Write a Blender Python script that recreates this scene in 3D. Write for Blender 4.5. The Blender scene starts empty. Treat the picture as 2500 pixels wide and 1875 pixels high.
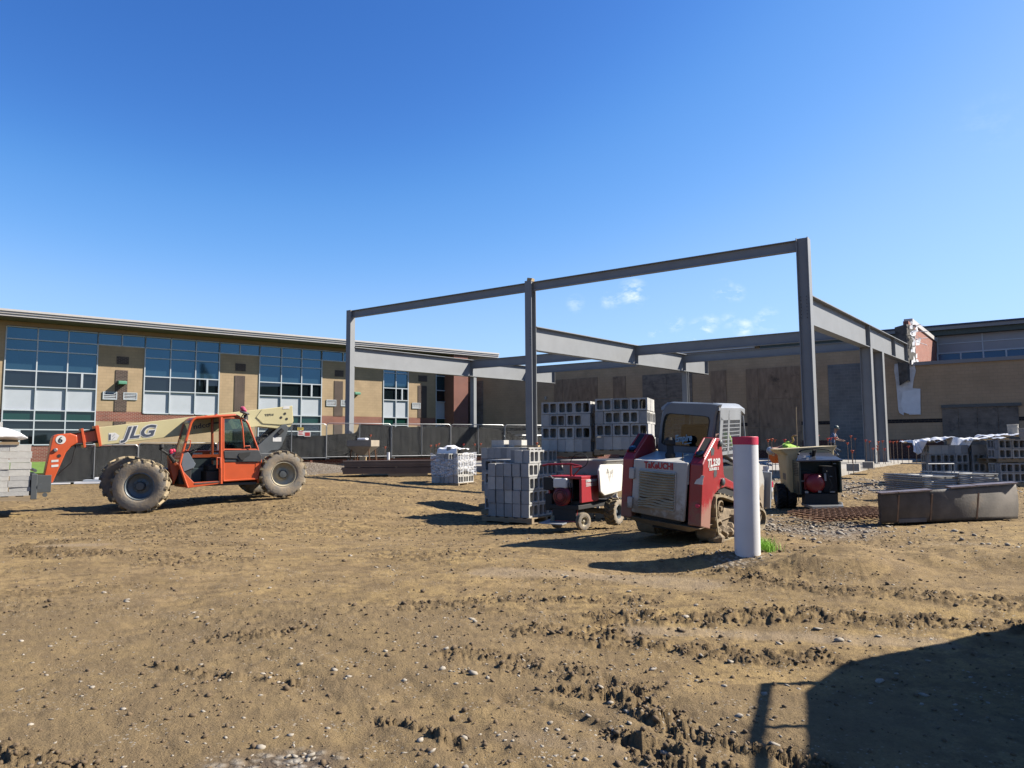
import bpy, bmesh, math, random
import numpy as np
from mathutils import Matrix, Vector
random.seed(7)
sc = bpy.context.scene
R = math.radians
# ---------------------------------------------------------------- camera
FPX = 1765.0; PITCH = R(4.813); ROLL = R(-0.3646); CZ = 1.4
_cp, _sp, _cr, _sr = math.cos(PITCH), math.sin(PITCH), math.cos(ROLL), math.sin(ROLL)
_f = np.array([0, _cp, _sp]); _u0 = np.array([0, -_sp, _cp]); _r0 = np.array([1., 0, 0])
_r = _cr*_r0 + _sr*_u0; _u = -_sr*_r0 + _cr*_u0
CAM = np.array([0, 0, CZ])
cam_d = bpy.data.cameras.new('camera'); cam = bpy.data.objects.new('camera', cam_d)
sc.collection.objects.link(cam)
cam_d.sensor_width = 36; cam_d.lens = FPX/2500*36; cam_d.clip_start = 0.05; cam_d.clip_end = 3000
cam.matrix_world = Matrix(((_r[0], _u[0], -_f[0], 0), (_r[1], _u[1], -_f[1], 0), (_r[2], _u[2], -_f[2], CZ), (0, 0, 0, 1)))
sc.camera = cam
# ---------------------------------------------------------------- light
SUN_AZ = R(8); SUN_EL = R(39)          # azimuth from +x toward +y
sunv = Vector((math.cos(SUN_EL)*math.cos(SUN_AZ), math.cos(SUN_EL)*math.sin(SUN_AZ), math.sin(SUN_EL)))
sd = bpy.data.lights.new('sun', 'SUN'); sd.energy = 5.0; sd.angle = R(0.53); sd.color = (1, .93, .82)
so = bpy.data.objects.new('sun', sd); sc.collection.objects.link(so)
so.rotation_euler = (-sunv).to_track_quat('-Z', 'Y').to_euler(); so.location = (30, 6, 30)
sc.view_settings.view_transform = 'Standard'; sc.view_settings.look = 'None'
sc.view_settings.exposure = 1.6; sc.view_settings.gamma = 1
W = bpy.data.worlds.new('World'); sc.world = W; W.use_nodes = True
nt = W.node_tree; nt.nodes.clear()
def wn(t, **k):
    n = nt.nodes.new(t)
    for a, b in k.items(): setattr(n, a, b)
    return n
sky = wn('ShaderNodeTexSky', sky_type='NISHITA', sun_disc=False, sun_elevation=SUN_EL,
         sun_rotation=math.pi/2-SUN_AZ, air_density=1.0, dust_density=0.5, ozone_density=2.6, altitude=200)
bg = wn('ShaderNodeBackground'); bg.inputs[1].default_value = 0.05
out = wn('ShaderNodeOutputWorld')
# thin high clouds, placed by direction in the sky
def pray(px, py):
    return _f*FPX + _r*(px-1250) + _u*(937.5-py)
tc = wn('ShaderNodeTexCoord')
noi = wn('ShaderNodeTexNoise'); noi.inputs['Scale'].default_value = 34; noi.inputs['Detail'].default_value = 7; noi.inputs['Roughness'].default_value = .62
mp = wn('ShaderNodeMapping'); mp.inputs['Scale'].default_value = (1, 1, 1.9)
nt.links.new(tc.outputs['Generated'], mp.inputs['Vector']); nt.links.new(mp.outputs[0], noi.inputs['Vector'])
acc = None
for (px, py, rad, amp) in ((1545, 715, 1.7, 1), (1405, 742, 1.1, .45), (1500, 728, 1.2, .6), (1480, 738, .8, .5), (1768, 712, 1.3, .8), (1800, 716, 1, .6),
                           (1710, 812, 1.6, 1.1), (1650, 790, 1.1, .6), (1815, 800, 1.2, .8), (1870, 782, 1.5, .8), (1600, 815, .8, .8),
                           (1735, 787, 1.1, .6), (1780, 782, 1, .5), (2420, 300, 3, .08)):
    d = pray(px, py); d = d/np.linalg.norm(d)
    dn = wn('ShaderNodeVectorMath', operation='DISTANCE'); dn.inputs[1].default_value = d
    nt.links.new(tc.outputs['Generated'], dn.inputs[0])
    mr = wn('ShaderNodeMapRange', interpolation_type='SMOOTHSTEP'); mr.inputs[1].default_value = R(rad)*.05; mr.inputs[2].default_value = R(rad)*.85
    mr.inputs[3].default_value = amp; mr.inputs[4].default_value = 0
    nt.links.new(dn.outputs['Value'], mr.inputs[0])
    if acc is None: acc = mr.outputs[0]
    else:
        m = wn('ShaderNodeMath', operation='MAXIMUM'); nt.links.new(acc, m.inputs[0]); nt.links.new(mr.outputs[0], m.inputs[1]); acc = m.outputs[0]
mm = wn('ShaderNodeMath', operation='MULTIPLY_ADD'); nt.links.new(noi.outputs[0], mm.inputs[0]); mm.inputs[1].default_value = 3.4; mm.inputs[2].default_value = -1.55
m2 = wn('ShaderNodeMath', operation='MULTIPLY', use_clamp=True); nt.links.new(mm.outputs[0], m2.inputs[0]); nt.links.new(acc, m2.inputs[1])
mx = wn('ShaderNodeMix', data_type='RGBA'); nt.links.new(m2.outputs[0], mx.inputs[0]); tn = wn('ShaderNodeMix', data_type='RGBA', blend_type='MULTIPLY'); tn.inputs[0].default_value = 1; tn.inputs[7].default_value = (.55, .90, 1.32, 1); nt.links.new(sky.outputs[0], tn.inputs[6]); ss = wn('ShaderNodeSeparateColor'); cs = wn('ShaderNodeCombineColor'); nt.links.new(tn.outputs[2], ss.inputs[0])
for i_, pts_ in enumerate((((.563, .39), (.833, .97), (1.484, 2.6), (2.5, 3.6), (4, 4.4), (9, 6)), ((1.58, 1.34), (2.28, 2.6), (3.78, 4.5), (6, 5.6), (9, 6.6)), ((4.19, 4.1), (5.65, 5.9), (8, 7.6), (12, 9.5)))):
    a_ = wn('ShaderNodeMath', operation='MULTIPLY'); a_.inputs[1].default_value = 1/16; fc_ = wn('ShaderNodeFloatCurve'); b_ = wn('ShaderNodeMath', operation='MULTIPLY'); b_.inputs[1].default_value = 16
    cv_ = fc_.mapping.curves[0]; cv_.points[1].location = (1, .72)
    for x_, y_ in pts_: cv_.points.new(x_/16, y_/16)
    fc_.mapping.update(); nt.links.new(ss.outputs[i_], a_.inputs[0]); nt.links.new(a_.outputs[0], fc_.inputs['Value']); nt.links.new(fc_.outputs[0], b_.inputs[0]); nt.links.new(b_.outputs[0], cs.inputs[i_])
nt.links.new(cs.outputs[0], mx.inputs[6]); mx.inputs[7].default_value = (8.2, 8.6, 9.2, 1)
nt.links.new(mx.outputs[2], bg.inputs[0]); nt.links.new(bg.outputs[0], out.inputs[0])
# ---------------------------------------------------------------- geometry helpers
def P(px, py, Y):
    d = pray(px, py); return CAM + d*Y/d[1]
def G(px, py, z=0.):
    d = pray(px, py); return CAM + d*(z-CZ)/d[2]
def unit(v):
    v = np.array(v, float); return v/np.linalg.norm(v)
class Fr:
    """local frame of a thing; on() finds where a line of sight meets one of its planes"""
    def __init__(s, o, az=0., X=None, Y=None):
        s.o = np.array(o, float)
        if X is None:
            X = [math.cos(R(az)), math.sin(R(az)), 0]; Y = [-math.sin(R(az)), math.cos(R(az)), 0]
        s.X = unit(X); Y = np.array(Y, float); Y = Y-(Y@s.X)*s.X; s.Y = unit(Y); s.Z = np.cross(s.X, s.Y)
        s.A = np.array([s.X, s.Y, s.Z])
    def M(s):
        return Matrix([[s.X[i], s.Y[i], s.Z[i], s.o[i]] for i in range(3)]+[[0, 0, 0, 1]])
    def on(s, px, py, axis, val):
        d = s.A@pray(px, py); c = s.A@(CAM-s.o); t = (val-c[axis])/d[axis]
        return c+d*t
    def w(s, p): return s.o+np.array(p)@s.A
    def l(s, p): return s.A@(np.array(p)-s.o)
COL = sc.collection
def tag(o, label=None, cat=None, group=None, kind=None):
    if label: o['label'] = label
    if cat: o['category'] = cat
    if group: o['group'] = group
    if kind: o['kind'] = kind
    return o
def thing(name, label, cat, fr, group=None):
    o = bpy.data.objects.new(name, None); COL.objects.link(o); o.empty_display_size = .2
    o.matrix_world = fr.M() if isinstance(fr, Fr) else Matrix.Translation(Vector(fr))
    return tag(o, label, cat, group)
def rotm(ax, deg): return np.array(Matrix.Rotation(R(deg), 3, ax))
class MB:
    def __init__(s): s.v = []; s.f = []; s.s = []; s.mi = []; s.m = 0
    def add(s, vs, fs, smooth=False):
        n = len(s.v); s.v += [tuple(map(float, v)) for v in vs]
        s.f += [tuple(i+n for i in f) for f in fs]; s.s += [smooth]*len(fs); s.mi += [s.m]*len(fs); return s
    def box(s, x0, x1, y0, y1, z0, z1, rot=None, c=None):
        vs = [(x, y, z) for z in (z0, z1) for y in (y0, y1) for x in (x0, x1)]
        if rot is not None:
            c = np.array(c if c is not None else ((x0+x1)/2, (y0+y1)/2, (z0+z1)/2)); vs = [c+rot@(np.array(v)-c) for v in vs]
        return s.add(vs, [(0, 2, 3, 1), (4, 5, 7, 6), (0, 1, 5, 4), (2, 6, 7, 3), (0, 4, 6, 2), (1, 3, 7, 5)])
    def prism(s, pts, ax, a, b, smooth=False):
        """polygon pts in the two other axes, extruded along ax from a to b"""
        def mk(p, w):
            return {0: (w, p[0], p[1]), 1: (p[0], w, p[1]), 2: (p[0], p[1], w)}[ax]
        n = len(pts); vs = [mk(p, a) for p in pts]+[mk(p, b) for p in pts]
        s.add(vs, [tuple(range(n)), tuple(range(2*n-1, n-1, -1))])
        k = len(s.v)-2*n
        s.f += [(k+i, k+(i+1) % n, k+n+(i+1) % n, k+n+i) for i in range(n)]; s.s += [smooth]*n; s.mi += [s.m]*n; return s
    def loft(s, loops, closed=True, caps=True, smooth=True):
        n = len(loops[0]); vs = [p for l in loops for p in l]; fs = []
        for j in range(len(loops)-1):
            for i in range(n if closed else n-1):
                k = (i+1) % n; fs.append((j*n+i, j*n+k, (j+1)*n+k, (j+1)*n+i))
        s.add(vs, fs, smooth)
        if caps:
            b = len(s.v)-len(vs); s.f += [tuple(b+i for i in range(n))[::-1], tuple(b+(len(loops)-1)*n+i for i in range(n))]; s.s += [False]*2; s.mi += [s.m]*2
        return s
    def tube(s, path, r, n=8, caps=True):
        path = [np.array(p, float) for p in path]; loops = []; prev = None
        rs = r if hasattr(r, '__len__') else [r]*len(path)
        for i, p in enumerate(path):
            t = path[min(i+1, len(path)-1)]-path[max(i-1, 0)]; t = t/(np.linalg.norm(t)+1e-9)
            a = np.array([0, 0, 1.]) if abs(t[2]) < .9 else np.array([1., 0, 0])
            if prev is not None: a = prev
            u = np.cross(t, a); u /= (np.linalg.norm(u)+1e-9); v = np.cross(u, t); prev = v
            loops.append([p+rs[i]*(math.cos(2*math.pi*k/n)*u+math.sin(2*math.pi*k/n)*v) for k in range(n)])
        return s.loft(loops, caps=caps)
    def lathe(s, prof, c, ax, n=24, smooth=True, caps=True):
        """prof: (radius, height along axis ax through c)"""
        c = np.array(c, float); ax = unit(ax); a = np.array([0, 0, 1.]) if abs(ax[2]) < .9 else np.array([1., 0, 0])
        u = unit(np.cross(ax, a)); v = np.cross(ax, u)
        loops = [[c+ax*h+r*(math.cos(2*math.pi*k/n)*u+math.sin(2*math.pi*k/n)*v) for k in range(n)] for r, h in prof]
        return s.loft(loops, caps=caps, smooth=smooth)
    def quad(s, a, b, c, d, smooth=False): return s.add([a, b, c, d], [(0, 1, 2, 3)], smooth)
    def build(s, name, mats, parent=None, bev=0, seg=2, solid=0, label=None, cat=None, group=None, kind=None, loc=None, recalc=True):
        me = bpy.data.meshes.new(name); me.from_pydata(s.v, [], s.f)
        me.polygons.foreach_set('use_smooth', s.s); me.polygons.foreach_set('material_index', s.mi)
        for m in (mats if isinstance(mats, (list, tuple)) else [mats]): me.materials.append(m)
        if recalc:
            b = bmesh.new(); b.from_mesh(me); bmesh.ops.recalc_face_normals(b, faces=b.faces); b.to_mesh(me); b.free()
        if any(s.s): me.set_sharp_from_angle(angle=R(38))
        me.update()
        o = bpy.data.objects.new(name, me); COL.objects.link(o)
        if parent: o.parent = parent
        if loc is not None: o.location = loc
        if bev:
            md = o.modifiers.new('bevel', 'BEVEL'); md.width = bev; md.segments = seg; md.limit_method = 'ANGLE'; md.angle_limit = R(40); md.harden_normals = False
        if solid:
            md = o.modifiers.new('solid', 'SOLIDIFY'); md.thickness = solid; md.offset = 0
        return tag(o, label, cat, group, kind)
_glyph = {}
def text(s, size, fr, parent, m, name='lettering', shear=0, off=0.0, xs=1, depth=.004, align='LEFT', space=1.0):
    """fr: 4x4 matrix in the parent's space, text lies in its XY plane"""
    cu = bpy.data.curves.new('t', 'FONT'); cu.body = s; cu.size = size; cu.shear = shear; cu.offset = off; cu.extrude = depth; cu.align_x = align; cu.space_character = space
    cu.resolution_u = 3
    to = bpy.data.objects.new('t', cu); COL.objects.link(to)
    dg = bpy.context.evaluated_depsgraph_get()
    me = bpy.data.meshes.new_from_object(to.evaluated_get(dg)); bpy.data.objects.remove(to); bpy.data.curves.remove(cu)
    me.transform(Matrix.Diagonal((xs, 1, 1, 1))); me.materials.clear(); me.materials.append(m)
    o = bpy.data.objects.new(name, me); COL.objects.link(o); o.parent = parent; o.matrix_local = fr; return o
def basis(o, x, y):
    x = unit(x); y = np.array(y, float); y = unit(y-(y@x)*x); z = np.cross(x, y)
    return Matrix([[x[i], y[i], z[i], o[i]] for i in range(3)]+[[0, 0, 0, 1]])
def copy_tree(o, parent=None, first=True):
    c = o.copy(); COL.objects.link(c)
    if parent: c.parent = parent
    for ch in list(o.children): copy_tree(ch, c, False)
    return c
# ---------------------------------------------------------------- materials
ALB = .46
def mat(name, col, rough=.6, metal=0, var=.15, scale=6, dirt=None, damt=.0, dscale=4, bump=0, bscale=60, spec=.4, coat=0, stretch=None, lowmud=None):
    m = bpy.data.materials.new(name); m.use_nodes = True; t = m.node_tree; p = t.nodes['Principled BSDF']; L = t.links.new
    p.inputs['Roughness'].default_value = rough; p.inputs['Metallic'].default_value = metal
    p.inputs['Specular IOR Level'].default_value = spec; p.inputs['Coat Weight'].default_value = coat
    tc = t.nodes.new('ShaderNodeTexCoord'); src = tc.outputs['Object']
    if stretch:
        mp = t.nodes.new('ShaderNodeMapping'); mp.inputs['Scale'].default_value = stretch; L(src, mp.inputs[0]); src = mp.outputs[0]
    n = t.nodes.new('ShaderNodeTexNoise'); n.inputs['Scale'].default_value = scale; n.inputs['Detail'].default_value = 6; n.inputs['Roughness'].default_value = .6; L(src, n.inputs['Vector'])
    r = t.nodes.new('ShaderNodeMapRange'); r.inputs[1].default_value = .3; r.inputs[2].default_value = .7; r.inputs[3].default_value = 1-var; r.inputs[4].default_value = 1+var; L(n.outputs[0], r.inputs[0])
    h = t.nodes.new('ShaderNodeHueSaturation'); h.inputs['Color'].default_value = (*[c_*ALB for c_ in col], 1); L(r.outputs[0], h.inputs['Value']); c = h.outputs[0]
    if dirt:
        n2 = t.nodes.new('ShaderNodeTexNoise'); n2.inputs['Scale'].default_value = dscale; n2.inputs['Detail'].default_value = 9; n2.inputs['Roughness'].default_value = .7; L(tc.outputs['Object'], n2.inputs['Vector'])
        fac = n2.outputs[0]
        if lowmud:      # splashed mud reaches lowmud metres up
            sp = t.nodes.new('ShaderNodeSeparateXYZ'); L(tc.outputs['Object'], sp.inputs[0])
            q = t.nodes.new('ShaderNodeMapRange'); q.inputs[1].default_value = lowmud; q.inputs[2].default_value = 0; q.inputs[3].default_value = 0; q.inputs[4].default_value = .35; L(sp.outputs[2], q.inputs[0])
            ad = t.nodes.new('ShaderNodeMath'); ad.operation = 'ADD'; L(fac, ad.inputs[0]); L(q.outputs[0], ad.inputs[1]); fac = ad.outputs[0]
        r2 = t.nodes.new('ShaderNodeMapRange'); r2.inputs[1].default_value = .78-damt*.5; r2.inputs[2].default_value = .9-damt*.4; L(fac, r2.inputs[0])
        mx = t.nodes.new('ShaderNodeMix'); mx.data_type = 'RGBA'; L(r2.outputs[0], mx.inputs[0]); L(c, mx.inputs[6]); mx.inputs[7].default_value = (*[c_*ALB for c_ in dirt], 1); c = mx.outputs[2]
        ro = t.nodes.new('ShaderNodeMapRange'); ro.inputs[3].default_value = rough; ro.inputs[4].default_value = .95; L(r2.outputs[0], ro.inputs[0]); L(ro.outputs[0], p.inputs['Roughness'])
    L(c, p.inputs['Base Color'])
    if bump:
        n3 = t.nodes.new('ShaderNodeTexNoise'); n3.inputs['Scale'].default_value = bscale; n3.inputs['Detail'].default_value = 5; L(tc.outputs['Object'], n3.inputs['Vector'])
        b = t.nodes.new('ShaderNodeBump'); b.inputs['Strength'].default_value = bump; b.inputs['Distance'].default_value = .02; L(n3.outputs[0], b.inputs['Height']); L(b.outputs[0], p.inputs['Normal'])
    return m
def brick(name, c1, c2, mortar, bw, bh, ms=.012, bump=.3, rough=.85, var=.0, axis='xz'):
    m = bpy.data.materials.new(name); m.use_nodes = True; t = m.node_tree; p = t.nodes['Principled BSDF']; L = t.links.new
    c1, c2, mortar = [tuple(c_*ALB for c_ in q_) for q_ in (c1, c2, mortar)]
    tc = t.nodes.new('ShaderNodeTexCoord'); sp = t.nodes.new('ShaderNodeSeparateXYZ'); L(tc.outputs['Object'], sp.inputs[0])
    sm = t.nodes.new('ShaderNodeMath'); sm.operation = 'ADD'; L(sp.outputs[0], sm.inputs[0]); L(sp.outputs[1], sm.inputs[1])
    cb = t.nodes.new('ShaderNodeCombineXYZ'); L(sm.outputs[0], cb.inputs[0]); L(sp.outputs[2], cb.inputs[1])
    b = t.nodes.new('ShaderNodeTexBrick'); b.inputs['Scale'].default_value = 1; b.inputs['Brick Width'].default_value = bw; b.inputs['Row Height'].default_value = bh
    b.inputs['Mortar Size'].default_value = ms; b.inputs['Color1'].default_value = (*c1, 1); b.inputs['Color2'].default_value = (*c2, 1); b.inputs['Mortar'].default_value = (*mortar, 1); b.inputs['Bias'].default_value = -.1
    L(cb.outputs[0], b.inputs['Vector'])
    n = t.nodes.new('ShaderNodeTexNoise'); n.inputs['Scale'].default_value = .9; n.inputs['Detail'].default_value = 8; L(tc.outputs['Object'], n.inputs['Vector'])
    r = t.nodes.new('ShaderNodeMapRange'); r.inputs[1].default_value = .3; r.inputs[2].default_value = .7; r.inputs[3].default_value = .88-var; r.inputs[4].default_value = 1.12+var; L(n.outputs[0], r.inputs[0])
    h = t.nodes.new('ShaderNodeHueSaturation'); L(b.outputs[0], h.inputs['Color']); L(r.outputs[0], h.inputs['Value']); L(h.outputs[0], p.inputs['Base Color'])
    bu = t.nodes.new('ShaderNodeBump'); bu.inputs['Strength'].default_value = bump; bu.inputs['Distance'].default_value = .01; bu.invert = True; L(b.outputs['Fac'], bu.inputs['Height']); L(bu.outputs[0], p.inputs['Normal'])
    p.inputs['Roughness'].default_value = rough; p.inputs['Specular IOR Level'].default_value = .2
    return m
def glass(name, tint=(.8, .9, .92), alpha=.75, rough=.03):
    """thin pane: clear with a mirror coat"""
    m = bpy.data.materials.new(name); m.use_nodes = True; t = m.node_tree; t.nodes.clear(); L = t.links.new
    o = t.nodes.new('ShaderNodeOutputMaterial'); a = t.nodes.new('ShaderNodeBsdfTransparent'); a.inputs[0].default_value = (*[c*alpha for c in tint], 1)
    g = t.nodes.new('ShaderNodeBsdfGlossy'); g.inputs['Roughness'].default_value = rough
    f = t.nodes.new('ShaderNodeFresnel'); f.inputs[0].default_value = 1.5
    ad = t.nodes.new('ShaderNodeMath'); ad.operation = 'ADD'; ad.inputs[1].default_value = .05; L(f.outputs[0], ad.inputs[0])
    x = t.nodes.new('ShaderNodeMixShader'); L(ad.outputs[0], x.inputs[0]); L(a.outputs[0], x.inputs[1]); L(g.outputs[0], x.inputs[2]); L(x.outputs[0], o.inputs[0]); return m
MUD = (.24, .17, .095)
M = {}
M['tan_block'] = brick('tan_block', (.52, .385, .235), (.56, .415, .255), (.45, .34, .215), .4, .2, .010, .15)
M['red_brick'] = brick('red_brick', (.32, .085, .055), (.24, .06, .045), (.42, .33, .27), .24, .085, .012, .2)
M['dark_brick'] = brick('dark_brick', (.085, .06, .055), (.05, .038, .038), (.26, .2, .16), .24, .085, .013, .2)
M['black_brick'] = brick('black_brick', (.025, .022, .022), (.016, .015, .016), (.16, .13, .11), .4, .1, .010, .2)
M['cmu_wall'] = brick('cmu_wall', (.25, .265, .27), (.21, .225, .235), (.3, .31, .31), .4, .2, .012, .3, var=.08)
M['fascia'] = mat('fascia', (.72, .69, .66), .5, 0, .05, 3)
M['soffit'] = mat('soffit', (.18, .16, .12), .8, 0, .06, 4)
M['white_frame'] = mat('white_frame', (.66, .72, .77), .4, .0, .04, 5)
M['blue_glass'] = mat('blue_glass', (.09, .20, .27), .06, .75, .08, .35, spec=.8)
M['dark_glass'] = mat('dark_glass', (.01, .018, .022), .03, .12, .25, .3, spec=.9)
M['green_glass'] = mat('green_glass', (.012, .065, .05), .08, .1, .1, .5, spec=.7)
M['grey_panel'] = mat('grey_panel', (.60, .65, .71), .45, 0, .04, 1.5, spec=.3)
M['green_paint'] = mat('green_paint', (.14, .40, .26), .5)
M['concrete'] = mat('concrete', (.46, .43, .38), .9, 0, .14, 2.2, dirt=(.3, .25, .17), damt=.35, dscale=2, bump=.3, bscale=40)
M['block'] = mat('block', (.54, .53, .505), .95, 0, .10, 9, bump=.5, bscale=130)
M['block_b'] = mat('block_b', (.41, .41, .40), .95, 0, .12, 9, bump=.5, bscale=130)
M['block_c'] = mat('block_c', (.66, .64, .59), .95, 0, .10, 9, bump=.5, bscale=130)
M['steel'] = mat('steel_primer', (.29, .305, .32), .55, .0, .07, 1.3, dirt=(.34, .24, .15), damt=.12, dscale=2.2, spec=.4, bump=.05, bscale=18)
M['plywood'] = mat('plywood', (.36, .255, .17), .85, 0, .3, 5, dirt=(.09, .07, .055), damt=.45, dscale=1.3, stretch=(1, 1, .25))
M['plywood_b'] = mat('plywood_b', (.25, .215, .18), .85, 0, .3, 5, dirt=(.085, .075, .07), damt=.5, dscale=1.1, stretch=(.4, .4, 1))
M['galv'] = mat('galvanised', (.42, .43, .44), .4, .6, .15, 20)
M['orange'] = mat('orange_paint', (.72, .115, .03), .38, 0, .09, 3, dirt=(.40, .24, .13), damt=.26, dscale=3, coat=.1, bump=.08, bscale=25)
M['cream'] = mat('cream_paint', (.68, .60, .33), .4, 0, .05, 2, dirt=(.42, .33, .17), damt=.16, dscale=2.5, coat=.1)
M['dkgrey'] = mat('dark_grey_paint', (.10, .11, .115), .45, 0, .12, 5, dirt=(.2, .165, .12), damt=.15)
M['grey_plastic'] = mat('grey_plastic', (.055, .057, .06), .55, 0, .15, 8, dirt=(.17, .14, .10), damt=.2)
M['black'] = mat('black_rubber', (.018, .018, .018), .75, 0, .2, 10, dirt=(.10, .08, .055), damt=.12)
M['tyre'] = mat('tyre_rubber', (.11, .095, .075), .9, 0, .25, 7, dirt=(.42, .33, .20), damt=.85, dscale=3.2, bump=.3, bscale=30)
M['tyre_side'] = mat('tyre_sidewall', (.27, .25, .22), .9, 0, .14, 4, dirt=(.46, .36, .24), damt=.75, dscale=3.5, bump=.35, bscale=22)
M['rim'] = mat('rim_paint', (.16, .19, .21), .45, .1, .2, 6, dirt=(.34, .26, .16), damt=.35, dscale=5)
M['rim_cream'] = mat('rim_cream', (.60, .53, .38), .45, .1, .2, 6, dirt=(.28, .16, .08), damt=.3, dscale=6)
M['white'] = mat('white_paint', (.9, .9, .88), .5, 0, .05, 4)
M['red'] = mat('red_paint', (.40, .022, .028), .4, 0, .12, 3, dirt=(.36, .17, .12), damt=.32, dscale=3.5, coat=.2, lowmud=.55)
M['red_clean'] = mat('red_clean', (.42, .02, .03), .45, 0, .1, 4, dirt=(.3, .15, .1), damt=.1)
M['dirty_white'] = mat('dirty_white', (.60, .585, .55), .45, 0, .08, 4, dirt=(.36, .28, .19), damt=.32, dscale=3.2, lowmud=.5)
M['cab_grey'] = mat('cab_grey', (.17, .195, .225), .38, .0, .1, 3, dirt=(.30, .26, .2), damt=.12, dscale=3, spec=.5)
M['cab_side'] = mat('cab_side', (.36, .38, .40), .4, .0, .1, 3, dirt=(.30, .26, .2), damt=.12, dscale=3, spec=.5)
M['mudded'] = mat('dried_mud', (.30, .225, .14), .95, 0, .25, 6, bump=.8, bscale=14)
M['mud_grille'] = mat('muddy_grille', (.72, .58, .38), .85, 0, .22, 8, bump=.3)
M['wood'] = mat('wood', (.36, .27, .165), .85, 0, .2, 6, stretch=(.3, 4, 4))
M['wood_new'] = mat('wood_new', (.60, .44, .24), .8, 0, .12, 6, stretch=(.3, 4, 4))
M['plank'] = mat('plank', (.20, .135, .10), .85, 0, .3, 4, stretch=(.3, 6, 6), dirt=(.1, .08, .07), damt=.3)
M['plastic'] = mat('white_sheet', (1.1, 1.1, 1.12), .35, 0, .04, 6, spec=.5)
M['bucket_steel'] = mat('bucket_steel', (.17, .15, .13), .75, .05, .35, 2.5, dirt=(.30, .23, .16), damt=.38, dscale=1.7, bump=.15, bscale=30)
M['worn_edge'] = mat('worn_edge', (.30, .22, .19), .4, .6, .3, 6)
M['rust'] = mat('rusty_rebar', (.20, .085, .035), .9, 0, .3, 12)
M['rebar'] = mat('rebar', (.22, .15, .11), .8, .2, .25, 12)
M['cap_orange'] = mat('cap_orange', (.80, .13, .035), .45, 0, .1, 8)
M['cap_red'] = mat('cap_red', (.70, .06, .04), .45, 0, .1, 8)
M['engine_red'] = mat('engine_red', (.32, .018, .025), .4, 0, .15, 8, dirt=(.2, .1, .08), damt=.15)
M['green_dark'] = mat('green_dark', (.035, .06, .05), .4, 0, .12, 4, dirt=(.16, .14, .11), damt=.15, coat=.2)
M['yellow_poly'] = mat('yellow_poly', (.72, .60, .36), .5, 0, .12, 4, dirt=(.40, .36, .28), damt=.3, dscale=4)
M['white_poly'] = mat('white_poly', (.95, .91, .82), .5, 0, .05, 4, dirt=(.30, .27, .22), damt=.0, dscale=4)
M['dusty_shaded_poly'] = mat('dusty_shaded_poly', (.44, .42, .38), .7, 0, .12, 4, dirt=(.30, .25, .17), damt=.45, dscale=4)  # dust on the pail; on the buggy tub the grey also holds shade
M['orange_plastic'] = mat('orange_plastic', (.95, .19, .02), .45, 0, .05, 5)
M['pvc'] = mat('pvc_white', (.92, .92, .93), .4, 0, .05, 3, dirt=(.45, .37, .28), damt=.10, dscale=7, lowmud=.30)
M['red_tape'] = mat('red_tape', (.80, .03, .10), .5, 0, .12, 7)
M['coping'] = mat('coping', (.30, .30, .31), .5, .1, .05, 2)
M['membrane'] = mat('torn_membrane', (.85, .87, .90), .6, 0, .22, 2, dirt=(.2, .17, .14), damt=.35, dscale=1.6)
M['far_panel'] = mat('far_panel', (.42, .42, .44), .5, 0, .05, .8)
M['far_green'] = mat('far_green', (.07, .10, .09), .6)
M['skin'] = mat('skin', (.48, .26, .18), .6, 0, .05)
M['neon'] = mat('neon_shirt', (.35, .62, .05), .8, 0, .1, 8)
M['blue_shirt'] = mat('blue_shirt', (.10, .17, .32), .85, 0, .1, 8)
M['jeans'] = mat('trousers', (.035, .04, .06), .9, 0, .15, 8)
M['helmet'] = mat('helmet_shell', (.62, .64, .68), .25, 0, .25, 14, dirt=(.12, .07, .10), damt=.45, dscale=9)
M['dark_hat'] = mat('dark_hat', (.09, .13, .13), .5)
M['yellow_sign'] = mat('yellow_sign', (.75, .55, .10), .5)
M['white_sign'] = mat('white_sign', (.80, .79, .76), .5)
M['red_sign'] = mat('red_sign', (.45, .03, .035), .5)
M['black_ink'] = mat('black_ink', (.02, .02, .024), .5, 0, .02)
M['slate'] = mat('slate_ink', (.075, .09, .125), .45, 0, .05)
M['red_ink'] = mat('red_ink', (.55, .03, .04), .5)
M['white_ink'] = mat('white_ink', (.75, .74, .72), .5)
M['ghost_ink'] = mat('pale_blue_ink', (.45, .62, .72), .5)
M['blue_thing'] = mat('blue_cover', (.10, .24, .42), .45, 0, .1, 4)
M['pink_rag'] = mat('pink_rag', (.72, .10, .22), .8, 0, .25, 20)
M['cab_glass'] = glass('cab_glass', (.80, .92, .90), .80)
M['dark_pane'] = glass('dark_pane', (.30, .42, .48), .7)
M['smoke_glass'] = glass('smoke_glass', (.62, .80, .78), .62)
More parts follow.
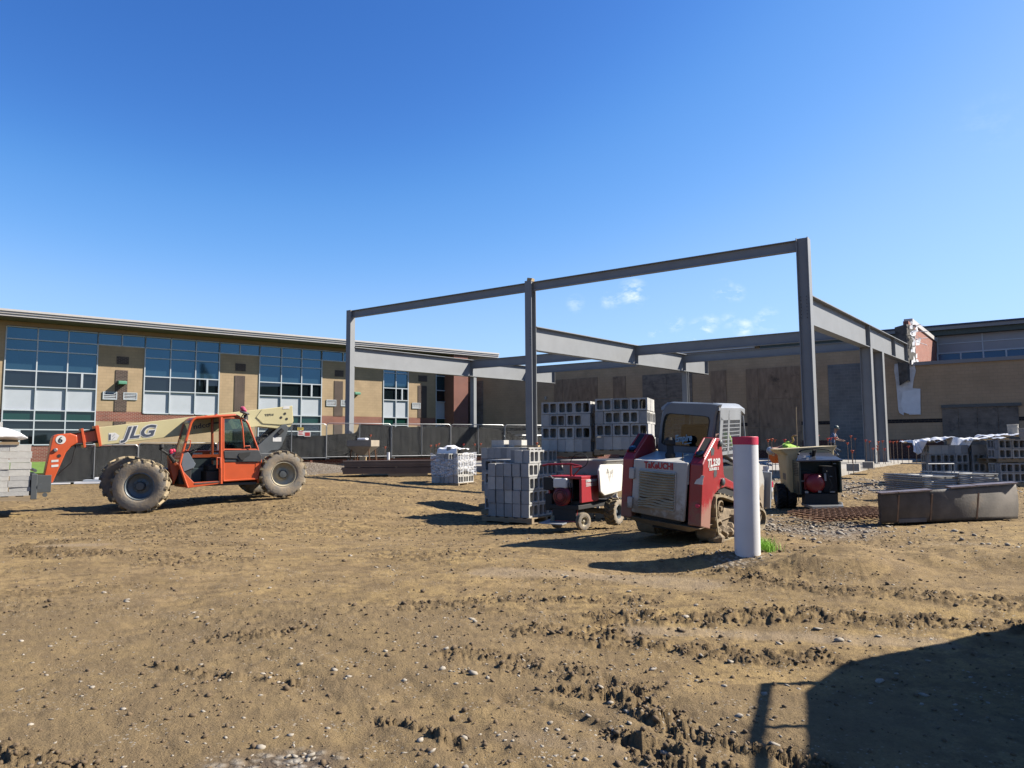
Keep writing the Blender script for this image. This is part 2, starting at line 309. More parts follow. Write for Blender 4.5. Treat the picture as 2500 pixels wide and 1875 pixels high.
def see_through(name, col, wire, pitch, rough=.5, metal=.5, axis=0):
    """diamond wire mesh seen as real gaps"""
    m = bpy.data.materials.new(name); m.use_nodes = True; t = m.node_tree; p = t.nodes['Principled BSDF']; L = t.links.new
    p.inputs['Base Color'].default_value = (*col, 1); p.inputs['Roughness'].default_value = rough; p.inputs['Metallic'].default_value = metal
    tc = t.nodes.new('ShaderNodeTexCoord'); sp = t.nodes.new('ShaderNodeSeparateXYZ'); L(tc.outputs['Object'], sp.inputs[0]); outs = []
    for sg in (1, -1):
        a = t.nodes.new('ShaderNodeMath'); a.operation = 'MULTIPLY_ADD'; a.inputs[1].default_value = sg; L(sp.outputs[2], a.inputs[0]); L(sp.outputs[0], a.inputs[2])
        b = t.nodes.new('ShaderNodeMath'); b.operation = 'PINGPONG'; b.inputs[1].default_value = pitch/2; L(a.outputs[0], b.inputs[0])
        c = t.nodes.new('ShaderNodeMath'); c.operation = 'LESS_THAN'; c.inputs[1].default_value = wire; L(b.outputs[0], c.inputs[0]); outs.append(c.outputs[0])
    mxx = t.nodes.new('ShaderNodeMath'); mxx.operation = 'MAXIMUM'; L(outs[0], mxx.inputs[0]); L(outs[1], mxx.inputs[1]); L(mxx.outputs[0], p.inputs['Alpha']); return m
M['chain'] = see_through('chain_link', (.3, .3, .3), .0011, .07)
M['fabric'] = mat('shade_fabric', (.022, .023, .022), .85, 0, .2, 3, spec=.15)
# ================================================================ GROUND
CTRL = np.array([(0,4,0),(-3,4,0),(3,4,0),(0,8,0),(-6,8,0),(3,9.2,.08),(3,10.5,.05),(1.2,10,-.02),(-1.5,12,-.14),(-1,15.3,-.29),(.8,15.3,-.27),(1.6,13.5,-.12),(3,17,-.25),
 (2,19,-.25),(-9,17.6,-.2),(-6.2,19.6,0),(-10.4,19.4,-.15),(-8,16.5,-.18),(-11,15,-.12),(-4,16,-.1),(-7,25,-.05),(-18,30,-.22),(-22,34,-.27),(-12,38,.0),(6,12.3,0),(8,16,0),(6.5,16,-.04),(10,14,0),(14,22,.03),
 (-2,28,-.2),(-3.5,27,-.15),(-6,31,.03),(-8,36,.15),(-10,40,.3),(-12,44,.45),(-5,46,.45),(6,23,.0),(10,25,.12),(14,30,.25),(20,35,.3),(28,32,.3),(25,24,.1),(17,26,.15),(0,60,.45),(-30.3,42.5,.55),(-25,46.5,.55),(-18,52,.55),(-26,40,.1),(-10,58,.5),(-34,46,.6),
 (0,-10,0),(10,0,0),(-10,0,0),(0,33,.1),(0,40,.2),(5,45,.3),(-60,60,0),(60,60,.3),(60,0,0),(-60,0,0),(0,120,.3),(0,-60,0)], float)
CTRL = np.vstack([CTRL, [(-8.97,17.6,-.19),(-6.2,19.6,.02),(-7.5,21.4,0),(-.6,15.4,-.28),(.6,14.6,-.28),(1.7,12.9,-.11),(3.2,10.4,-.07),(4.3,12.4,-.08),(1.9,10.9,-.05),(3.0,9.2,.01),(6.3,12.3,.01),(9,12.9,.02),(6,15.8,-.08),
 (9.5,16.4,.03),(13.5,23.3,.03),(15.5,22,.05),(-7.3,31,.05),(-3,31.6,.05),(-2.4,28,-.2),(-11.2,16,-.1)]])
def H(x, y):
    x = np.asarray(x, float); y = np.asarray(y, float); num = 0; den = 1e-12
    sg = 1.1+.07*np.hypot(x, y)
    for cx, cy, cz in CTRL:
        w = np.exp(-((x-cx)**2+(y-cy)**2)/(2*sg*sg))+1e-7/(1+(x-cx)**2+(y-cy)**2); num = num+w*cz; den = den+w
    return num/den
_want = CTRL[:, 2].copy()
for _ in range(6): CTRL[:, 2] += .8*(_want-H(CTRL[:, 0], CTRL[:, 1]))
_rs = np.random.RandomState(3); _perm = _rs.permutation(4096); _gr = _rs.rand(4096)*2*np.pi
def perlin(x, y):
    xi = np.floor(x).astype(int); yi = np.floor(y).astype(int); xf = x-xi; yf = y-yi
    def g(i, j):
        a = _gr[_perm[(i+_perm[j & 4095]) & 4095]]; return np.cos(a)*(x-i)+np.sin(a)*(y-j)
    u = xf**3*(xf*(xf*6-15)+10); v = yf**3*(yf*(yf*6-15)+10)
    a = g(xi, yi); b = g(xi+1, yi); c = g(xi, yi+1); d = g(xi+1, yi+1)
    return ((a+u*(b-a))*(1-v)+(c+u*(d-c))*v)*1.5
def fbm(x, y, o=4, p=.5):
    r = 0; a = 1
    for k in range(o): r = r+a*perlin(x*2**k+17.3*k, y*2**k-9.1*k); a *= p
    return r
def sstep(a, b, x):
    t = np.clip((x-a)/(b-a), 0, 1); return t*t*(3-2*t)
def gp(px, py, z=0.): return G(px, py, z)[:2]
# where clods, ruts and smooth wheel tracks lie: polylines on the ground
def band(X, Y, pts, w):
    best = np.full(X.shape, 1e9)
    q = [gp(*p) for p in pts]
    for a, b in zip(q[:-1], q[1:]):
        d = b-a; t = np.clip(((X-a[0])*d[0]+(Y-a[1])*d[1])/(d@d), 0, 1)
        best = np.minimum(best, np.hypot(X-a[0]-t*d[0], Y-a[1]-t*d[1]))
    return 1-sstep(w*.45, w*1.1, best)
CLODS = [([(1480, 1505), (1726, 1520), (1907, 1508), (2088, 1522), (2314, 1532), (2600, 1545)], .26, 1.0), ([(1860, 1440), (2042, 1462), (2250, 1475), (2600, 1500)], .30, .75),
         ([(1480, 1560), (1650, 1585), (1794, 1602), (2042, 1615)], .20, .8), ([(1380, 1690), (1560, 1720), (1700, 1790), (1960, 1860)], .13, 1.5), ([(1500, 1800), (1640, 1860), (1760, 1900)], .12, 1.4),
         ([(930, 1750), (1000, 1770), (1085, 1812)], .07, 1.3), ([(560, 1550), (720, 1540)], .22, .9), ([(60, 1335), (110, 1352), (250, 1350)], .4, .9), ([(60, 1335), (160, 1312), (420, 1300)], .35, .8),
         ([(395, 1625), (560, 1648), (717, 1668)], .05, 1.0), ([(1140, 1600), (1400, 1640), (1560, 1690)], .22, .7), ([(0, 1860), (180, 1870)], .15, .9), ([(1700, 1395), (1790, 1412), (1850, 1430)], .14, 1.2),
         ([(1560, 1395), (1700, 1405)], .10, .6), ([(1300, 1540), (1500, 1545)], .25, .8), ([(1000, 1480), (1300, 1460), (1560, 1470)], .22, .6), ([(-100, 1290), (400, 1262), (700, 1240)], .8, .7)]
SMOOTH = [([(1560, 1538), (1800, 1548), (2300, 1572)], .15), ([(1200, 1395), (1450, 1400), (1700, 1440)], .35), ([(120, 1330), (230, 1328)], .30), ([(1250, 1800), (1500, 1830)], .1)]
def detail(X, Y):
    d = np.hypot(X, Y)
    clod = np.zeros(X.shape)
    for pts, w, a in CLODS: clod = np.maximum(clod, a*band(X+.12*perlin(X*2.1, Y*2.1), Y+.12*perlin(X*2.3+9, Y*2.3), pts, w))
    big = fbm(X*.55+3, Y*.55, 3); patch = sstep(.05, .55, fbm(X*.33+40, Y*.9+11, 4)); clod = np.maximum(clod, patch*.32*sstep(5, 9, d)+patch*.12)
    clod = np.maximum(clod, .5*sstep(11, 14, Y)*(1-sstep(34, 38, Y))*(.35+.65*sstep(-.2, .4, fbm(X*.5, Y*1.3+5, 3))))
    sm = np.zeros(X.shape)
    for pts, w in SMOOTH: sm = np.maximum(sm, band(X, Y, pts, w))
    clod = clod*(1-.85*sm)
    rough = fbm(X*7.5, Y*7.5, 4, .6); lump = np.abs(fbm(X*4.6+5, Y*4.6, 3, .55))
    h = .02*big+.0045*rough+.0035*perlin(X*19, Y*19)
    lumps = sstep(-.02, .42, fbm(X*9.0+80, Y*9.0+7, 4, .55))
    h = h+.004*np.maximum(0, fbm(X*30, Y*30, 2))+clod*(.029*lumps+.013*fbm(X*24, Y*24, 3, .6)+.010*rough-.006)
    # narrow wheel ruts, cleat marks
    for pts, w, amp, ph in (([(1500, 1660), (1700, 1745), (2000, 1875)], .11, .035, 13), ([(1250, 1700), (1500, 1790), (1700, 1900)], .10, .03, 13), ([(560, 1620), (740, 1655), (820, 1690)], .12, .008, 17),
                            ([(2050, 1500), (2300, 1515), (2600, 1525)], .16, .03, 9), ([(300, 1770), (420, 1850)], .12, .010, 15)):
        b = band(X, Y, pts, w); h = h-amp*.6*b*(1+.5*np.sin((X*.9+Y*.5)*ph*2))
    for pts, w in (([(980, 1900), (860, 1760), (700, 1640), (540, 1560), (300, 1500)], .16), ([(1240, 1900), (1080, 1740), (900, 1620), (700, 1530), (420, 1460)], .16), ([(2500, 1590), (2000, 1560), (1400, 1530), (800, 1460), (300, 1420)], .2), ([(1500, 1470), (1200, 1400), (900, 1340), (620, 1290)], .22), ([(1500, 1400), (1300, 1340), (1000, 1290), (760, 1250)], .22), ([(0, 1700), (200, 1600), (420, 1480), (560, 1380)], .18)):
        b = band(X, Y, pts, w); h = h-.012*b*(1+.45*np.sin((X*.8-Y*.6)*26+np.sin(X*3)))
    # pit left of the white post and the spoil round it
    cx, cy = gp(1690, 1380); pit = np.exp(-(((X-cx)/.95)**2+((Y-cy)/.45)**2)); h = h-.25*pit
    cx, cy = gp(1800, 1362); ring = np.exp(-(((X-cx)/.42)**2+((Y-cy)/.42)**2)); h = h+.03*ring
    cx, cy = gp(1950, 1412); h = h+.08*np.exp(-(((X-cx)/.8)**2+((Y-cy)/.25)**2)); h = h+.12*band(X, Y, [(2030, 1392), (2150, 1378), (2350, 1385), (2700, 1400)], 1.0)*(1+.5*fbm(X*1.4, Y*1.4, 3))
    h = h*(1-sstep(32, 60, d))
    return h, np.clip(clod*lumps*1.0+.15*clod, 0, 1), sm
# gravel zones
def gravel_mask(X, Y):
    g = np.zeros(X.shape)
    for (px, py, z, rx, ry, a) in ((1960, 1280, 0, 1.1, 1.9, 1), (2010, 1180, .1, 2.4, 4.5, .9), (2150, 1180, .1, 4, 4, .7), (750, 1860, 0, .45, .22, .9), (620, 1870, 0, .3, .15, .7), (1800, 1365, 0, .5, .4, .6), (1230, 1640, 0, .9, .2, .4), (2350, 1330, 0, 1.4, 1.0, .35), (2200, 1300, 0, 1.2, .9, .3)):
        cx, cy = gp(px, py, z); g = np.maximum(g, a*np.exp(-(((X-cx)/rx)**2+((Y-cy)/ry)**2)))
    cx, cy = -10.6, 36.6; g = np.maximum(g, 1.2*np.exp(-(((X-cx)/3.6)**2+((Y-cy)/3.0)**2)))
    g = g*(.75+.5*fbm(X*.9, Y*.9, 3)); return np.clip(g, 0, 1)
def make_ground():
    na = 1000; th = np.concatenate([np.linspace(R(90-41), R(90+41), na), np.linspace(R(90+41), R(90-41+360), 72)[1:-1]])
    r = [0.0]; 
    rr = list(1.1*np.exp(np.linspace(0, math.log(60/1.1), 560)))+list(60*np.exp(np.linspace(0, math.log(1500/60), 30)))[1:]
    rr = np.array(rr); nt_ = len(th); nr = len(rr)
    T_, R_ = np.meshgrid(th, rr); X = R_*np.cos(T_); Y = R_*np.sin(T_)
    Z = H(X, Y); d, cl, sm = detail(X, Y); gm = gravel_mask(X, Y)
    Z = Z+d+gm*.012*perlin(X*14, Y*14)
    # gravel heap beside the slab corner
    Z = Z+.50*np.exp(-(((X+10.9)/2.6)**2+((Y-37.0)/1.3)**2))
    vs = np.stack([X, Y, Z], -1).reshape(-1, 3); vs = np.vstack([vs, [[0, 0, float(H(0, 0))]]])
    i = np.arange(nr-1)[:, None]*nt_; j = np.arange(nt_)[None, :]; k = (j+1) % nt_
    q = np.stack([i+j, i+k, i+nt_+k, i+nt_+j], -1).reshape(-1, 4)
    me = bpy.data.meshes.new('ground'); nq = len(q); c = len(vs)-1
    tri = np.stack([np.full(nt_, c), np.arange(nt_), (np.arange(nt_)+1) % nt_], -1)
    me.vertices.add(len(vs)); me.vertices.foreach_set('co', vs.astype(np.float32).ravel())
    me.loops.add(nq*4+nt_*3); me.loops.foreach_set('vertex_index', np.concatenate([q.ravel(), tri.ravel()]).astype(np.int32))
    me.polygons.add(nq+nt_); me.polygons.foreach_set('loop_start', np.concatenate([np.arange(nq)*4, nq*4+np.arange(nt_)*3]).astype(np.int32))
    me.polygons.foreach_set('loop_total', np.concatenate([np.full(nq, 4), np.full(nt_, 3)]).astype(np.int32))
    me.polygons.foreach_set('use_smooth', np.ones(nq+nt_, bool)); me.update(calc_edges=True)
    at = me.color_attributes.new('soil', 'FLOAT_COLOR', 'POINT')
    cc = np.ones((len(vs), 4), np.float32); cc[:-1, 0] = cl.ravel(); cc[:-1, 1] = gm.ravel(); cc[:-1, 2] = sm.ravel(); q_ = gp(150, 1640); q2_ = gp(1500, 1800); dm_ = np.maximum(np.exp(-(((X-q_[0])/3.6)**2+((Y-q_[1])/2.6)**2)), .8*np.exp(-(((X-q2_[0])/2.2)**2+((Y-q2_[1])/.7)**2)))+.25*fbm(X*.7+60, Y*.7, 4); cc[:-1, 3] = np.clip(sstep(.15, .75, dm_), 0, 1).ravel(); at.data.foreach_set('color', cc.ravel())
    o = bpy.data.objects.new('ground', me); COL.objects.link(o); tag(o, kind='structure')
    m = bpy.data.materials.new('dirt'); m.use_nodes = True; t = m.node_tree; p = t.nodes['Principled BSDF']; L = t.links.new
    p.inputs['Roughness'].default_value = .95; p.inputs['Specular IOR Level'].default_value = .12
    tc = t.nodes.new('ShaderNodeTexCoord'); va = t.nodes.new('ShaderNodeAttribute'); va.attribute_name = 'soil'
    sp = t.nodes.new('ShaderNodeSeparateColor'); L(va.outputs['Color'], sp.inputs[0])
    def noise(sc_, det=7, ro=.62):
        n = t.nodes.new('ShaderNodeTexNoise'); n.inputs['Scale'].default_value = sc_; n.inputs['Detail'].default_value = det; n.inputs['Roughness'].default_value = ro; L(tc.outputs['Object'], n.inputs['Vector']); return n.outputs[0]
    def rng(v, a, b, c=0., d=1.):
        n = t.nodes.new('ShaderNodeMapRange'); n.inputs[1].default_value = a; n.inputs[2].default_value = b; n.inputs[3].default_value = c; n.inputs[4].default_value = d; L(v, n.inputs[0]); return n.outputs[0]
    def mix(f, a, b):
        n = t.nodes.new('ShaderNodeMix'); n.data_type = 'RGBA'
        if isinstance(f, float): n.inputs[0].default_value = f
        else: L(f, n.inputs[0])
        for s_, v in ((6, a), (7, b)):
            if isinstance(v, tuple): n.inputs[s_].default_value = (*[c_*.63 for c_ in v], 1)
            else: L(v, n.inputs[s_])
        return n.outputs[2]
    c = mix(rng(noise(.32, 4), .38, .62), (.41, .288, .124), (.31, .218, .112))
    c = mix(rng(noise(1.1, 6), .40, .62, 0, .85), c, (.24, .168, .08)); c = mix(rng(noise(2.6, 9, .72), .47, .60, 0, .7), c, (.19, .135, .075))
    c = mix(rng(noise(5, 8, .7), .48, .61, 0, .85), c, (.17, .118, .062))
    c = mix(rng(noise(30, 5, .75), .50, .68, 0, .6), c, (.13, .09, .05))
    c = mix(rng(sp.outputs[2], 0, 1, 0, .55), c, (.31, .24, .165))
    c = mix(rng(sp.outputs[0], .03, .40, 0, .95), c, mix(rng(noise(14, 6), .35, .65), (.11, .075, .038), (.20, .14, .07)))
    c = mix(rng(va.outputs['Alpha'], 0, 1, 0, .62), c, (.19, .138, .078))
    c = mix(rng(noise(75, 4, .8), .52, .64, 0, .5), c, (.12, .085, .05))
    # grit: pale chips in the surface
    vo = t.nodes.new('ShaderNodeTexVoronoi'); vo.inputs['Scale'].default_value = 30; L(tc.outputs['Object'], vo.inputs['Vector'])
    grit = rng(vo.outputs['Distance'], .18, .25, 1, 0); gm_ = t.nodes.new('ShaderNodeMath'); gm_.operation = 'MULTIPLY'; L(grit, gm_.inputs[0]); L(rng(noise(2.3, 4), .5, .66, 0, .8), gm_.inputs[1])
    c = mix(gm_.outputs[0], c, (.42, .38, .32))
    vg = t.nodes.new('ShaderNodeTexVoronoi'); vg.inputs['Scale'].default_value = 16; L(tc.outputs['Object'], vg.inputs['Vector'])
    gc = mix(rng(vg.outputs['Distance'], .2, .55), mix(rng(noise(9), .3, .7), (.46, .43, .38), (.30, .265, .22)), (.13, .10, .075))
    c = mix(rng(sp.outputs[1], .25, .6, 0, .9), c, gc)
    L(c, p.inputs['Base Color'])
    hb = t.nodes.new('ShaderNodeMath'); hb.operation = 'MULTIPLY_ADD'; L(noise(24, 8, .7), hb.inputs[0]); hb.inputs[1].default_value = .8
    L(noise(90, 4, .7), hb.inputs[2]); bu = t.nodes.new('ShaderNodeBump'); bu.inputs['Strength'].default_value = .8; bu.inputs['Distance'].default_value = .018; L(hb.outputs[0], bu.inputs['Height'])
    b2 = t.nodes.new('ShaderNodeBump'); b2.inputs['Distance'].default_value = .03; L(rng(sp.outputs[1], .2, .6, 0, .9), b2.inputs['Strength']); L(rng(vg.outputs['Distance'], 0, .6, 1, 0), b2.inputs['Height']); L(bu.outputs[0], b2.inputs['Normal']); L(b2.outputs[0], p.inputs['Normal'])
    me.materials.append(m); return o
make_ground()
def gz(x, y):
    d, _, _ = detail(np.array([x], float), np.array([y], float)); return float(H(x, y)+d[0])
# ---- loose stones: one mesh per field
def stones(name, X, Y, S, col, label, flat=.6, seed=1, col2=None):
    rs = np.random.RandomState(seed); n = len(X)
    b = bmesh.new(); bmesh.ops.create_icosphere(b, subdivisions=1, radius=1); base = np.array([v.co[:] for v in b.verts]); fc = np.array([[v.index for v in f.verts] for f in b.faces]); b.free()
    nv = len(base); V = base[None]*(1+.30*rs.uniform(-1, 1, (n, nv, 1)))*(1+.18*rs.uniform(-1, 1, (n, nv, 3)))
    sc_ = S[:, None]*np.stack([rs.uniform(.7, 1.35, n), rs.uniform(.6, 1.1, n), flat*rs.uniform(.6, 1.2, n)], -1); V = V*sc_[:, None, :]
    a = rs.uniform(0, 6.28, n); c_, s_ = np.cos(a)[:, None], np.sin(a)[:, None]; x = V[..., 0]*c_-V[..., 1]*s_; y = V[..., 0]*s_+V[..., 1]*c_; tl = rs.uniform(-.4, .4, (n, 1)); z = V[..., 2]+x*tl
    d, cl, sm = detail(X, Y); zz = H(X, Y)+d+S*flat*.25
    heap = .50*np.exp(-(((X+10.9)/2.6)**2+((Y-37.0)/1.3)**2)); zz = zz+heap
    V = np.stack([x+X[:, None], y+Y[:, None], z+zz[:, None]], -1).reshape(-1, 3); F = (fc[None]+np.arange(n)[:, None, None]*nv).reshape(-1, 3)
    me = bpy.data.meshes.new(name); me.vertices.add(len(V)); me.vertices.foreach_set('co', V.astype(np.float32).ravel()); me.loops.add(F.size); me.loops.foreach_set('vertex_index', F.astype(np.int32).ravel())
    me.polygons.add(len(F)); me.polygons.foreach_set('loop_start', (np.arange(len(F))*3).astype(np.int32)); me.polygons.foreach_set('loop_total', np.full(len(F), 3, np.int32)); me.update(calc_edges=True)
    me.materials.append(col); o = bpy.data.objects.new(name, me); COL.objects.link(o); return tag(o, label, 'gravel', kind='stuff')
def stonemat(name, c1, c2, sc_=9):
    m = mat(name, c1, .9, 0, .2, sc_, dirt=c2, damt=.45, dscale=sc_*.7); return m
M['stone'] = stonemat('pale_stone', (.42, .37, .30), (.24, .17, .10)); M['clod'] = stonemat('clod', (.17, .115, .062), (.24, .165, .09), 6)
rs = np.random.RandomState(11)
def cam_scatter(n, dmin, dmax, pw=1.0):
    d = dmin*(dmax/dmin)**(rs.rand(n)**pw); th = rs.uniform(-R(39), R(39), n); return d*np.sin(th)/np.cos(th)*.98, d
X, Y = cam_scatter(4600, 2.6, 16); keep = fbm(X*.8+7, Y*.8, 3)+rs.uniform(-.5, .5, len(X)) > -.05; X, Y = X[keep], Y[keep]
S = np.clip(np.exp(rs.normal(math.log(.0068), .6, len(X))), .003, .027)*(1+.03*Y)
stones('scattered_stones', X, Y, S, M['stone'], 'small pale stones scattered over the bare dirt', flat=.38, seed=2)
X, Y = cam_scatter(52000, 2.6, 22); _, cl, sm = detail(X, Y); keep = rs.rand(len(X)) < .09+cl*1.3; X, Y = X[keep], Y[keep]
S = np.clip(np.exp(rs.normal(math.log(.0062), .5, len(X))), .003, .019)*(1+.045*Y)
stones('dirt_clods', X, Y, S, M['clod'], 'dark crumbly clods of dirt churned up by wheels', flat=.75, seed=5)['category'] = 'dirt'
gx, gy = [], []
for _ in range(60):
    x = rs.uniform(-14, 22, 4000); y = rs.uniform(2.6, 34, 4000); g = gravel_mask(x, y); k = (rs.rand(4000) < g**1.5*.9*np.clip(8/y, .12, 1)) & (np.abs(x) < y*.85); gx.append(x[k]); gy.append(y[k])
X = np.concatenate(gx)[:15000]; Y = np.concatenate(gy)[:15000]; S = np.clip(np.exp(rs.normal(math.log(.02), .42, len(X))), .006, .06)*np.clip(.45+Y*.06, .5, 1.5)
stones('gravel', X, Y, S, M['stone'], 'grey crushed gravel spilled beside the tracked loader and slab', seed=8)
# grass tuft at the post, lawn strip
def grass(name, pts, hgt, w, m, label, seed=1, spread=.35):
    r_ = random.Random(seed); mb = MB()
    for x, y, z in pts:
        a = r_.uniform(0, 6.28); ln = hgt*r_.uniform(.5, 1.15); dx, dy = math.cos(a)*ln*spread*r_.random(), math.sin(a)*ln*spread*r_.random(); b = r_.uniform(0, 6.28); wx, wy = math.cos(b)*w, math.sin(b)*w
        mb.add([(x-wx, y-wy, z), (x+wx, y+wy, z), (x+dx*.5+wx*.7, y+dy*.5+wy*.7, z+ln*.6), (x+dx*.5-wx*.7, y+dy*.5-wy*.7, z+ln*.6), (x+dx*1.4, y+dy*1.4, z+ln)], [(0, 1, 2, 3), (3, 2, 4)])
    return mb.build(name, m, recalc=False, label=label, cat='grass', kind='stuff')
M['grass'] = mat('grass', (.42, .78, .08), .7, 0, .3, 9); M['lawn'] = mat('lawn', (.14, .26, .035), .9, 0, .25, 3)
g0 = gp(1868, 1352, 0); pts = []
for k in range(420):
    x = g0[0]+random.gauss(0, .065); y = g0[1]+random.gauss(0, .07); pts.append((x, y, gz(x, y)-.01))
grass('grass_tuft', pts, .17, .0035, M['grass'], 'bright green tuft of grass at the foot of the white post', spread=.55)
mb = MB(); gg = 24
for i in range(gg):
    for j in range(4):
        s0 = -46+i*2.0
        def lp(s, d): 
            x = -3.6+s*.7896+.6136*d; y = 63.6+s*.6136-.7896*d; return (x, y, float(H(x, y))+.05)
        a = [lp(s0, j*1.6), lp(s0+2, j*1.6), lp(s0+2, j*1.6+1.6), lp(s0, j*1.6+1.6)]; mb.add(a, [(0, 1, 2, 3)])
mb.build('lawn', M['lawn'], label='strip of green lawn between the school wing and the fence', cat='lawn', kind='stuff')
# ================================================================ SCHOOL WING (left)
FF = Fr((-3.6, 63.6, 0), az=37.84)       # face of the wing, -Y looks to the yard
def fs(px, py): q = FF.on(px, py, 1, 0.); return q[0], q[2]
wing = thing('school_building', 'two storey tan and red brick school wing with blue glass under a pale roof', 'building', FF)
zrow = [np.mean([fs(*p)[1] for p in r]) for r in (
    [(16, 796), (240, 813)], [(16.3, 825.7), (238.7, 840.9)], [(15, 852.3), (238, 866)], [(10.9, 903), (236.5, 912.5)], [(9.8, 942.3), (234.4, 949.9)], [(7, 1001), (232.2, 1003.8), (937.5, 1019.2)], [(7, 1025.9), (231, 1028), (937.5, 1038.4)], [(13, 1048.6), (194, 1049.2)], [(81, 1086)])]
ztop, z1, z2, z3, z4, z5, z6, z7, z8 = zrow
zb = .45
def sx(*a): return [fs(x, y)[0] for x, y in a]
A = sx((10.9, 903), (89, 906), (164.4, 909), (236.5, 911)); Bw = sx((352.6, 919), (415.5, 922), (477, 925), (534.5, 928)); Cw = sx((632.9, 930), (686.5, 930), (736, 932), (785, 934))
Dw = sx((936, 940), (966.5, 942), (996, 944)); Ew = sx((1064.5, 940), (1106, 945)); corner = sx((1140, 1000))[0]
zsolid0, zsolid1 = z1, z5           # tan piers below the clerestory strip
zbr0, zbr1 = fs(233, 1028)[1], fs(233, 1003.5)[1]
walls = MB(); br = MB(); base = MB()
def pier(a, b, top):
    walls.box(a, b, 0, .35, zbr1, top); br.box(a, b, -.004, .35, zbr0, zbr1); walls.box(a, b, 0, .35, zb+1.15, zbr0); br.box(a, b, -.004, .35, zb-1, zb+1.15)
pier(-62, A[0], ztop+.35); pier(A[3], Bw[0], z1); pier(Bw[3], Cw[0], z1); pier(Cw[3], Dw[0], z1); pier(Dw[2], Ew[0], z1)
zB = fs(348.6, 1008.9)[1]
br.box(Bw[0], Bw[3], -.004, .35, zbr0, zB-.02); walls.box(Bw[0], Bw[3], 0, .35, zb+1.15, zbr0); br.box(Bw[0], Bw[3], -.004, .35, zb-1, zb+1.15)
for w in (A, Cw): br.box(w[0], w[-1], -.004, .35, zb-1, z8-.08)
for w in (Dw, Ew): br.box(w[0], w[-1], -.004, .35, zb-1, z8-.08)
walls.box(A[0]-.0, corner, .0, .35, ztop+.06, ztop+.35)
walls.build('wall', M['tan_block'], wing); br.build('brick_band', M['red_brick'], wing)
# dark brick pilaster strips
for k, (x0, x1, yt, yb, sq0, sq1, yref) in enumerate(((281, 311, 904, 1002, 870.6, 889.5, 940), (572.5, 597.6, 917.5, 1002, 888, 906, 940), (816, 837, 930.5, 1010, 904, 919.5, 940), (1020.4, 1041.5, 941.7, 1018, 917, 931.6, 960))):
    a, b = fs(x0, yref)[0], fs(x1, yref)[0]; xm = (x0+x1)/2
    pm = MB(); pm.box(a, b, -.035, .05, zbr1, fs(xm, yt)[1]); pm.box(a+.03, b+.03, -.035, .05, fs(xm, sq1)[1], fs(xm, sq0)[1]); pm.box(a, b, -.035, .05, zb-1, zbr0)
    pm.build('brick_pilaster', M['dark_brick'], wing)
# windows: frame, panes and infill panels
def window(xs, rows, kinds, split=None, yb=.06):
    f = MB(); w = .034
    for x in xs: f.box(x-w, x+w, -.05, .12, rows[-1], rows[0])
    for z in rows:
        for a, b in zip(xs[:-1], xs[1:]): f.box(a+w, b-w, -.048, .12, z-w, z+w)
    if split is not None:
        r, x = split; f.box(x-.06, x+.06, -.055, .12, rows[r+1]+w, rows[r]-w)
    o = f.build('window', M['white_frame'], wing)
    byk = {}
    for i, kd in enumerate(kinds):
        for a, b in zip(xs[:-1], xs[1:]):
            g = byk.setdefault((kd, kd == 'dark_glass' and i), MB()); t = random.uniform(-.006, .006); u = random.uniform(-.004, .004)
            g.add([(a, yb+t, rows[i+1]), (b, yb-t, rows[i+1]), (b, yb-t+u, rows[i]), (a, yb+t+u, rows[i])], [(0, 1, 2, 3)])
    for (kd, _i), g in byk.items(): g.build({'blue_glass': 'glass_pane', 'dark_glass': 'glass_pane', 'green_glass': 'tinted_pane', 'grey_panel': 'infill_panel'}[kd], M[kd], o, recalc=False)
    return o
full = [ztop, z1, z2, z3, z4, z5, z6, z7, z8]; fk = ['blue_glass']*3+['dark_glass', 'grey_panel', 'green_glass', 'dark_glass', 'dark_glass']
window(A, full, fk, (3, (A[2]*.5+A[3]*.5)))
window(Bw, [ztop, z1, z2, z3, z4, zB], ['blue_glass']*3+['dark_glass', 'grey_panel'], (3, (Bw[2]*.5+Bw[3]*.5)))
window(Cw, full, fk, (3, (Cw[2]*.5+Cw[3]*.5))); window(Dw, full, fk, (3, (Dw[1]*.5+Dw[2]*.5))); window(Ew, full, fk)
for a, b in ((A[3], Bw[0]), (Bw[3], Cw[0]), (Cw[3], Dw[0]), (Dw[2], Ew[0])):
    n = max(2, int(round((b-a)/2.0))); window([a+(b-a)*i/n for i in range(n+1)], [ztop, z1], ['blue_glass'])
# door in the first window
dx = fs(45, 1060)[0]; d = MB(); d.box(dx-.95, dx-.86, -.07, .0, zb, z7-.04); d.box(dx+.0, dx+.09, -.07, 0, zb, z7-.04); d.box(dx-.86, dx, -.07, 0, z7-.2, z7-.04); d.box(dx-.86, dx, -.06, 0, zb, zb+.25); d.build('door', M['white_frame'], wing)
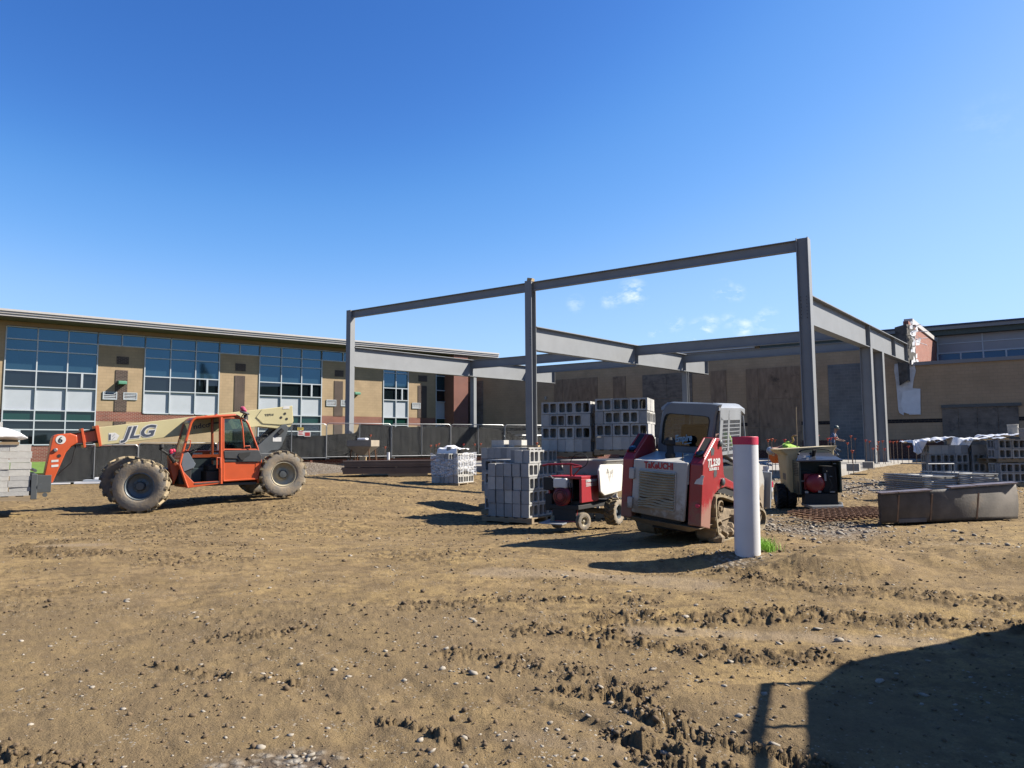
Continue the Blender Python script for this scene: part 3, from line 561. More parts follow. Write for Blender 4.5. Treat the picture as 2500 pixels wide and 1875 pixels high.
# roof
e = 1.55; q = FF.on(0, 752.5, 1, -e); zt_ = q[2]; zf_ = FF.on(0, 769.1, 1, -e)[2]; rend = FF.on(1217.3, 861.9, 1, -e)[0]
print('roof', zt_, zf_, 'ztop', ztop, 'rend', rend, 'corner', corner)
rf = MB(); hgt = zt_-zf_
prof = [(-e, zf_), (-e, zf_+hgt*.30), (-e+.05, zf_+hgt*.33), (-e-.06, zf_+hgt*.36), (-e-.06, zf_+hgt*.63), (-e-.01, zf_+hgt*.66), (-e-.12, zf_+hgt*.69), (-e-.12, zt_), (-e+.3, zt_+.02), (14, zt_+.6), (14, zf_+.3)]
rf.prism([(a, b) for a, b in prof], 0, -62, rend); rf.build('roof', M['fascia'], wing)
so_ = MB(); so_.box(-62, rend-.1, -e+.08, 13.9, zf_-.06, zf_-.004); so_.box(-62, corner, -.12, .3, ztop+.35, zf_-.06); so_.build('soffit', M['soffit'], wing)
# louvred vents and lamps
def vent(x0, x1, y0, y1):
    a, b = fs(x0, y0)[0], fs(x1, y0)[0]; t, u = fs((x0+x1)/2, y0)[1], fs((x0+x1)/2, y1)[1]; v = MB(); w = .05
    v.box(a, b, -.06, 0, t-w, t); v.box(a, b, -.06, 0, u, u+w); v.box(a, a+w, -.06, 0, u+w, t-w); v.box(b-w, b, -.06, 0, u+w, t-w)
    n = 4
    for i in range(n): z = u+w+(t-u-2*w)*(i+.5)/n; v.add([(a+w, -.055, z-.022), (b-w, -.055, z-.022), (b-w, -.03, z+.012), (a+w, -.03, z+.012)], [(0, 1, 2, 3)])
    o = v.build('vent', M['white_frame'], wing); k = MB(); k.box(a+w, b-w, -.022, -.005, u+w, t-w); k.build('vent_backing', M['black'], o)
for a in ((251, 286, 956.5, 975.5), (301, 335, 958.5, 976.5), (796.5, 820.4, 976, 991.6), (831.5, 856, 977, 992), (1005.8, 1026, 983.5, 997.7)): vent(*a)
for px, py in ((297, 935), (868, 961)):
    a, z = fs(px, py); l = MB(); l.prism([(-.02, z-.10), (-.45, z-.10), (-.45, z+.08), (-.02, z+.14)], 0, a-.24, a+.24); l.build('wall_lamp', M['green_paint'], wing, bev=.02)
# brick end pier
a0, a1 = fs(1096, 1000)[0], fs(1150, 1000)[0]
a0, a1 = FF.on(1108, 1000, 1, -1.4)[0], FF.on(1143, 1000, 1, -1.4)[0]; pr = MB(); pr.box(a0, a1, -1.4, .34, zb-1, zf_-.07); pr.build('brick_pier', M['red_brick'], wing)
rw_ = MB(); rw_.box(-62, corner+8, 12, 12.4, -1, zf_+.2); rw_.box(-62, -61.6, .36, 12, -1, zf_); rw_.box(corner+8, corner+8.4, 2, 12.4, -1, zf_); rw_.build('rear_wall', M['tan_block'], wing)

# ================================================================ SINGLE STOREY BLOCK behind the steel
BF = Fr((24.5, 44.2, 0), az=-34.57)
def bs(px, py, off=0.): q = BF.on(px, py, 1, off); return q[0], q[2]
hall = thing('school_hall', 'single storey tan block building in shade with boarded up openings behind the steel frame', 'building', BF)
xl = bs(1140, 1000)[0]; xp = bs(2215, 900)[0]; zc = bs(2260, 882.6)[1]; zcb = bs(2260, 891.3)[1]; zl = bs(1950, 852)[1]
print('hall', xl, xp, zc, zl)
w = MB(); w.box(xl-2, xp, 0, .4, -.5, zl-.25); w.box(xp, 22, 0, .4, -.5, zcb); w.box(xl-2, xp, 10, 10.4, -.5, zl-.3); w.box(xp, 22, 10, 10.4, -.5, zcb-.1); w.box(21.6, 22, .4, 10, -.5, zcb-.1); w.build('wall', brick('brown_block', (.56, .41, .26), (.60, .44, .285), (.48, .365, .24), .4, .2, .010, .15), hall)
c = MB(); c.box(xp+.2, 22.2, -.12, 10.5, zcb, zc); c.build('coping', M['coping'], hall); c = MB(); c.box(xl-2.1, xp+.1, -.12, 10.5, zl-.25, zl); c.build('coping', M['coping'], hall)
zk0, zk1 = bs(2303, 1031)[1], bs(2303, 1021.2)[1]
k = MB(); k.box(xl, 22, -.012, 0, zk0, zk1); k.build('dark_band', M['black_brick'], hall)
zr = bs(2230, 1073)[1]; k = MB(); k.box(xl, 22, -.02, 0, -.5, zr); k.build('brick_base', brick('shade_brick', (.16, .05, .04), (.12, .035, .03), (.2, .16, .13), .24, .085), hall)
def board(x0, x1, y0, y1, m='plywood', off=.05, seams=(), hz=(), frame=False, name='plywood_board', yref=None):
    a, b = bs(x0, (y0+y1)/2)[0], bs(x1, (y0+y1)/2)[0]; t, u = bs((x0+x1)/2, y0)[1], bs((x0+x1)/2, y1)[1]
    xs = [a]+[a+(b-a)*s_ for s_ in seams]+[b]; zs = [u]+[u+(t-u)*s_ for s_ in hz]+[t]
    for i in range(len(xs)-1):
        for j in range(len(zs)-1):
            p = MB(); d = .004*((i+j) % 2); p.box(xs[i]+.008, xs[i+1]-.008, -off-d, -.021, zs[j]+.008, zs[j+1]-.008); p.build(name, M[m], hall)
board(1113, 1180, 932, 1078, 'plywood_b', hz=(.5,)); board(1354, 1460, 924, 1078, 'plywood', seams=(.2,), hz=(.45,)); board(1498, 1529, 919, 1078, 'plywood', hz=(.4,))
board(1570, 1692, 912, 1085, 'plywood_b', seams=(.5,), hz=(.3, .65)); board(1737, 1775, 905, 1085, 'plywood', hz=(.55,)); board(1824, 1956, 897, 1100, 'plywood', seams=(.23,), hz=(.28, .62)); board(2302, 2490, 992, 1110, 'plywood_b', seams=(.22, .47, .74))
g = MB(); a, b = bs(2025, 1000)[0], bs(2106, 1000)[0]; g.box(a, b, -.03, .0, .3, bs(2060, 889)[1]); g.build('concrete_block_infill', M['cmu_wall'], hall)
lt = MB(); a, b = bs(2298, 994)[0], bs(2494, 990)[0]; lt.box(a, b, -.12, -.02, bs(2400, 991)[1]-.05, bs(2400, 991)[1]+.12); lt.build('lintel', M['dkgrey'], hall)
for px, py in ((1333, 972), (1168, 1013)): a, z = bs(px, py); k = MB(); k.box(a-.1, a+.1, -.09, 0, z-.13, z+.13); k.build('wall_box', M['galv'], hall, bev=.01)
# broken corner column with torn roofing
a, b = bs(2189, 850)[0], bs(2232, 850)[0]; zt2 = bs(2210, 790)[1]
k = MB(); zt0 = zt2-.1
zq0 = zcb-1.2; k.add([(a+.1, -.35, zq0), (b-.4, -.35, zq0+.3), (b, .8, zq0), (a, .8, zq0), (a, -.5, zt0-.15), (b-.3, -.5, zt0), (b, .8, zt0), (a, .8, zt0-.1)], [(0, 1, 5, 4), (1, 2, 6, 5), (2, 3, 7, 6), (3, 0, 4, 7), (4, 5, 6, 7)])
k.build('broken_column', mat('broken_masonry', (.13, .125, .12), .95, 0, .3, 3, dirt=(.035, .035, .035), damt=.6, dscale=1.2, bump=1, bscale=6), hall)
rs2 = random.Random(4); k = MB()
for i in range(26):
    z = zcb-.1+random.random()*(zt2-zcb+.1); y = -.45+rs2.random()*1.1; x = b-.15+(y+.5)*.22; s_ = rs2.uniform(.06, .22)
    k.add([(x, y-s_, z-s_), (x+s_*rs2.random(), y+s_, z-s_*.6), (x+s_*1.3*rs2.random(), y+s_*.4, z+s_*1.2), (x, y-s_*.7, z+s_*.5)], [(0, 1, 2), (0, 2, 3), (0, 1, 3)])
for i in range(6):
    z = zt2-.5+rs2.uniform(-.5, .3); k.tube([(b-.1, -.1+rs2.uniform(-.3, .6), z), (b+.4*rs2.random(), rs2.uniform(-.1, .6), z+rs2.uniform(-.3, .2)), (b+.8*rs2.random(), rs2.uniform(0, .8), z+rs2.uniform(-.5, .3))], .02, 4)
k.build('torn_insulation', M['plastic'], hall, recalc=False)
def ragged(pts, y0, y1, m, name):
    p = MB(); p.prism(pts, 1, y0, y1); return p.build(name, m, hall)
def bp(px, py): q = bs(px, py, -.06); return (q[0], q[1])
ragged([bp(*p) for p in ((2184, 889), (2200, 886), (2232, 886), (2236, 905), (2230, 930), (2228, 948), (2247, 949), (2248, 1012), (2220, 1013), (2216, 1002), (2208, 1001), (2206, 1014), (2196, 1008), (2193, 1000), (2190, 960), (2187, 930), (2183, 905))], -.07, -.02, M['membrane'], 'torn_membrane')
ragged([bp(*p) for p in ((2204, 955), (2246, 950), (2247, 1011), (2216, 1010), (2205, 1006), (2200, 985))], -.085, -.072, mat('white_wrap', (1.0, 1.05, 1.1), .6, 0, .08, 3), 'membrane_patch')

# ================================================================ TALLER BLOCK beyond
UF = Fr(BF.w((0, 13, 0)), az=-34.57)
def us(px, py, off=0.): q = UF.on(px, py, 1, off); return q[0], q[2]
upper = thing('school_gym', 'taller school block with grey panels and blue window strip above the tan wall', 'building', UF)
u0 = us(1846, 850)[0]; zt3 = us(2300, 797)[1]; zf3 = us(2287, 810)[1]; zs3 = us(2330, 818.5)[1]; zp3 = us(2400, 856.5)[1]; zw3 = us(2400, 873)[1]
k = MB(); k.box(u0, 30, -.9, 20, zf3, zt3-.12); k.build('roof', M['coping'], upper); k = MB(); k.box(u0, 30, -1, 20, zt3-.12, zt3); k.build('roof_edge', mat('navy_edge', (.02, .04, .09), .5), upper)
k = MB(); k.box(u0+.5, 30, -.6, 0.3, zs3, zf3); k.build('eave', M['far_green'], upper)
k = MB(); k.box(u0+.6, 30, 0, .4, zp3, zs3); k.box(u0+.6, 30, 0, .4, -1, zw3-.5); k.build('wall_panel', M['far_panel'], upper)
fx = MB(); zm = us(2400, 833)[1]; fx.box(us(2290, 840)[0], 30, -.05, 0, zm-.03, zm+.03); fx.box(u0+.6, 30, -.08, 0, zp3-.05, zp3+.05)
for px in (2289, 2399, 2510): x = us(px, 840)[0]; fx.box(x-.04, x+.04, -.05, 0, zp3+.05, zs3)
for px in (2289, 2345.5, 2401, 2457, 2513): x = us(px, 865)[0]; fx.box(x-.05, x+.05, -.08, 0, zw3-.5, zp3-.05)
o = fx.build('window', M['white_frame'], upper); k = MB(); k.box(u0+.6, 30, .03, .1, zw3-.5, zp3-.05); k.build('glass_pane', mat('navy_glass', (.02, .09, .20), .1, .3, .05, 1), o)
# low pale roofs left of it
k = MB(); x0, x1 = us(1632, 860)[0], us(1844, 845)[0]; zq = us(1700, 850)[1]; zq2 = us(1700, 861)[1]; k.box(x0, x1, -.3, 12, zq2, zq); k.build('low_roof', M['fascia'], upper); k = MB(); k.box(x0+.3, x1-.05, 0, 11.8, -1, zq2); k.build('low_wall', M['far_panel'], upper)
# sunlit brick parapet running back from the broken column
WFr = Fr(BF.w((xp+.15, .45, 0)), az=52.84)
par = thing('brick_parapet', 'sunlit red brick parapet wall with pale coping running back from the broken column', 'wall', WFr)
def ps(px, py): q = WFr.on(px, py, 1, 0.); return q[0], q[2]
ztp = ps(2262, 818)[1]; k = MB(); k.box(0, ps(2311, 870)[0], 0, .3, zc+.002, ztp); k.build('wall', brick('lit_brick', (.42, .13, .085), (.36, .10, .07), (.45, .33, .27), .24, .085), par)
k = MB(); k.box(1.0, ps(2311, 870)[0], -.1, .4, ztp, ztp+.28); k.build('coping', M['fascia'], par)
# ================================================================ SLAB
U_ = np.array([math.cos(R(-34.57)), math.sin(R(-34.57))]); W_ = np.array([math.cos(R(52.84)), math.sin(R(52.84))]); C1 = np.array([-9.0, 40.0]); ZS = .42
def uw(u, w): return C1+u*U_+w*W_
def slab_poly(u0, u1, w0, w1): return [tuple(uw(a, b)) for a, b in ((u0, w0), (u1, w0), (u1, w1), (u0, w1))]
k = MB(); k.prism(slab_poly(-.45, 24.75, -.5, 21.5), 2, -.8, ZS); k.prism(slab_poly(-2.0, -.45, -.4, 1.2), 2, -.8, ZS-.14)
k.prism(slab_poly(24.75, 33, 13.8, 14.2), 2, -.8, ZS-.06); o = k.build('foundation_slab', M['concrete'], kind='structure')
# ================================================================ STEEL FRAME
steel = thing('portal_frame', 'bolted grey steel portal frame of columns and deep beams standing on the slab', 'steel frame', Fr((C1[0], C1[1], ZS), az=-34.57))
SFm = Fr((C1[0], C1[1], ZS), az=-34.57); SI = Matrix(SFm.M()).inverted()
def ibeam(p0, p1, h, wf, tf=.03, tw=.018, name='beam', rot=0.):
    """p0,p1: world points on the top centre line; web vertical"""
    p0 = SFm.l(p0); p1 = SFm.l(p1); d = unit(p1-p0); s_ = unit(np.cross(d, [0, 0, 1])); up = np.cross(s_, d); k = MB()
    def bx(a0, a1, b0, b1):
        vs = []
        for p in (p0, p1):
            for a, b in ((a0, b0), (a1, b0), (a1, b1), (a0, b1)): vs.append(p+s_*a+up*b)
        k.add(vs, [(0, 1, 2, 3), (7, 6, 5, 4), (0, 4, 5, 1), (1, 5, 6, 2), (2, 6, 7, 3), (3, 7, 4, 0)])
    bx(-wf/2, wf/2, -tf, 0); bx(-wf/2, wf/2, -h, -h+tf); bx(-tw/2, tw/2, -h+tf, -tf)
    L_ = np.linalg.norm(p1-p0)
    return k.build(name, M['steel'], steel)
def column(u, w, z1, dx, dy, kind='I', z0=ZS, name='column'):
    """flanges parallel to the long side (X of the frame)"""
    k = MB(); c = SFm.l((*uw(u, w), z0)); zt = z1-z0; x, y = c[0], c[1]; z = c[2]; t = .03
    if kind == 'T': k.box(x-dx/2, x+dx/2, y-dy/2, y+dy/2, z, z+zt)
    elif kind == 'R': k.box(x-dx/2, x-dx/2+t, y-dy/2, y+dy/2, z, z+zt); k.box(x+dx/2-t, x+dx/2, y-dy/2, y+dy/2, z, z+zt); k.box(x-dx/2+t, x+dx/2-t, y-dy/2+.10, y-dy/2+.12, z, z+zt)
    else:
        k.box(x-dx/2, x+dx/2, y-dy/2, y-dy/2+t, z, z+zt); k.box(x-dx/2, x+dx/2, y+dy/2-t, y+dy/2, z, z+zt); k.box(x-.01, x+.01, y-dy/2+t, y+dy/2-t, z, z+zt)
    o = k.build(name, M['steel'], steel); b = MB(); b.box(x-dx/2-.08, x+dx/2+.08, y-dy/2-.08, y+dy/2+.08, z, z+.03); b.build('base_plate', M['steel'], o)
    return o
ZT = 8.93; u2 = 12.0; u3 = 24.1
column(0, 0, ZT+.02, .34, .34, 'T'); column(u2, 0, ZT+.06, .36, .40); column(u3, 0, ZT+.03, .42, .46, 'R')
cp = MB(); c = SFm.l((*uw(u2, 0), ZT+.06)); cp.box(c[0]-.1, c[0]+.16, c[1]-.12, c[1]+.12, c[2]+.002, c[2]+.14, rot=rotm('Y', 12)); cp.build('cap_block', M['wood_new'], steel)
def wpt(u, w, z): p = uw(u, w); return (p[0], p[1], z)
ibeam(wpt(.17, 0, ZT), wpt(u2-.2, 0, ZT), .41, .2); ibeam(wpt(u2+.2, 0, ZT), wpt(u3-.22, 0, ZT), .41, .2)
WZ = {}
for u, z0, z1, wl in ((0, 6.91, 7.27, 20.2), (u2, 6.88, 7.27, 20.7), (u3, 6.85, 7.29, 21.1)):
    s0 = .18 if u == 0 else .21; ibeam(wpt(u, s0, z0), wpt(u, wl, z1), 1.12, .40, .035, .02); WZ[u] = lambda w, z0=z0, z1=z1, wl=wl: z0+(z1-z0)*w/wl
for wr in (10.35, 17.0):
    for a, b in ((0, u2), (u2, u3)):
        ibeam(wpt(a+.03, wr, WZ[a](wr)-.035), wpt(b-.03, wr, WZ[b](wr)-.035), .56 if wr < 12 else .53, .2)
column(0, 10.6, WZ[0](10.6)-1.12, .30, .30, 'T'); column(u2, 17.25, WZ[u2](17.25)-1.12, .34, .34); column(u3, 10.2, WZ[u3](10.2)-1.12, .48, .62, 'R'); column(u3, 13.15, WZ[u3](13.15)-1.12, .44, .62, 'R')
for u in (0, u2, u3):     # stiffeners and end plates, bolt rows
    k = MB(); wl = {0: 20.2, u2: 20.7, u3: 21.1}[u]
    for w_, hw in ((10.35, .18), (17.0, .18), (wl-.01, .19)):
        c = SFm.l((*uw(u, w_), 0)); z = SFm.l((*uw(u, w_), WZ[u](w_)))[2]; X = unit(SFm.l((*(np.array(uw(u, w_+1))), 0))-c)
        k.box(c[0]-hw, c[0]+hw, c[1]-.01, c[1]+.01, z-1.085, z-.035); k.build('stiffener', M['steel'], steel); k = MB()
k = MB()
for u, x in ((u2, .11), (u3, -.1), (u3, .1)):
    for i in range(7):
        c = SFm.l(wpt(u, -.2, 6.75-i*.13)); k.lathe([(.016, -.02), (.016, .006)], (c[0]+x, c[1]-.003, c[2]), (0, 1, 0), 8)
k.build('bolt_hole', M['black'], steel)
# ================================================================ FENCES
def fence_panel(fr, L_, Hh, label, fab=None, group='fence panels'):
    t = thing('fence_panel', label, 'fence', fr, group); k = MB(); r = .021; rc = .14
    path = [(0, 0, 0), (0, 0, Hh-rc), (rc*.3, 0, Hh-rc*.3), (rc, 0, Hh), (L_-rc, 0, Hh), (L_-rc*.3, 0, Hh-rc*.3), (L_, 0, Hh-rc), (L_, 0, 0)]
    k.tube(path, r, 6); k.tube([(0, 0, .12), (L_, 0, .12)], r, 6); k.tube([(L_/2, 0, .12), (L_/2, 0, Hh)], r, 6); k.box(-.04, .04, -.4, .4, 0, .04); k.build('frame', M['galv'], t)
    q = MB(); q.quad((.02, .0, .12), (L_-.02, 0, .12), (L_-.02, 0, Hh-.02), (.02, 0, Hh-.02)); q.build('wire_mesh', M['chain'], t, recalc=False)
    if fab:
        q = MB(); n = 26; vs = []; fc = []
        for i in range(n+1):
            x = L_*i/n; zt = np.interp(x/L_, [a for a, _ in fab], [b for _, b in fab])
            for j in range(7): z = .0+(zt)*j/6; vs.append((x, .05+.03*math.sin(x*5.1+j*.6)*math.sin(j*1.1)+.02*math.sin(x*17), z))
        for i in range(n):
            for j in range(6): a = i*7+j; fc.append((a, a+7, a+8, a+1))
        q.add(vs, fc, True); q.build('shade_fabric', M['fabric'], t, recalc=False)
    return t
fx0 = P(117, 1130, 33.0); az = 37.0; L_ = 3.66
for i in range(8):
    o = np.array([fx0[0]+math.cos(R(az))*i*3.7, fx0[1]+math.sin(R(az))*i*3.7, 0]); o[2] = -.30+.075*i
    fence_panel(Fr(o, az=az+(1.5 if i % 2 else -1)), L_, 1.83, 'chain link fence panel backed with full height black fabric behind the orange lift', [(0, 1.80), (.5, 1.76), (1, 1.80)], 'fabric covered fence panels behind the lift')
fx1 = P(622, 1100, 37.0); az = 31.0; labels = ['fence panel with warning signs, clear above and black fabric below', 'fence panel left of the steel column with fabric rising to the right', 'fence panel with the steel hopper in front of it', 'fence panel with black fabric up to its top rail', 'fence panel whose fabric sags down beside the brick pier', 'last fence panel in the shade of the brick pier']
fabs = [[(0, 1.25), (1, 1.3)], [(0, 1.3), (.45, 1.4), (.5, 1.9), (1, 1.85)], [(0, 1.75), (1, 1.78)], [(0, 1.78), (.6, 1.78), (1, 1.6)], [(0, 1.6), (.35, 1.1), (1, 1.35)], [(0, 1.4), (1, 1.5)]]
for i in range(6):
    o = np.array([fx1[0]+math.cos(R(az))*i*3.7, fx1[1]+math.sin(R(az))*i*3.7, .70 if i > 0 else .66]); fr = Fr(o, az=az+(.6 if i % 2 else -.6))
    fence_panel(fr, L_, 1.93, labels[i], fabs[i], 'fence panels along the school wing')
    if i == 0: SGN = fr
def signs():
    for nm, lb, (px0, py0, px1, py1), bm, tm, rows in (('warning_sign', 'small yellow warning sign at the top of the fence', (726, 1043.5, 741, 1050.5), 'yellow_sign', 'black_ink', 2), ('safety_sign', 'white safety sign with red heading hung on the fence', (727, 1052, 742, 1064), 'white_sign', 'red_ink', 3), ('danger_sign', 'dark red sign with white border hung on the fence', (743, 1054, 758, 1066), 'white_sign', 'red_sign', 0)):
        a = SGN.on(px0, py0, 1, -.03); b = SGN.on(px1, py1, 1, -.03); t = thing(nm, lb, 'sign', SGN, 'signs on the fence'); k = MB(); k.box(a[0], b[0], -.035, -.028, b[2], a[2]); k.build('board', M[bm], t)
        k = MB(); wv, hv = b[0]-a[0], a[2]-b[2]
        if rows == 0: k.box(a[0]+wv*.1, b[0]-wv*.1, -.039, -.036, b[2]+hv*.12, a[2]-hv*.12)
        else:
            for r_ in range(rows): z = a[2]-hv*(r_+.75)/(rows+.5); k.box(a[0]+wv*.12, b[0]-wv*.12-(r_ % 2)*wv*.15, -.039, -.036, z, z+hv*.14)
        k.build('lettering_band', M[tm], t)
signs()
# low brick ledge under the fence, white sheets
lf = Fr((fx1[0]+1.2, fx1[1]+2.0, 0), az=31); k = MB(); k.box(0, 22, -.75, -.5, .45, .80); t = k.build('brick_ledge', M['red_brick'], label='low red brick ledge in front of the fence panels', cat='low wall'); t.matrix_world = lf.M()
# ================================================================ CONCRETE BLOCKS AND PALLETS
def cmu_mesh(L_=.390, W_b=.280, H_=.192, cores=True, m='block'):
    """hollow block, cores run along z"""
    k = MB(); x, y, z = L_/2, W_b/2, H_/2
    if not cores: k.box(-x, x, -y, y, -z, z)
    else:
        k.add([(-x, -y, -z), (x, -y, -z), (x, y, -z), (-x, y, -z), (-x, -y, z), (x, -y, z), (x, y, z), (-x, y, z)], [(0, 1, 5, 4), (1, 2, 6, 5), (2, 3, 7, 6), (3, 0, 4, 7)])
        t = .036; cs = [(-x+t, -.016), (.016, x-t)]; r = .022
        for sg in (-1, 1):
            zz = sg*z
            # face bars round the two cores
            for a, b, c, d in ((-x, x, -y, -y+t), (-x, x, y-t, y), (-x, -x+t, -y+t, y-t), (x-t, x, -y+t, y-t), (-.016, .016, -y+t, y-t)): k.quad((a, c, zz), (b, c, zz), (b, d, zz), (a, d, zz))
        for a, b in cs:
            c, d = -y+t, y-t
            loop = [(a+r, c), (b-r, c), (b, c+r), (b, d-r), (b-r, d), (a+r, d), (a, d-r), (a, c+r)]
            for sg in (-1, 1):
                for (p, q, s_) in (((a, c), (a+r, c), (a, c+r)), ((b, c), (b, c+r), (b-r, c)), ((b, d), (b-r, d), (b, d-r)), ((a, d), (a, d-r), (a+r, d))): k.add([(*p, sg*z), (*q, sg*z), (*s_, sg*z)], [(0, 1, 2)])
            k.loft([[(u, v, -z) for u, v in loop], [(u, v, z) for u, v in loop]], caps=False, smooth=False)
    o = k.build('concrete_block', M[m]); me = o.data; bpy.data.objects.remove(o); return me
BLK = {m: cmu_mesh(m=m) for m in ('block', 'block_b', 'block_c')}
CUTS = {m: cmu_mesh(.392, .092, .192, False, m) for m in ('block', 'block_b', 'block_c')}
RO = {'F': Matrix(((1, 0, 0), (0, 0, -1), (0, 1, 0))).to_4x4(),         # cores face the front
      'E': Matrix(((0, 0, 1), (1, 0, 0), (0, 1, 0))).to_4x4()}          # plain end to the front, cores to the side
RO['U'] = Matrix.Identity(4)                                             # cores up
nblk = 0
def blk(fr, kind, x, y, z, label, group, tw=1.5, mats_=('block', 'block', 'block_b', 'block_c'), lib=None):
    """x,y,z: lower front left corner in the pile's frame"""
    global nblk
    me = (lib or BLK)[random.choice(mats_)]
    w_ = .285 if lib is None else .092
    dx, dy, dz = {'F': (.392, .192, w_), 'E': (.192, .392, w_), 'U': (.392, w_, .192)}[kind]
    j = lambda a: random.uniform(-a, a)
    mw = fr.M() @ Matrix.Translation((x+dx/2+j(.004), y+dy/2+j(.016), z+dz/2)) @ Matrix.Rotation(R(j(tw)), 4, 'Z') @ RO[kind]
    if group in FAR:        # the piles that show smallest become one mass
        FARB.v += [tuple(mw @ v_.co) for v_ in me.vertices]; n_ = len(FARB.v)-len(me.vertices); FARB.f += [tuple(i_+n_ for i_ in p_.vertices) for p_ in me.polygons]; FARB.s += [False]*len(me.polygons); FARB.mi += [FARM.index(me.materials[0].name)]*len(me.polygons); return
    o = bpy.data.objects.new('concrete_block', me); COL.objects.link(o); nblk += 1; o.matrix_world = mw
    return tag(o, label, 'concrete block', group)
FARB = MB(); FAR = ('blocks in the shrink wrapped pile', 'blocks in the sheeted pile on the right', 'blocks in the rightmost pile'); FARM = ['block', 'block_b', 'block_c']
def pallet(fr, x, y, z, Lx, Ly, label, group='wooden pallets', boards=True):
    p0 = fr.w((x, y, z)); f2 = Fr(p0, X=fr.X, Y=fr.Y); t = thing('wooden_pallet', label, 'pallet', f2, group); k = MB()
    for i in range(3): yy = (Ly-.09)*i/2; k.box(0, Lx, yy, yy+.09, .02, .105)
    k.build('stringer', M['wood'], t); k = MB(); n = 6
    for i in range(n): xx = (Lx-.13)*i/(n-1); k.box(xx, xx+.13, 0, Ly, .105, .125)
    k.build('deck_board', M['wood'], t, kind='stuff'); k = MB()
    for i in range(3): xx = (Lx-.13)*i/2; k.box(xx, xx+.13, 0, Ly, 0, .02)
    k.build('bottom_board', M['wood'], t); return .125
PW = .197; PH = .289; PLn = .397
# -- near pile A, beside the red buggy
c = G(1189, 1272, -.27); A_az = -33; FA = Fr(c, az=A_az); FA.o[2] = -.28
# shift so the right end sits at the photo's corner
pallet(FA, -.12, -.03, 0, 1.3, 1.25, 'weathered pallet under the nearest pile of blocks')
gA = 'blocks in the nearest pile'; lA = 'grey concrete block in the nearest pile, left of the red buggy'
for r in range(4):
    for d in range(3):
        for x in range(5):
            if 0 < x < 4 and d == 2 and r < 3: continue
            if 0 < x < 4 and d == 1 and r < 3: continue
            blk(FA, 'E', .03+x*.218, d*PLn, .125+r*PH, lA, gA)
lT = 'grey block standing on top of the nearest pile'
for x, d in ((2.55, 0.35), (3.35, .1), (3.35, 1.1), (4.2, .15), (4.2, 1.15), (4.25, 2.1)): blk(FA, 'E', .03+x*.205, d*PLn, .125+4*PH, lT, 'loose blocks on top of the nearest pile')
# -- pile B and C behind it
FB = Fr(P(1181, 1100, 17.1), az=A_az-2); FB.o[2] = -.22; pallet(FB, -.06, -.03, 0, 1.3, 1.25, 'pallet under the second pile of blocks')
gB = 'blocks in the second pile'; lB = 'grey hollow block in the pile behind the nearest pile'
for r in range(4):
    for x in range(3):
        if r == 1: continue
        blk(FB, 'F', .02+x*PLn, 0, .125+r*PH, lB, gB)
        if r == 3: [blk(FB, 'F', .02+x*PLn, .2*q, .125+r*PH, lB, gB) for q in range(1, 6)]
    if r == 1: [blk(FB, 'E', .02+x*PW, 0, .125+r*PH, lB, gB) for x in range(6)]
    if r < 3: blk(FB, 'F', .02, .6, .125+r*PH, lB, gB); 
FC = Fr(P(1174, 1100, 19.2), az=A_az+2); FC.o[2] = -.27; pallet(FC, -.06, -.03, 0, 1.5, 1.25, 'pallet under the third pile of blocks')
gC = 'blocks in the third pile'; lC = 'grey block in the third pile, behind the two near piles'
for r in range(1, 5):
    for x in range(7): blk(FC, 'E', .02+x*PW, 0, .16+r*PH, lC, gC)
    if r == 4: [blk(FC, 'U' if False else 'E', .02+x*PW, PLn*d, .16+r*PH, lC, gC) for x in range(7) for d in (1, 2)]
k = thing('plank_offcut', 'pale plank offcut lying on the third pile', 'plank', FC); q = MB(); q.box(1.0, 1.7, .05, .15, .17+5*PH, .21+5*PH); q.build('board', M['wood_new'], k)
for i, (x, y) in enumerate(((.15, .3), (.65, .35))): blk(FC, 'U', x, y, .16+5*PH, 'pair of plain blocks laid on top of the third pile' if i == 0 else 'right hand block of the pair on the third pile', 'two blocks on the third pile', mats_=('block_c',))
# -- tall double stacked cubes behind the red loader
D0 = 16.9; p = P(1322, 1106, D0); FL = Fr((p[0], p[1], 0), az=-20.5); zt_top = P(1322, 1100, D0)[2]
zcube = 1.11
def big_cube(fr, z, rows, label, group, side=True, top=False):
    for ri, kind in enumerate(rows):
        zz = z+.125+(len(rows)-1-ri)*PH
        for lay in range(2):
            if kind == 'E':
                if lay == 0: [blk(fr, 'E', x*PW, 0, zz, label, group, 1) for x in range(6)]
            elif kind == 'F': [blk(fr, 'F', x*PLn, 0, zz, label, group, 1) for x in range(3)] if lay == 0 else [blk(fr, 'E', x*PW, .2, zz, label, group, 1) for x in range(5 if side else 6)]
            elif lay == 0: blk(fr, 'E', 0, 0, zz, label, group, 1); blk(fr, 'E', 5*PW, 0, zz, label, group, 1); [blk(fr, 'F', PW+x*PLn, 0, zz, label, group, 1) for x in range(2)]
            else: [blk(fr, 'E', PW+x*PW, .2, zz, label, group, 1) for x in range(4)]
        if side:
            if kind == 'F': [blk(fr, 'F', 2*PLn, .2+.2*q, zz, label, group, 1) for q in range(4)]
            else: [blk(fr, 'E', 5*PW, PLn*q, zz, label, group, 1) for q in (1, 2)]
        if top and ri == 0: [blk(fr, 'F', x*PLn, .6+.2*q, zz, label, group, 1) for x in range(2) for q in range(2)]
FL2 = Fr(FL.w((1.30, -.03, 0)), az=-19.5)
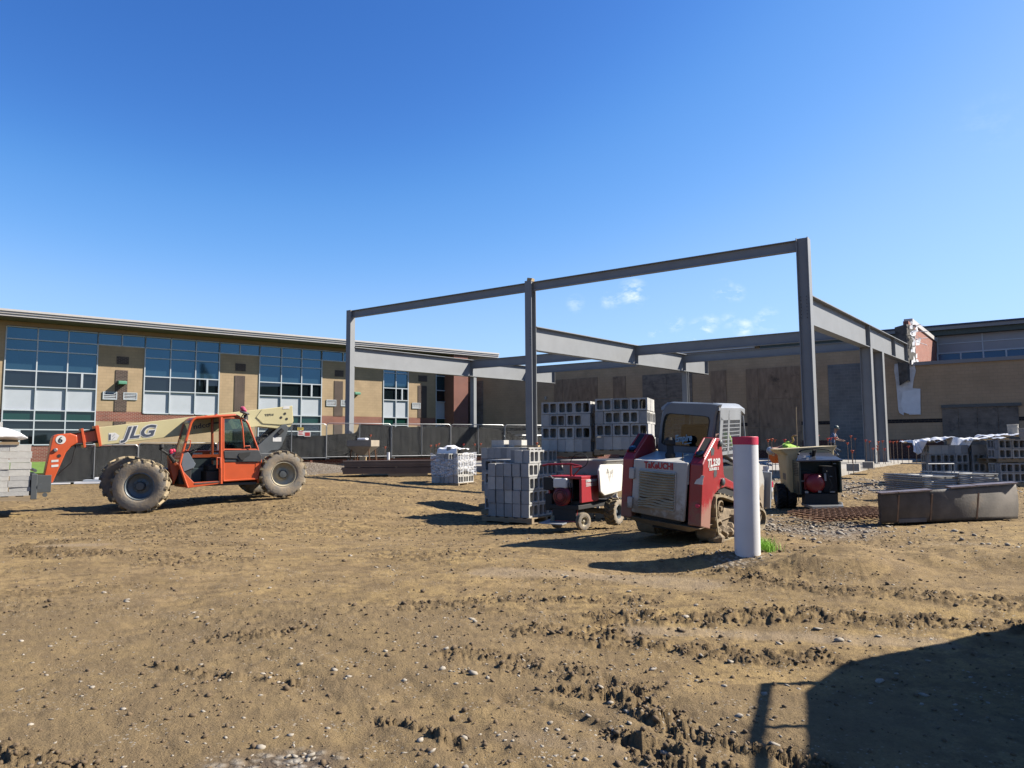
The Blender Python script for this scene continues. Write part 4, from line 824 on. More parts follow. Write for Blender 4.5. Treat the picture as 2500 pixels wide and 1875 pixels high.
for fr, nm, g in ((FL, 'left', 'l'), (FL2, 'right', 'r')):
    tt = 'upper left cube of the tall stack' if g == 'l' else 'upper right cube of the tall stack'
    up = .045 if g == 'r' else 0
    pallet(fr, -.03, -.02, zcube+up, 1.25, 1.22, 'pallet carrying the upper %s cube of the tall stack' % nm)
    big_cube(fr, zcube+up, ['F', 'M', 'F', 'E'], 'hollow grey block in the %s, behind the red loader' % tt, 'blocks in the '+tt, True, g == 'r')
    ll = tt.replace('upper', 'lower'); fr2 = Fr(fr.w((0, 0, 0)), X=fr.X, Y=fr.Y)
    pallet(fr2, -.03, -.02, -.26, 1.25, 1.22, 'pallet carrying the lower %s cube of the tall stack' % nm)
    for r in range(4): [blk(fr2, 'F', x*PLn, 0, -.14+r*.309, 'hollow grey block in the %s' % ll, 'blocks in the '+ll, 1) for x in range(3)]
# -- shrink wrapped pallet
FW = Fr(G(1120, 1188, -.2), az=-28); FW.o[2] = -.2; wl = 1.28; FW.o = FW.w((-wl, 0, 0))
pallet(FW, -.05, -.05, 0, 1.35, 1.35, 'pallet under the shrink wrapped blocks', 'wooden pallets')
gW = 'blocks in the shrink wrapped pile'; lW = 'grey block in the shrink wrapped pile right of the planks'
for r in range(4):
    for x in range(6):
        if r == 3 and x in (0, 4): continue
        blk(FW, 'E', x*.21, 0, .125+r*PH, lW, gW)
    for q in (1, 2): blk(FW, 'E', 5*.21, q*PLn, .125+r*PH, lW, gW, mats_=('block_c',))
for x, y in ((1, .9), (2.2, .4)): blk(FW, 'E', x*.21, y, .125+4*PH-.02, lW, gW)
def sheet(name, fr, nx, ny, f, m, label, cat='plastic sheet', parent=None):
    k = MB(); vs = [f(i/nx, j/ny) for j in range(ny+1) for i in range(nx+1)]; k.add(vs, [(j*(nx+1)+i, j*(nx+1)+i+1, (j+1)*(nx+1)+i+1, (j+1)*(nx+1)+i) for j in range(ny) for i in range(nx)], True)
    o = k.build(name, m, solid=.006, recalc=False); o.matrix_world = fr.M(); return tag(o, label, cat)
def wr(x, y, s=3.): return float(perlin(np.array([x*s]), np.array([y*s]))[0])
film = bpy.data.materials.new('shrink_film'); film.use_nodes = True; _t = film.node_tree; _p = _t.nodes['Principled BSDF']; _p.inputs['Base Color'].default_value = (.55, .57, .62, 1); _p.inputs['Roughness'].default_value = .18; _p.inputs['Alpha'].default_value = .42
_n = _t.nodes.new('ShaderNodeTexNoise'); _n.inputs['Scale'].default_value = 7; _n.inputs['Detail'].default_value = 6; _b = _t.nodes.new('ShaderNodeBump'); _b.inputs['Strength'].default_value = .45; _b.inputs['Distance'].default_value = .03; _tc = _t.nodes.new('ShaderNodeTexCoord'); _mp = _t.nodes.new('ShaderNodeMapping'); _mp.inputs['Scale'].default_value = (1, 1, 3); _mp.inputs['Rotation'].default_value = (0, .5, 0)
_t.links.new(_tc.outputs['Object'], _mp.inputs[0]); _t.links.new(_mp.outputs[0], _n.inputs['Vector']); _t.links.new(_n.outputs[0], _b.inputs['Height']); _t.links.new(_b.outputs[0], _p.inputs['Normal'])
_rr = _t.nodes.new('ShaderNodeMapRange'); _rr.inputs[1].default_value = .4; _rr.inputs[2].default_value = .62; _rr.inputs[3].default_value = .04; _rr.inputs[4].default_value = .34; _t.links.new(_n.outputs[0], _rr.inputs[0]); _t.links.new(_rr.outputs[0], _p.inputs['Alpha'])
def wrapf(u, v):
    # band round the pile: front left -> front right -> back along the right side
    L1 = 1.30; L2 = 1.25; s_ = u*(L1+L2); x, y = (s_, -.035) if s_ < L1 else (L1+.01, s_-L1); w_ = .03*wr(u*5, v*3, 2.5); top = 1.32-.25*max(0, math.sin(u*5)); bot = .46-.12*math.sin(u*7)
    nx_, ny_ = (0, -1) if s_ < L1 else (1, 0); return (x+nx_*(.02+w_), y+ny_*(.02+w_), bot+(top-bot)*v)
sheet('shrink_wrap', FW, 60, 16, wrapf, film, 'crinkled clear plastic wrap round the block pile beside the planks', 'shrink wrap')
def capf(u, v):
    x = -.06+1.0*u; y = .35+1.0*v; h = 1.45+.13*math.sin(math.pi*min(1, u*1.2))*math.sin(math.pi*v)+.05*wr(u, v, 5)
    if u < .06: h -= .9*(1-u/.06)
    if v < .05: h -= .35*(1-v/.05)
    return (x, y, h)
sheet('plastic_cover', FW, 40, 30, capf, M['plastic'], 'milky plastic cover heaped over the back of the shrink wrapped pile')
# -- planks
FP = Fr(P(838, 1160, 31.2), az=9); FP.o[2] = .06
for zz, nm in ((0, 'left'), (0, 'right')): pass
for i, x in enumerate((1.9, 2.75)): pallet(FP, x, .0, .0, .85, 1.0, 'low pallet under the %s of the plank stack' % ('middle' if i == 0 else 'right'), 'pallets under the planks')
pk = MB(); pk.box(0, 4.75, 0, .235, 0, .042); pk0 = pk.build('plank', M['plank']); pm_ = pk0.data; bpy.data.objects.remove(pk0)
for b_, (n, z0) in enumerate(((6, .13), (6, .425))):
    for r in range(n):
        for q in range(4):
            o = bpy.data.objects.new('plank', pm_); COL.objects.link(o); o.matrix_world = FP.M() @ Matrix.Translation((random.uniform(-.03, .03)+(.06 if b_ else 0)-.02*r, q*.245, z0+r*.045)) @ Matrix.Rotation(R(random.uniform(-.15, .15)), 4, 'Z')
            tag(o, 'long brown plank in the %s bundle of the plank stack' % ('upper' if b_ else 'lower'), 'plank', 'planks in the %s bundle' % ('upper' if b_ else 'lower'))
q = MB(); [q.box(x, x+.09, 0, .97, .402, .423) for x in (.6, 2.2, 3.9)]; o = q.build('spacer_strip', M['wood_new'], label='thin wooden spacers between the two plank bundles', cat='timber'); o.matrix_world = FP.M()
# -- right hand pallets under white sheets
FR_ = Fr(P(2272, 1170, 23.3), az=-6); FR_.o[2] = .03
gR = 'blocks in the sheeted pile on the right'; lR = 'grey block in the low sheeted pile at the right'
wtot = 2.45
pallet(FR_, -.0, 0, 0, 1.2, 1.2, 'pallet under the left of the sheeted pile', 'pallets under the sheeted piles'); pallet(FR_, 1.3, 0, 0, 1.2, 1.2, 'pallet under the middle of the sheeted pile', 'pallets under the sheeted piles')
for half in (0, 1.3):
    for r in range(4):
        kd = 'F' if r in (0, 1, 2) else 'E'
        if kd == 'F': [blk(FR_, 'F', half+x*PLn, 0, .125+r*PH, lR, gR, mats_=('block_b', 'block')) for x in range(3)]
        else: [blk(FR_, 'E', half+x*PW, 0, .125+r*PH, lR, gR, mats_=('block_b', 'block')) for x in range(6)]
FR2 = Fr(P(2442, 1160, 22.0), az=-4); FR2.o[2] = .05; pallet(FR2, 0, 0, 0, 1.25, 1.2, 'pallet under the sheeted pile cut by the right edge', 'pallets under the sheeted piles')
pallet(FR2, 0, .05, .13+2*PH+.01, 1.25, 1.15, 'second pallet halfway up the right hand pile', 'pallets under the sheeted piles')
for r in range(4): [blk(FR2, 'F', x*PLn, 0, .127+r*PH+(.14 if r > 1 else 0), 'grey block in the pile cut by the right edge, under white sheet', 'blocks in the rightmost pile', mats_=('block_b', 'block')) for x in range(3)]
def drape(fr, x0, x1, y0, y1, z, label, seed, drops, hump=.1, name='plastic_sheet'):
    def f(u, v):
        x = x0+(x1-x0)*u; y = y0+(y1-y0)*v; h = z+hump*math.sin(math.pi*u)*.6+.07*wr(u*3+seed, v*2, 2)+.012*wr(u*8+seed, v*6, 2)
        for u0, u1, dp, sl in drops:
            if u0 <= u <= u1 and v < .34: t = (.34-v)/.34; y = y0+(y1-y0)*.34-(.10+.05*math.sin(u*30))*t-.02; h = z-dp*t*(1-.25*abs((u-(u0+u1)/2)/(u1-u0+1e-6))*2)
            elif v < .34 and (u < u0 or u > u1): pass
        return (x+.03*math.sin(v*9+u*7), y, h)
    return sheet(name, fr, 70, 26, f, M['plastic'], label)
drape(FR_, -.42, .35, -.25, 1.25, 1.38, 'white sheet corner hanging at the left of the sheeted pile', 3, [(.0, .30, .42, 0)], .05)
drape(FR_, -.05, 1.45, -.22, 1.25, 1.40, 'white plastic sheet bunched over the middle of the sheeted pile', 11, [(.48, .86, .36, 0)], .16)
drape(FR_, 1.15, 2.75, -.18, 1.25, 1.42, 'white plastic sheet lying flat over the right of the sheeted pile', 21, [(.86, 1.0, .12, 0)], .10)
drape(FR2, -.05, 1.5, -.15, 1.2, 1.52, 'white plastic sheet over the pile at the right edge', 31, [(.75, 1, .7, 0)], .08)
bp_ = P(2474, 1063, 22.6); t = thing('plastic_pail', 'dirty white plastic pail standing on the rightmost sheeted pile', 'bucket', (bp_[0], bp_[1], bp_[2])); q = MB()
q.lathe([(.125, 0), (.145, .22), (.152, .23), (.152, .25), (.148, .26), (.155, .33), (.158, .34), (.15, .345), (.14, .06), (.0, .05)], (0, 0, 0), (0, 0, 1), 28); q.build('body', M['dusty_shaded_poly'], t)
q = MB(); q.tube([(.15, 0, .27), (.17, -.05, .2), (.17, -.08, .1)], .004, 5); q.build('handle', M['galv'], t)
bp_ = P(2493, 1070, 21.4); t = copy_tree(t); t.location = (bp_[0]+.12, bp_[1], bp_[2]-.05); t['label'] = 'second white pail, half out of frame beside the first'
for half in (0, 1.3):
    for r in range(4): [blk(FR_, 'E', half+x*PW, .21, .125+r*PH, lR, gR) for x in range(6)]
for r in range(4): [blk(FR2, 'E', x*PW, .21, .127+r*PH+(.14 if r > 1 else 0), '', 'blocks in the rightmost pile') for x in range(6)]
FARB.build('concrete_blocks', [M[m_] for m_ in FARM], label='far piles of grey concrete blocks, shrink wrapped or under white sheets', cat='concrete blocks', kind='stuff', recalc=False)
print('blocks', nblk)
# ================================================================ REBAR STAKES with caps
def stake(px, py, D, z0, red, label, group, lean=0):
    top = P(px, py, D); h = top[2]-z0; t = thing('rebar_stake', label, 'rebar stake', (top[0], top[1], z0), group)
    k = MB(); k.tube([(0, 0, 0), (lean*h, 0, h-.02)], .0115, 6); k.build('rod', M['rebar'], t)
    k = MB(); x = lean*h; k.lathe([(.022, -.09), (.026, -.03), (.05, -.02), (.062, -.012), (.064, .0), (.06, .008), (0, .010)], (x, 0, h), (0, 0, 1), 10); k.build('cap', M['cap_red' if red else 'cap_orange'], t)
for g, lab, D, z0, pts in (
    ('stakes on the slab right of the tall column', 'upright rebar with orange mushroom cap on the slab between the right columns and hall', 33, ZS, [(2069, 1081), (2078, 1064), (2086, 1070), (2113, 1074), (2123, 1077), (2144, 1078), (2155, 1076), (2173, 1077), (2180, 1078), (2190, 1077), (2200, 1075), (2217, 1089), (2236, 1088), (2131, 1094), (2141, 1088), (2160, 1095), (2142, 1095)]),
    ('stakes behind the green buggy', 'upright rebar with red cap just behind the green buggy', 27, ZS, [(1996, 1063), (2022, 1070), (2029, 1069), (2037, 1068)]),
    ('stakes beside the bending worker', 'rebar with orange cap standing near the bending worker', 25, .3, [(1874, 1073), (1883, 1071), (1891, 1073), (1917, 1073), (1925, 1079), (2082, 1100)]),
    ('stakes by the steel hopper', 'rebar with orange cap beside the steel hopper at the left column', 39, ZS, [(860, 1087), (868, 1086), (898, 1090), (902, 1085), (921, 1088), (940, 1091), (903, 1062), (896, 1064)]),
    ('stakes in front of the fence', 'rebar with red cap standing in front of the shaded fence', 43, ZS, [(954, 1051), (977, 1051), (972, 1085), (977, 1086), (985, 1085)]),
    ('stakes left of the rear column', 'rebar with orange cap between fence and rear left column', 40, ZS, [(1051, 1087), (1064, 1086), (1072, 1083), (1131, 1084), (1160, 1084), (1175, 1083)]),
    ('stakes beside the middle column', 'rebar with orange cap beside the foot of the middle column', 32.8, ZS, [(1309, 1081), (1314, 1089)])):
    for i, (px, py) in enumerate(pts): stake(px, py, D+((i*7) % 5)*.35, z0, (i*3) % 4 == 1 or 'red' in lab, lab, g, random.uniform(-.03, .03))
# ================================================================ HOPPER by the left column
FH = Fr(P(868, 1122, 38.6), az=-12); FH.o[2] = ZS
t = thing('steel_hopper', 'rusty tan steel hopper on timber blocks beside the left steel column', 'hopper', FH)
def hq(px, py, off=0.): q = FH.on(px, py, 1, off); return (q[0], q[2])
pts = [hq(*p) for p in ((862, 1075), (900, 1074), (926, 1084), (927, 1092), (905, 1107), (880, 1110), (868, 1100), (860, 1088))]
x0, x1, zt_h = -.15, 1.35, hq(880, 1074)[1]-0.02
k = MB(); a = [(-.25, -.55, zt_h), (1.1, -.55, zt_h), (1.1, .55, zt_h), (-.25, .55, zt_h)]; b = [(-.25, -.55, zt_h-.3), (1.1, -.55, zt_h-.32), (1.1, .55, zt_h-.32), (-.25, .55, zt_h-.3)]; c = [(.25, -.2, zt_h-.78), (.6, -.2, zt_h-.78), (.6, .2, zt_h-.78), (.25, .2, zt_h-.78)]
k.loft([a, b, c], caps=False, smooth=False); k.add([tuple(np.array(v)+(0, 0, -.06)) for v in a], [(0, 1, 2, 3)]); k.build('bin', mat('hopper_tan', (.40, .34, .26), .7, .1, .15, 3, dirt=(.22, .16, .10), damt=.3), t, solid=.02)
[MB().tube([(x, y, 0), (x*.8+.1, y*.9, zt_h-.3)], .03, 6).build('leg', M['rust'], t) for x in (-.15, 1.0) for y in (-.45, .45)]
for i, (x, z, w_, h) in enumerate(((.55, .0, .35, .42), (.05, 0, .3, .12))):
    q = thing('timber_block', ['upright timber block under the hopper chute', 'short timber block beside the hopper leg'][i], 'timber', FH); k = MB(); k.box(x, x+w_, -.75, -.65, z, z+h, rot=rotm('Y', 4)); k.build('board', M['wood_new'], q)
q = MB(); q.box(.2, .7, -.3, .1, zt_h+.0, zt_h+.12); o = q.build('cement_bag', M['plastic'], bev=.05, seg=3, label='white cement bag slumped on top of the steel hopper', cat='bag'); o.matrix_world = FH.M()
# ================================================================ WHITE POST, small pipes
b0 = gp(1825, 1356, .02); z0 = float(H(*b0)); t = thing('bollard', 'thick white pipe post with a red band round its top, beside the grass tuft', 'bollard', (b0[0], b0[1], z0-.12)); tp = P(1813, 1066, b0[1])[2]; hh = tp-z0+.12
rr_ = .153; k = MB(); k.lathe([(rr_*1.02, 0), (rr_, hh*.5), (rr_, hh-.098)], (0, 0, 0), (0.013, 0, 1), 48); k.build('pipe', M['pvc'], t)
k = MB(); k.lathe([(rr_+.002, hh-.1), (rr_+.003, hh-.006), (rr_-.003, hh), (rr_-.012, hh), (rr_-.014, hh-.2), (0, hh-.2)], (0, 0, 0), (0.013, 0, 1), 48); k.build('red_band', M['red_tape'], t)
def pipe(px, py0, py1, D, r, label, red=False, name='pipe_stub'):
    a = P(px, py1, D); b = P(px, py0, D); h = b[2]-a[2]; t = thing(name, label, 'pipe', (a[0], a[1], a[2])); k = MB(); k.lathe([(r, -.1), (r, h), (r*.86, h), (r*.86, h-.2), (0, h-.2)], (0, 0, 0), (0, 0, 1), 20); k.build('pipe', M['pvc'], t)
    if red: k = MB(); k.lathe([(r+.004, h-.11), (r+.006, h), (r*.9, h+.004), (0, h+.004)], (0, 0, 0), (0, 0, 1), 20); k.build('red_cap', M['red_tape'], t)
    return t
pipe(1880, 1176, 1206, 15.2, .062, 'short white pipe stub with a red cap beside the loader', True)
pipe(1871, 1138, 1170, 19.0, .075, 'white pipe stub with blue rags on top behind the loader')
pipe(948, 1104, 1125, 38.0, .075, 'plain grey white pipe stub on the slab left of the wrapped pile')
q = MB()
for i in range(9): q.lathe([(.02, 0), (.03, .02), (0, .03)], (random.uniform(-.1, .12), random.uniform(-.1, .1), random.uniform(0, .05)), (random.random(), random.random(), 1), 6)
w0 = P(1871, 1136, 19.0); q.box(-.16, .14, -.06, .06, .0, .03, rot=rotm('Y', 8)); o = q.build('blue_tool', M['blue_thing'], label='blue hand tool lying across the white pipe stub', cat='tool', loc=tuple(w0))
# orange tub beside the worker
o0 = P(1902, 1113, 23.4); t = thing('orange_tub', 'bright orange plastic tub tipped on its side beside the bending worker', 'tub', Fr(o0, X=(.94, .2, .1), Y=(-.2, .95, 0))); k = MB()
k.lathe([(.0, -.27), (.17, -.26), (.20, -.22), (.235, .16), (.25, .2), (.24, .22), (.21, .2), (.18, -.1), (0, -.12)], (0, 0, 0), (1, 0, .1), 28); k.build('tub', M['orange_plastic'], t)
# small foundation formwork blocks right of the green buggy
for i, (px, py, D, w_, h, lab) in enumerate(((2079, 1150, 26, .55, .26, 'grey block with pale side standing on the slab edge, left one'), (2118, 1143, 28, .5, .24, 'grey block standing on the slab edge near the twin columns'))):
    a = P(px-12, py, D); fr = Fr((a[0], a[1], a[2]), az=-30); t = thing('kerb_block', lab, 'block', fr, 'blocks on the slab edge'); k = MB(); k.box(0, w_*.75, 0, .5, 0, h); k.build('block', M['concrete'], t, bev=.006)
a = P(2090, 1147, 28); fr = Fr((a[0], a[1], a[2]), az=4); t = thing('masonry_trestle', 'low white slatted trestle between the two slab edge blocks', 'trestle', fr); k = MB()
for i in range(4): k.box(0, .75, 0, .03, .02+i*.055, .045+i*.055)
for x in (.08, .5): k.box(x, x+.03, .03, .05, 0, .24)
k.build('slat', M['white'], t)
# white insulation boards lying left
FI = Fr(P(180, 1177, 33.0), az=20); FI.o[2] = -.24
for i, (x, y, z, l, w_, m_, lab) in enumerate(((0, 0, .0, 1.5, .5, 'plastic', 'long pale board lying on the dirt behind the big front tyre'), (.35, .1, .09, 1.3, .5, 'grey_panel', 'second pale board stacked askew on the first'), (.75, .3, .18, 1.3, .6, 'plastic', 'top pale board of the small stack by the fence'), (-1.3, .1, 0, 1.1, .35, 'plastic', 'thin pale strip of board left of the board stack'))):
    t = thing('insulation_board', lab, 'board', FI); k = MB(); k.box(x, x+l, y, y+w_, z, z+.08 if i < 3 else z+.04, rot=rotm('Z', (3, -4, 5, 8)[i])); k.build('board', M[m_], t)
# scrap timber and a metal bar on the gravel
for i, (px, py, D, l, az_, lab, m_) in enumerate(((2064, 1172, 21, .75, -35, 'tilted brown board leaning against the slab edge', 'plywood'), (2150, 1163, 24, .9, -6, 'reddish plank lying on the gravel by the slab edge', 'plank'), (2190, 1152, 26, 1.5, 10, 'pale plank lying across the gravel', 'wood_new'), (2120, 1177, 20.5, 2.2, -1, 'long grey metal bar lying on the dirt near the cage stacks', 'galv'), (2140, 1160, 23, .5, 20, 'short pale board on the gravel', 'wood_new'), (1990, 1225, 14.5, .6, 15, 'thin pale lath on the ground below the green buggy', 'wood_new'))):
    a = P(px, py, D); fr = Fr((a[0], a[1], gz(a[0], a[1])+.03), az=az_); t = thing('scrap_board', lab, 'board', fr); k = MB(); k.box(0, l, 0, .14 if i != 3 else .05, 0, .035, rot=rotm('Y', -12 if i == 0 else 0), c=(0, 0, 0)); k.build('board', M[m_], t)
# rusty mesh mats on the ground
FM = Fr(P(1930, 1240, 13.6), az=20)
FM = Fr((gp(1995, 1282, .0)[0], gp(1995, 1282, .0)[1], .03), az=24)
for L_i in range(3):
    k = MB(); zz = .03+L_i*.035; n = 14
    for i in range(n): x = .02+i*.15; k.tube([(x+L_i*.04, -.1-L_i*.05, zz+.012), (x+L_i*.04+.5, 1.15, zz+.012)], .009, 5)
    for j in range(6): y = -.05+j*.22; k.tube([(y*.45-.1, y, zz), (y*.45+2.1, y+.03, zz)], .009, 5)
    o = k.build('mesh_mat', M['rust'], label=['bottom rusty wire mesh mat lying left of the big bucket', 'middle rusty wire mesh mat left of the big bucket', 'top rusty wire mesh mat left of the big bucket'][L_i], cat='wire mesh'); o.matrix_world = FM.M()
# stacks of folded steel frames
def frame_stack(px, py, D, n, w_, az, lab, grp, z0, jit):
    a = P(px, py, D); fr = Fr((a[0], a[1], z0), az=az); k = MB(); r = .021
    k.tube([(0, 0, 0), (w_, 0, 0), (w_, 1.5, 0), (0, 1.5, 0), (0, 0, 0)], r, 6); k.tube([(.25, 0, 0), (.25, 1.5, 0)], r*.8, 5); k.tube([(w_-.25, 0, 0), (w_-.25, 1.5, 0)], r*.8, 5); k.tube([(.25, .5, 0), (w_-.25, .5, 0)], r*.8, 5); k.tube([(.25, 1, 0), (w_-.25, 1, 0)], r*.8, 5)
    o0_ = k.build('scaffold_frame', M['frames']); me = o0_.data; bpy.data.objects.remove(o0_)
    for i in range(n):
        o = bpy.data.objects.new('scaffold_frame', me); COL.objects.link(o); tag(o, lab, 'scaffold frame', grp)
        o.matrix_world = fr.M() @ Matrix.Translation((random.uniform(-jit, jit), random.uniform(-jit, jit), .045+i*.047)) @ Matrix.Rotation(R(random.uniform(-1, 1)), 4, 'Z') @ Matrix.Rotation(R(random.uniform(-.8, .8)), 4, 'Y')
M['frames'] = mat('worn_frames', (.36, .36, .35), .5, .35, .2, 8, dirt=(.25, .19, .13), damt=.3)
frame_stack(2253, 1195, 16.4, 13, .84, 3, 'steel frame lying in the left of the two flat stacks', 'frames in the left flat stack', .02, .02)
frame_stack(2344, 1193, 16.4, 14, .88, 1, 'steel frame lying in the right of the two flat stacks', 'frames in the right flat stack', .02, .015)
a = P(2266, 1138, 17.0); fr = Fr((a[0], a[1], .66), az=2); t = thing('standing_frame', 'light steel frame standing upright on the left flat stack', 'scaffold frame', fr); k = MB(); h = a[2]+.20-.60
for x in (0, .07, .55, .62): k.tube([(x, 0, 0), (x, 0, .235)], .010, 5)
k.tube([(0, 0, .235), (.62, 0, .235)], .012, 5); k.build('frame', M['galv'], t)
# ================================================================ BIG LOADER BUCKET
FK = Fr((gp(2150, 1284, .0)[0], gp(2150, 1284, 0)[1], .02), az=-3.0, X=(gp(2484, 1272, 0)-gp(2150, 1284, 0)).tolist()+[.0], Y=(0, 1, 0))
def kq(px, py): q = FK.on(px, py, 1, 0.); return (q[0], q[2])
t = thing('loader_bucket', 'wide worn dark steel loader bucket lying on the dirt at the right', 'bucket', FK)
(x0, zl), (x1, zr_) = kq(2137, 1204), kq(2470, 1182); xb0, xb1 = kq(2150, 1284)[0], kq(2484, 1272)[0]; print('bucket', x0, x1, zl, zr_, xb0, xb1)
k = MB(); n = 10; loops = []
for i in range(n+1):
    u = i/n; z = .03+(zl-.03)*u; yb = -.03*math.sin(u*math.pi)-.07*u; loops.append((yb, z))
vs = []; 
for yb, z in loops:
    u = (z-.03)/(zl-.03); a = xb0+(x0-xb0)*u; b = xb1+(x1-xb1)*u; sl = (zr_-zl)*u; vs.append([(a, yb, z), (a+(b-a)*.5, yb, z+sl*.5), (b, yb, z+sl)])
V_ = [p for r_ in vs for p in r_]; k.add(V_, [(i*3+j, i*3+j+1, i*3+j+4, i*3+j+3) for i in range(n) for j in range(2)], True); k.build('shell', M['bucket_steel'], t, solid=.03)
for xa in (0, 1):
    k = MB(); X_ = (xb0, x0) if xa == 0 else (xb1, x1); zz = zl if xa == 0 else zr_
    k.add([(X_[0], 0, .03), (X_[1], -.07, zz-.02), (X_[1]+(.34 if xa == 0 else .0), .34, zz*.6), (X_[0]+(.34 if xa == 0 else .0), .40, .05)], [(0, 1, 2, 3)]); k.build('side_plate', M['bucket_steel'], t, solid=.03)
k = MB(); k.add([(xb0, 0, .035), (xb1, 0, .035), (xb1, .4, .05), (xb0+.34, .4, .05)], [(0, 1, 2, 3)]); k.build('floor', M['bucket_steel'], t, solid=.03)
def topz(x): return zl+(zr_-zl)*(x-x0)/(x1-x0)
for a, b, dz in ((x0, x0+.34, .0), (x0+.35, x0+1.02, .0), (x0+1.40, x0+1.93, .02), (x0+1.94, x1, .025)):
    k = MB(); k.add([(a, -.13, topz(a)-.012+dz), (b, -.13, topz(b)-.012+dz), (b, .0, topz(b)+.0+dz), (a, .0, topz(a)+.0+dz), (a, -.13, topz(a)+.012+dz), (b, -.13, topz(b)+.012+dz), (b, .0, topz(b)+.025+dz), (a, .0, topz(a)+.025+dz)], [(0, 1, 2, 3), (4, 5, 6, 7), (0, 1, 5, 4), (1, 2, 6, 5), (2, 3, 7, 6), (3, 0, 4, 7)]); k.build('cutting_edge', M['worn_edge'], t)
k = MB()
k.box(x0+.40, x0+.95, -.045, -.02, .03, .09)
k.build('wear_plate', M['bucket_steel'], t)
for a in (.36, 1.02, 1.97):
    k = MB(); k.add([(x0+a, -.035, .05), (x0+a+.03, -.035, .05), (x0+a+.02, -.115, zl-.03), (x0+a-.01, -.115, zl-.03)], [(0, 1, 2, 3)]); k.build('seam', M['worn_edge'], t, solid=.012)
# ================================================================ WHEELS
def wheel(parent, c, ax, Rr, w, rimc='rim', lugs=20, deep=.05, rr=None, chev=True, bolts=8, tm='tyre', sm='tyre_side'):
    """rim is the part, tyre its sub-part. c: centre, ax: axis pointing to the outer face"""
    ax = unit(ax); c = np.array(c, float); rr = rr or Rr*.50; a = np.array([0, 0, 1.]); u = unit(np.cross(ax, a)); v = np.cross(ax, u)
    k = MB(); k.lathe([(0, -w*.1), (rr*.28, -w*.1), (rr*.28, w*.22), (rr*.22, w*.26), (0, w*.26)], c, ax, 20)
    k.lathe([(rr*1.02, w*.44), (rr*.96, w*.46), (rr*.90, w*.40), (rr*.84, w*.10), (rr*.55, -w*.0), (rr*.3, w*.05), (rr*.3, -w*.05), (rr*.9, -w*.1), (rr*.92, -w*.44), (rr*1.02, -w*.45)], c, ax, 32, caps=False)
    for i in range(bolts): t = 2*math.pi*i/bolts; p = c+(u*math.cos(t)+v*math.sin(t))*rr*.42+ax*w*.05; k.lathe([(rr*.05, -.01), (rr*.05, .02), (0, .02)], p, ax, 6)
    o = k.build('wheel', M[rimc], parent)
    if Rr > .4: k = MB(); k.lathe([(rr*.34, w*.0), (rr*.33, w*.24), (rr*.27, w*.30), (0, w*.31)], c, ax, 20); k.build('hub', M['dkgrey'], o)
    k = MB(); k.m = 1; k.lathe([(rr*.98, w*.40), (rr*1.04, w*.47), (rr*1.15, w*.50), (Rr*.82, w*.52), (Rr*.90, w*.47)], c, ax, 40, caps=False)
    k.lathe([(rr*.98, -w*.40), (rr*1.15, -w*.50), (Rr*.82, -w*.52), (Rr*.90, -w*.47)], c, ax, 32, caps=False)
    k.m = 0; k.lathe([(Rr*.90, w*.47), (Rr-deep, w*.36), (Rr-deep, -w*.36), (Rr*.90, -w*.47)], c, ax, 40, caps=False)
    if lugs:
        for i in range(lugs):
            for sg in (1, -1):
                t0 = 2*math.pi*(i+(.5 if sg < 0 else 0))/lugs; dt = 2*math.pi/lugs; vs = []
                for (rad, hh, tt) in ((Rr-deep-.01, .0, .62), (Rr-deep-.01, .0, .92), (Rr*.90, .50, .10), (Rr*.90, .50, .46), (Rr, .02, .66), (Rr, .02, .90), (Rr*.985, .46, .14), (Rr*.985, .46, .42)):
                    t = t0+dt*tt*(1 if chev else 1); vs.append(c+(u*math.cos(t)+v*math.sin(t))*rad+ax*w*hh*sg)
                k.add(vs, [(4, 5, 7, 6), (0, 4, 6, 2), (1, 3, 7, 5), (2, 6, 7, 3), (0, 1, 5, 4)])
                # shoulder block
                vs = []
                for (rad, hh, tt) in ((Rr*.985, .46, .14), (Rr*.985, .46, .42), (Rr*.90, .50, .16), (Rr*.90, .50, .40), (Rr*.86, .50, .2), (Rr*.86, .50, .36)):
                    t = t0+dt*tt; vs.append(c+(u*math.cos(t)+v*math.sin(t))*rad+ax*w*(hh+.02)*sg)
                k.add(vs, [(0, 1, 3, 2), (2, 3, 5, 4)])
    k.build('tyre', [M[tm], M[sm]], o); return o
# ================================================================ TELEHANDLER
FT = Fr((-8.97, 17.6, 0), az=36.1); t = thing('telehandler', 'mud spattered orange and cream telescopic forklift with open cab holding a block pallet at left', 'forklift', FT); TH = t
def tq(px, py, y=0.): q = FT.on(px, py, 1, y); return (q[0], q[2])
def r1(x, y): return (x/2.9105, 960+y/2.9105)
def z4(x, y): return (380+x/5.82, 980+y/5.82)
BY0, BY1 = .92, 1.42
k = MB(); pts = [tq(*r1(*p), BY0) for p in ((700, 242), (2078, 88), (2086, 200), (2062, 240), (1975, 252), (1840, 236), (718, 370))]
k.prism(pts, 1, BY0, BY1); boom = k.build('boom', M['cream'], t, bev=.012)
k = MB(); pts = [tq(*r1(*p), BY0) for p in ((672, 232), (700, 228), (722, 374), (702, 380))]; k.prism(pts, 1, BY0-.05, BY1+.05); k.build('boom_collar', M['orange'], boom, bev=.008)
k = MB(); pts = [tq(*r1(*p), BY0-.012) for p in ((1862, 114), (2077, 92), (2080, 215), (1990, 224), (1868, 216), (1820, 170))]
k.prism(pts, 1, BY0-.022, BY0-.002); k.build('rear_plate', M['cream'], boom, bev=.006)
k = MB()
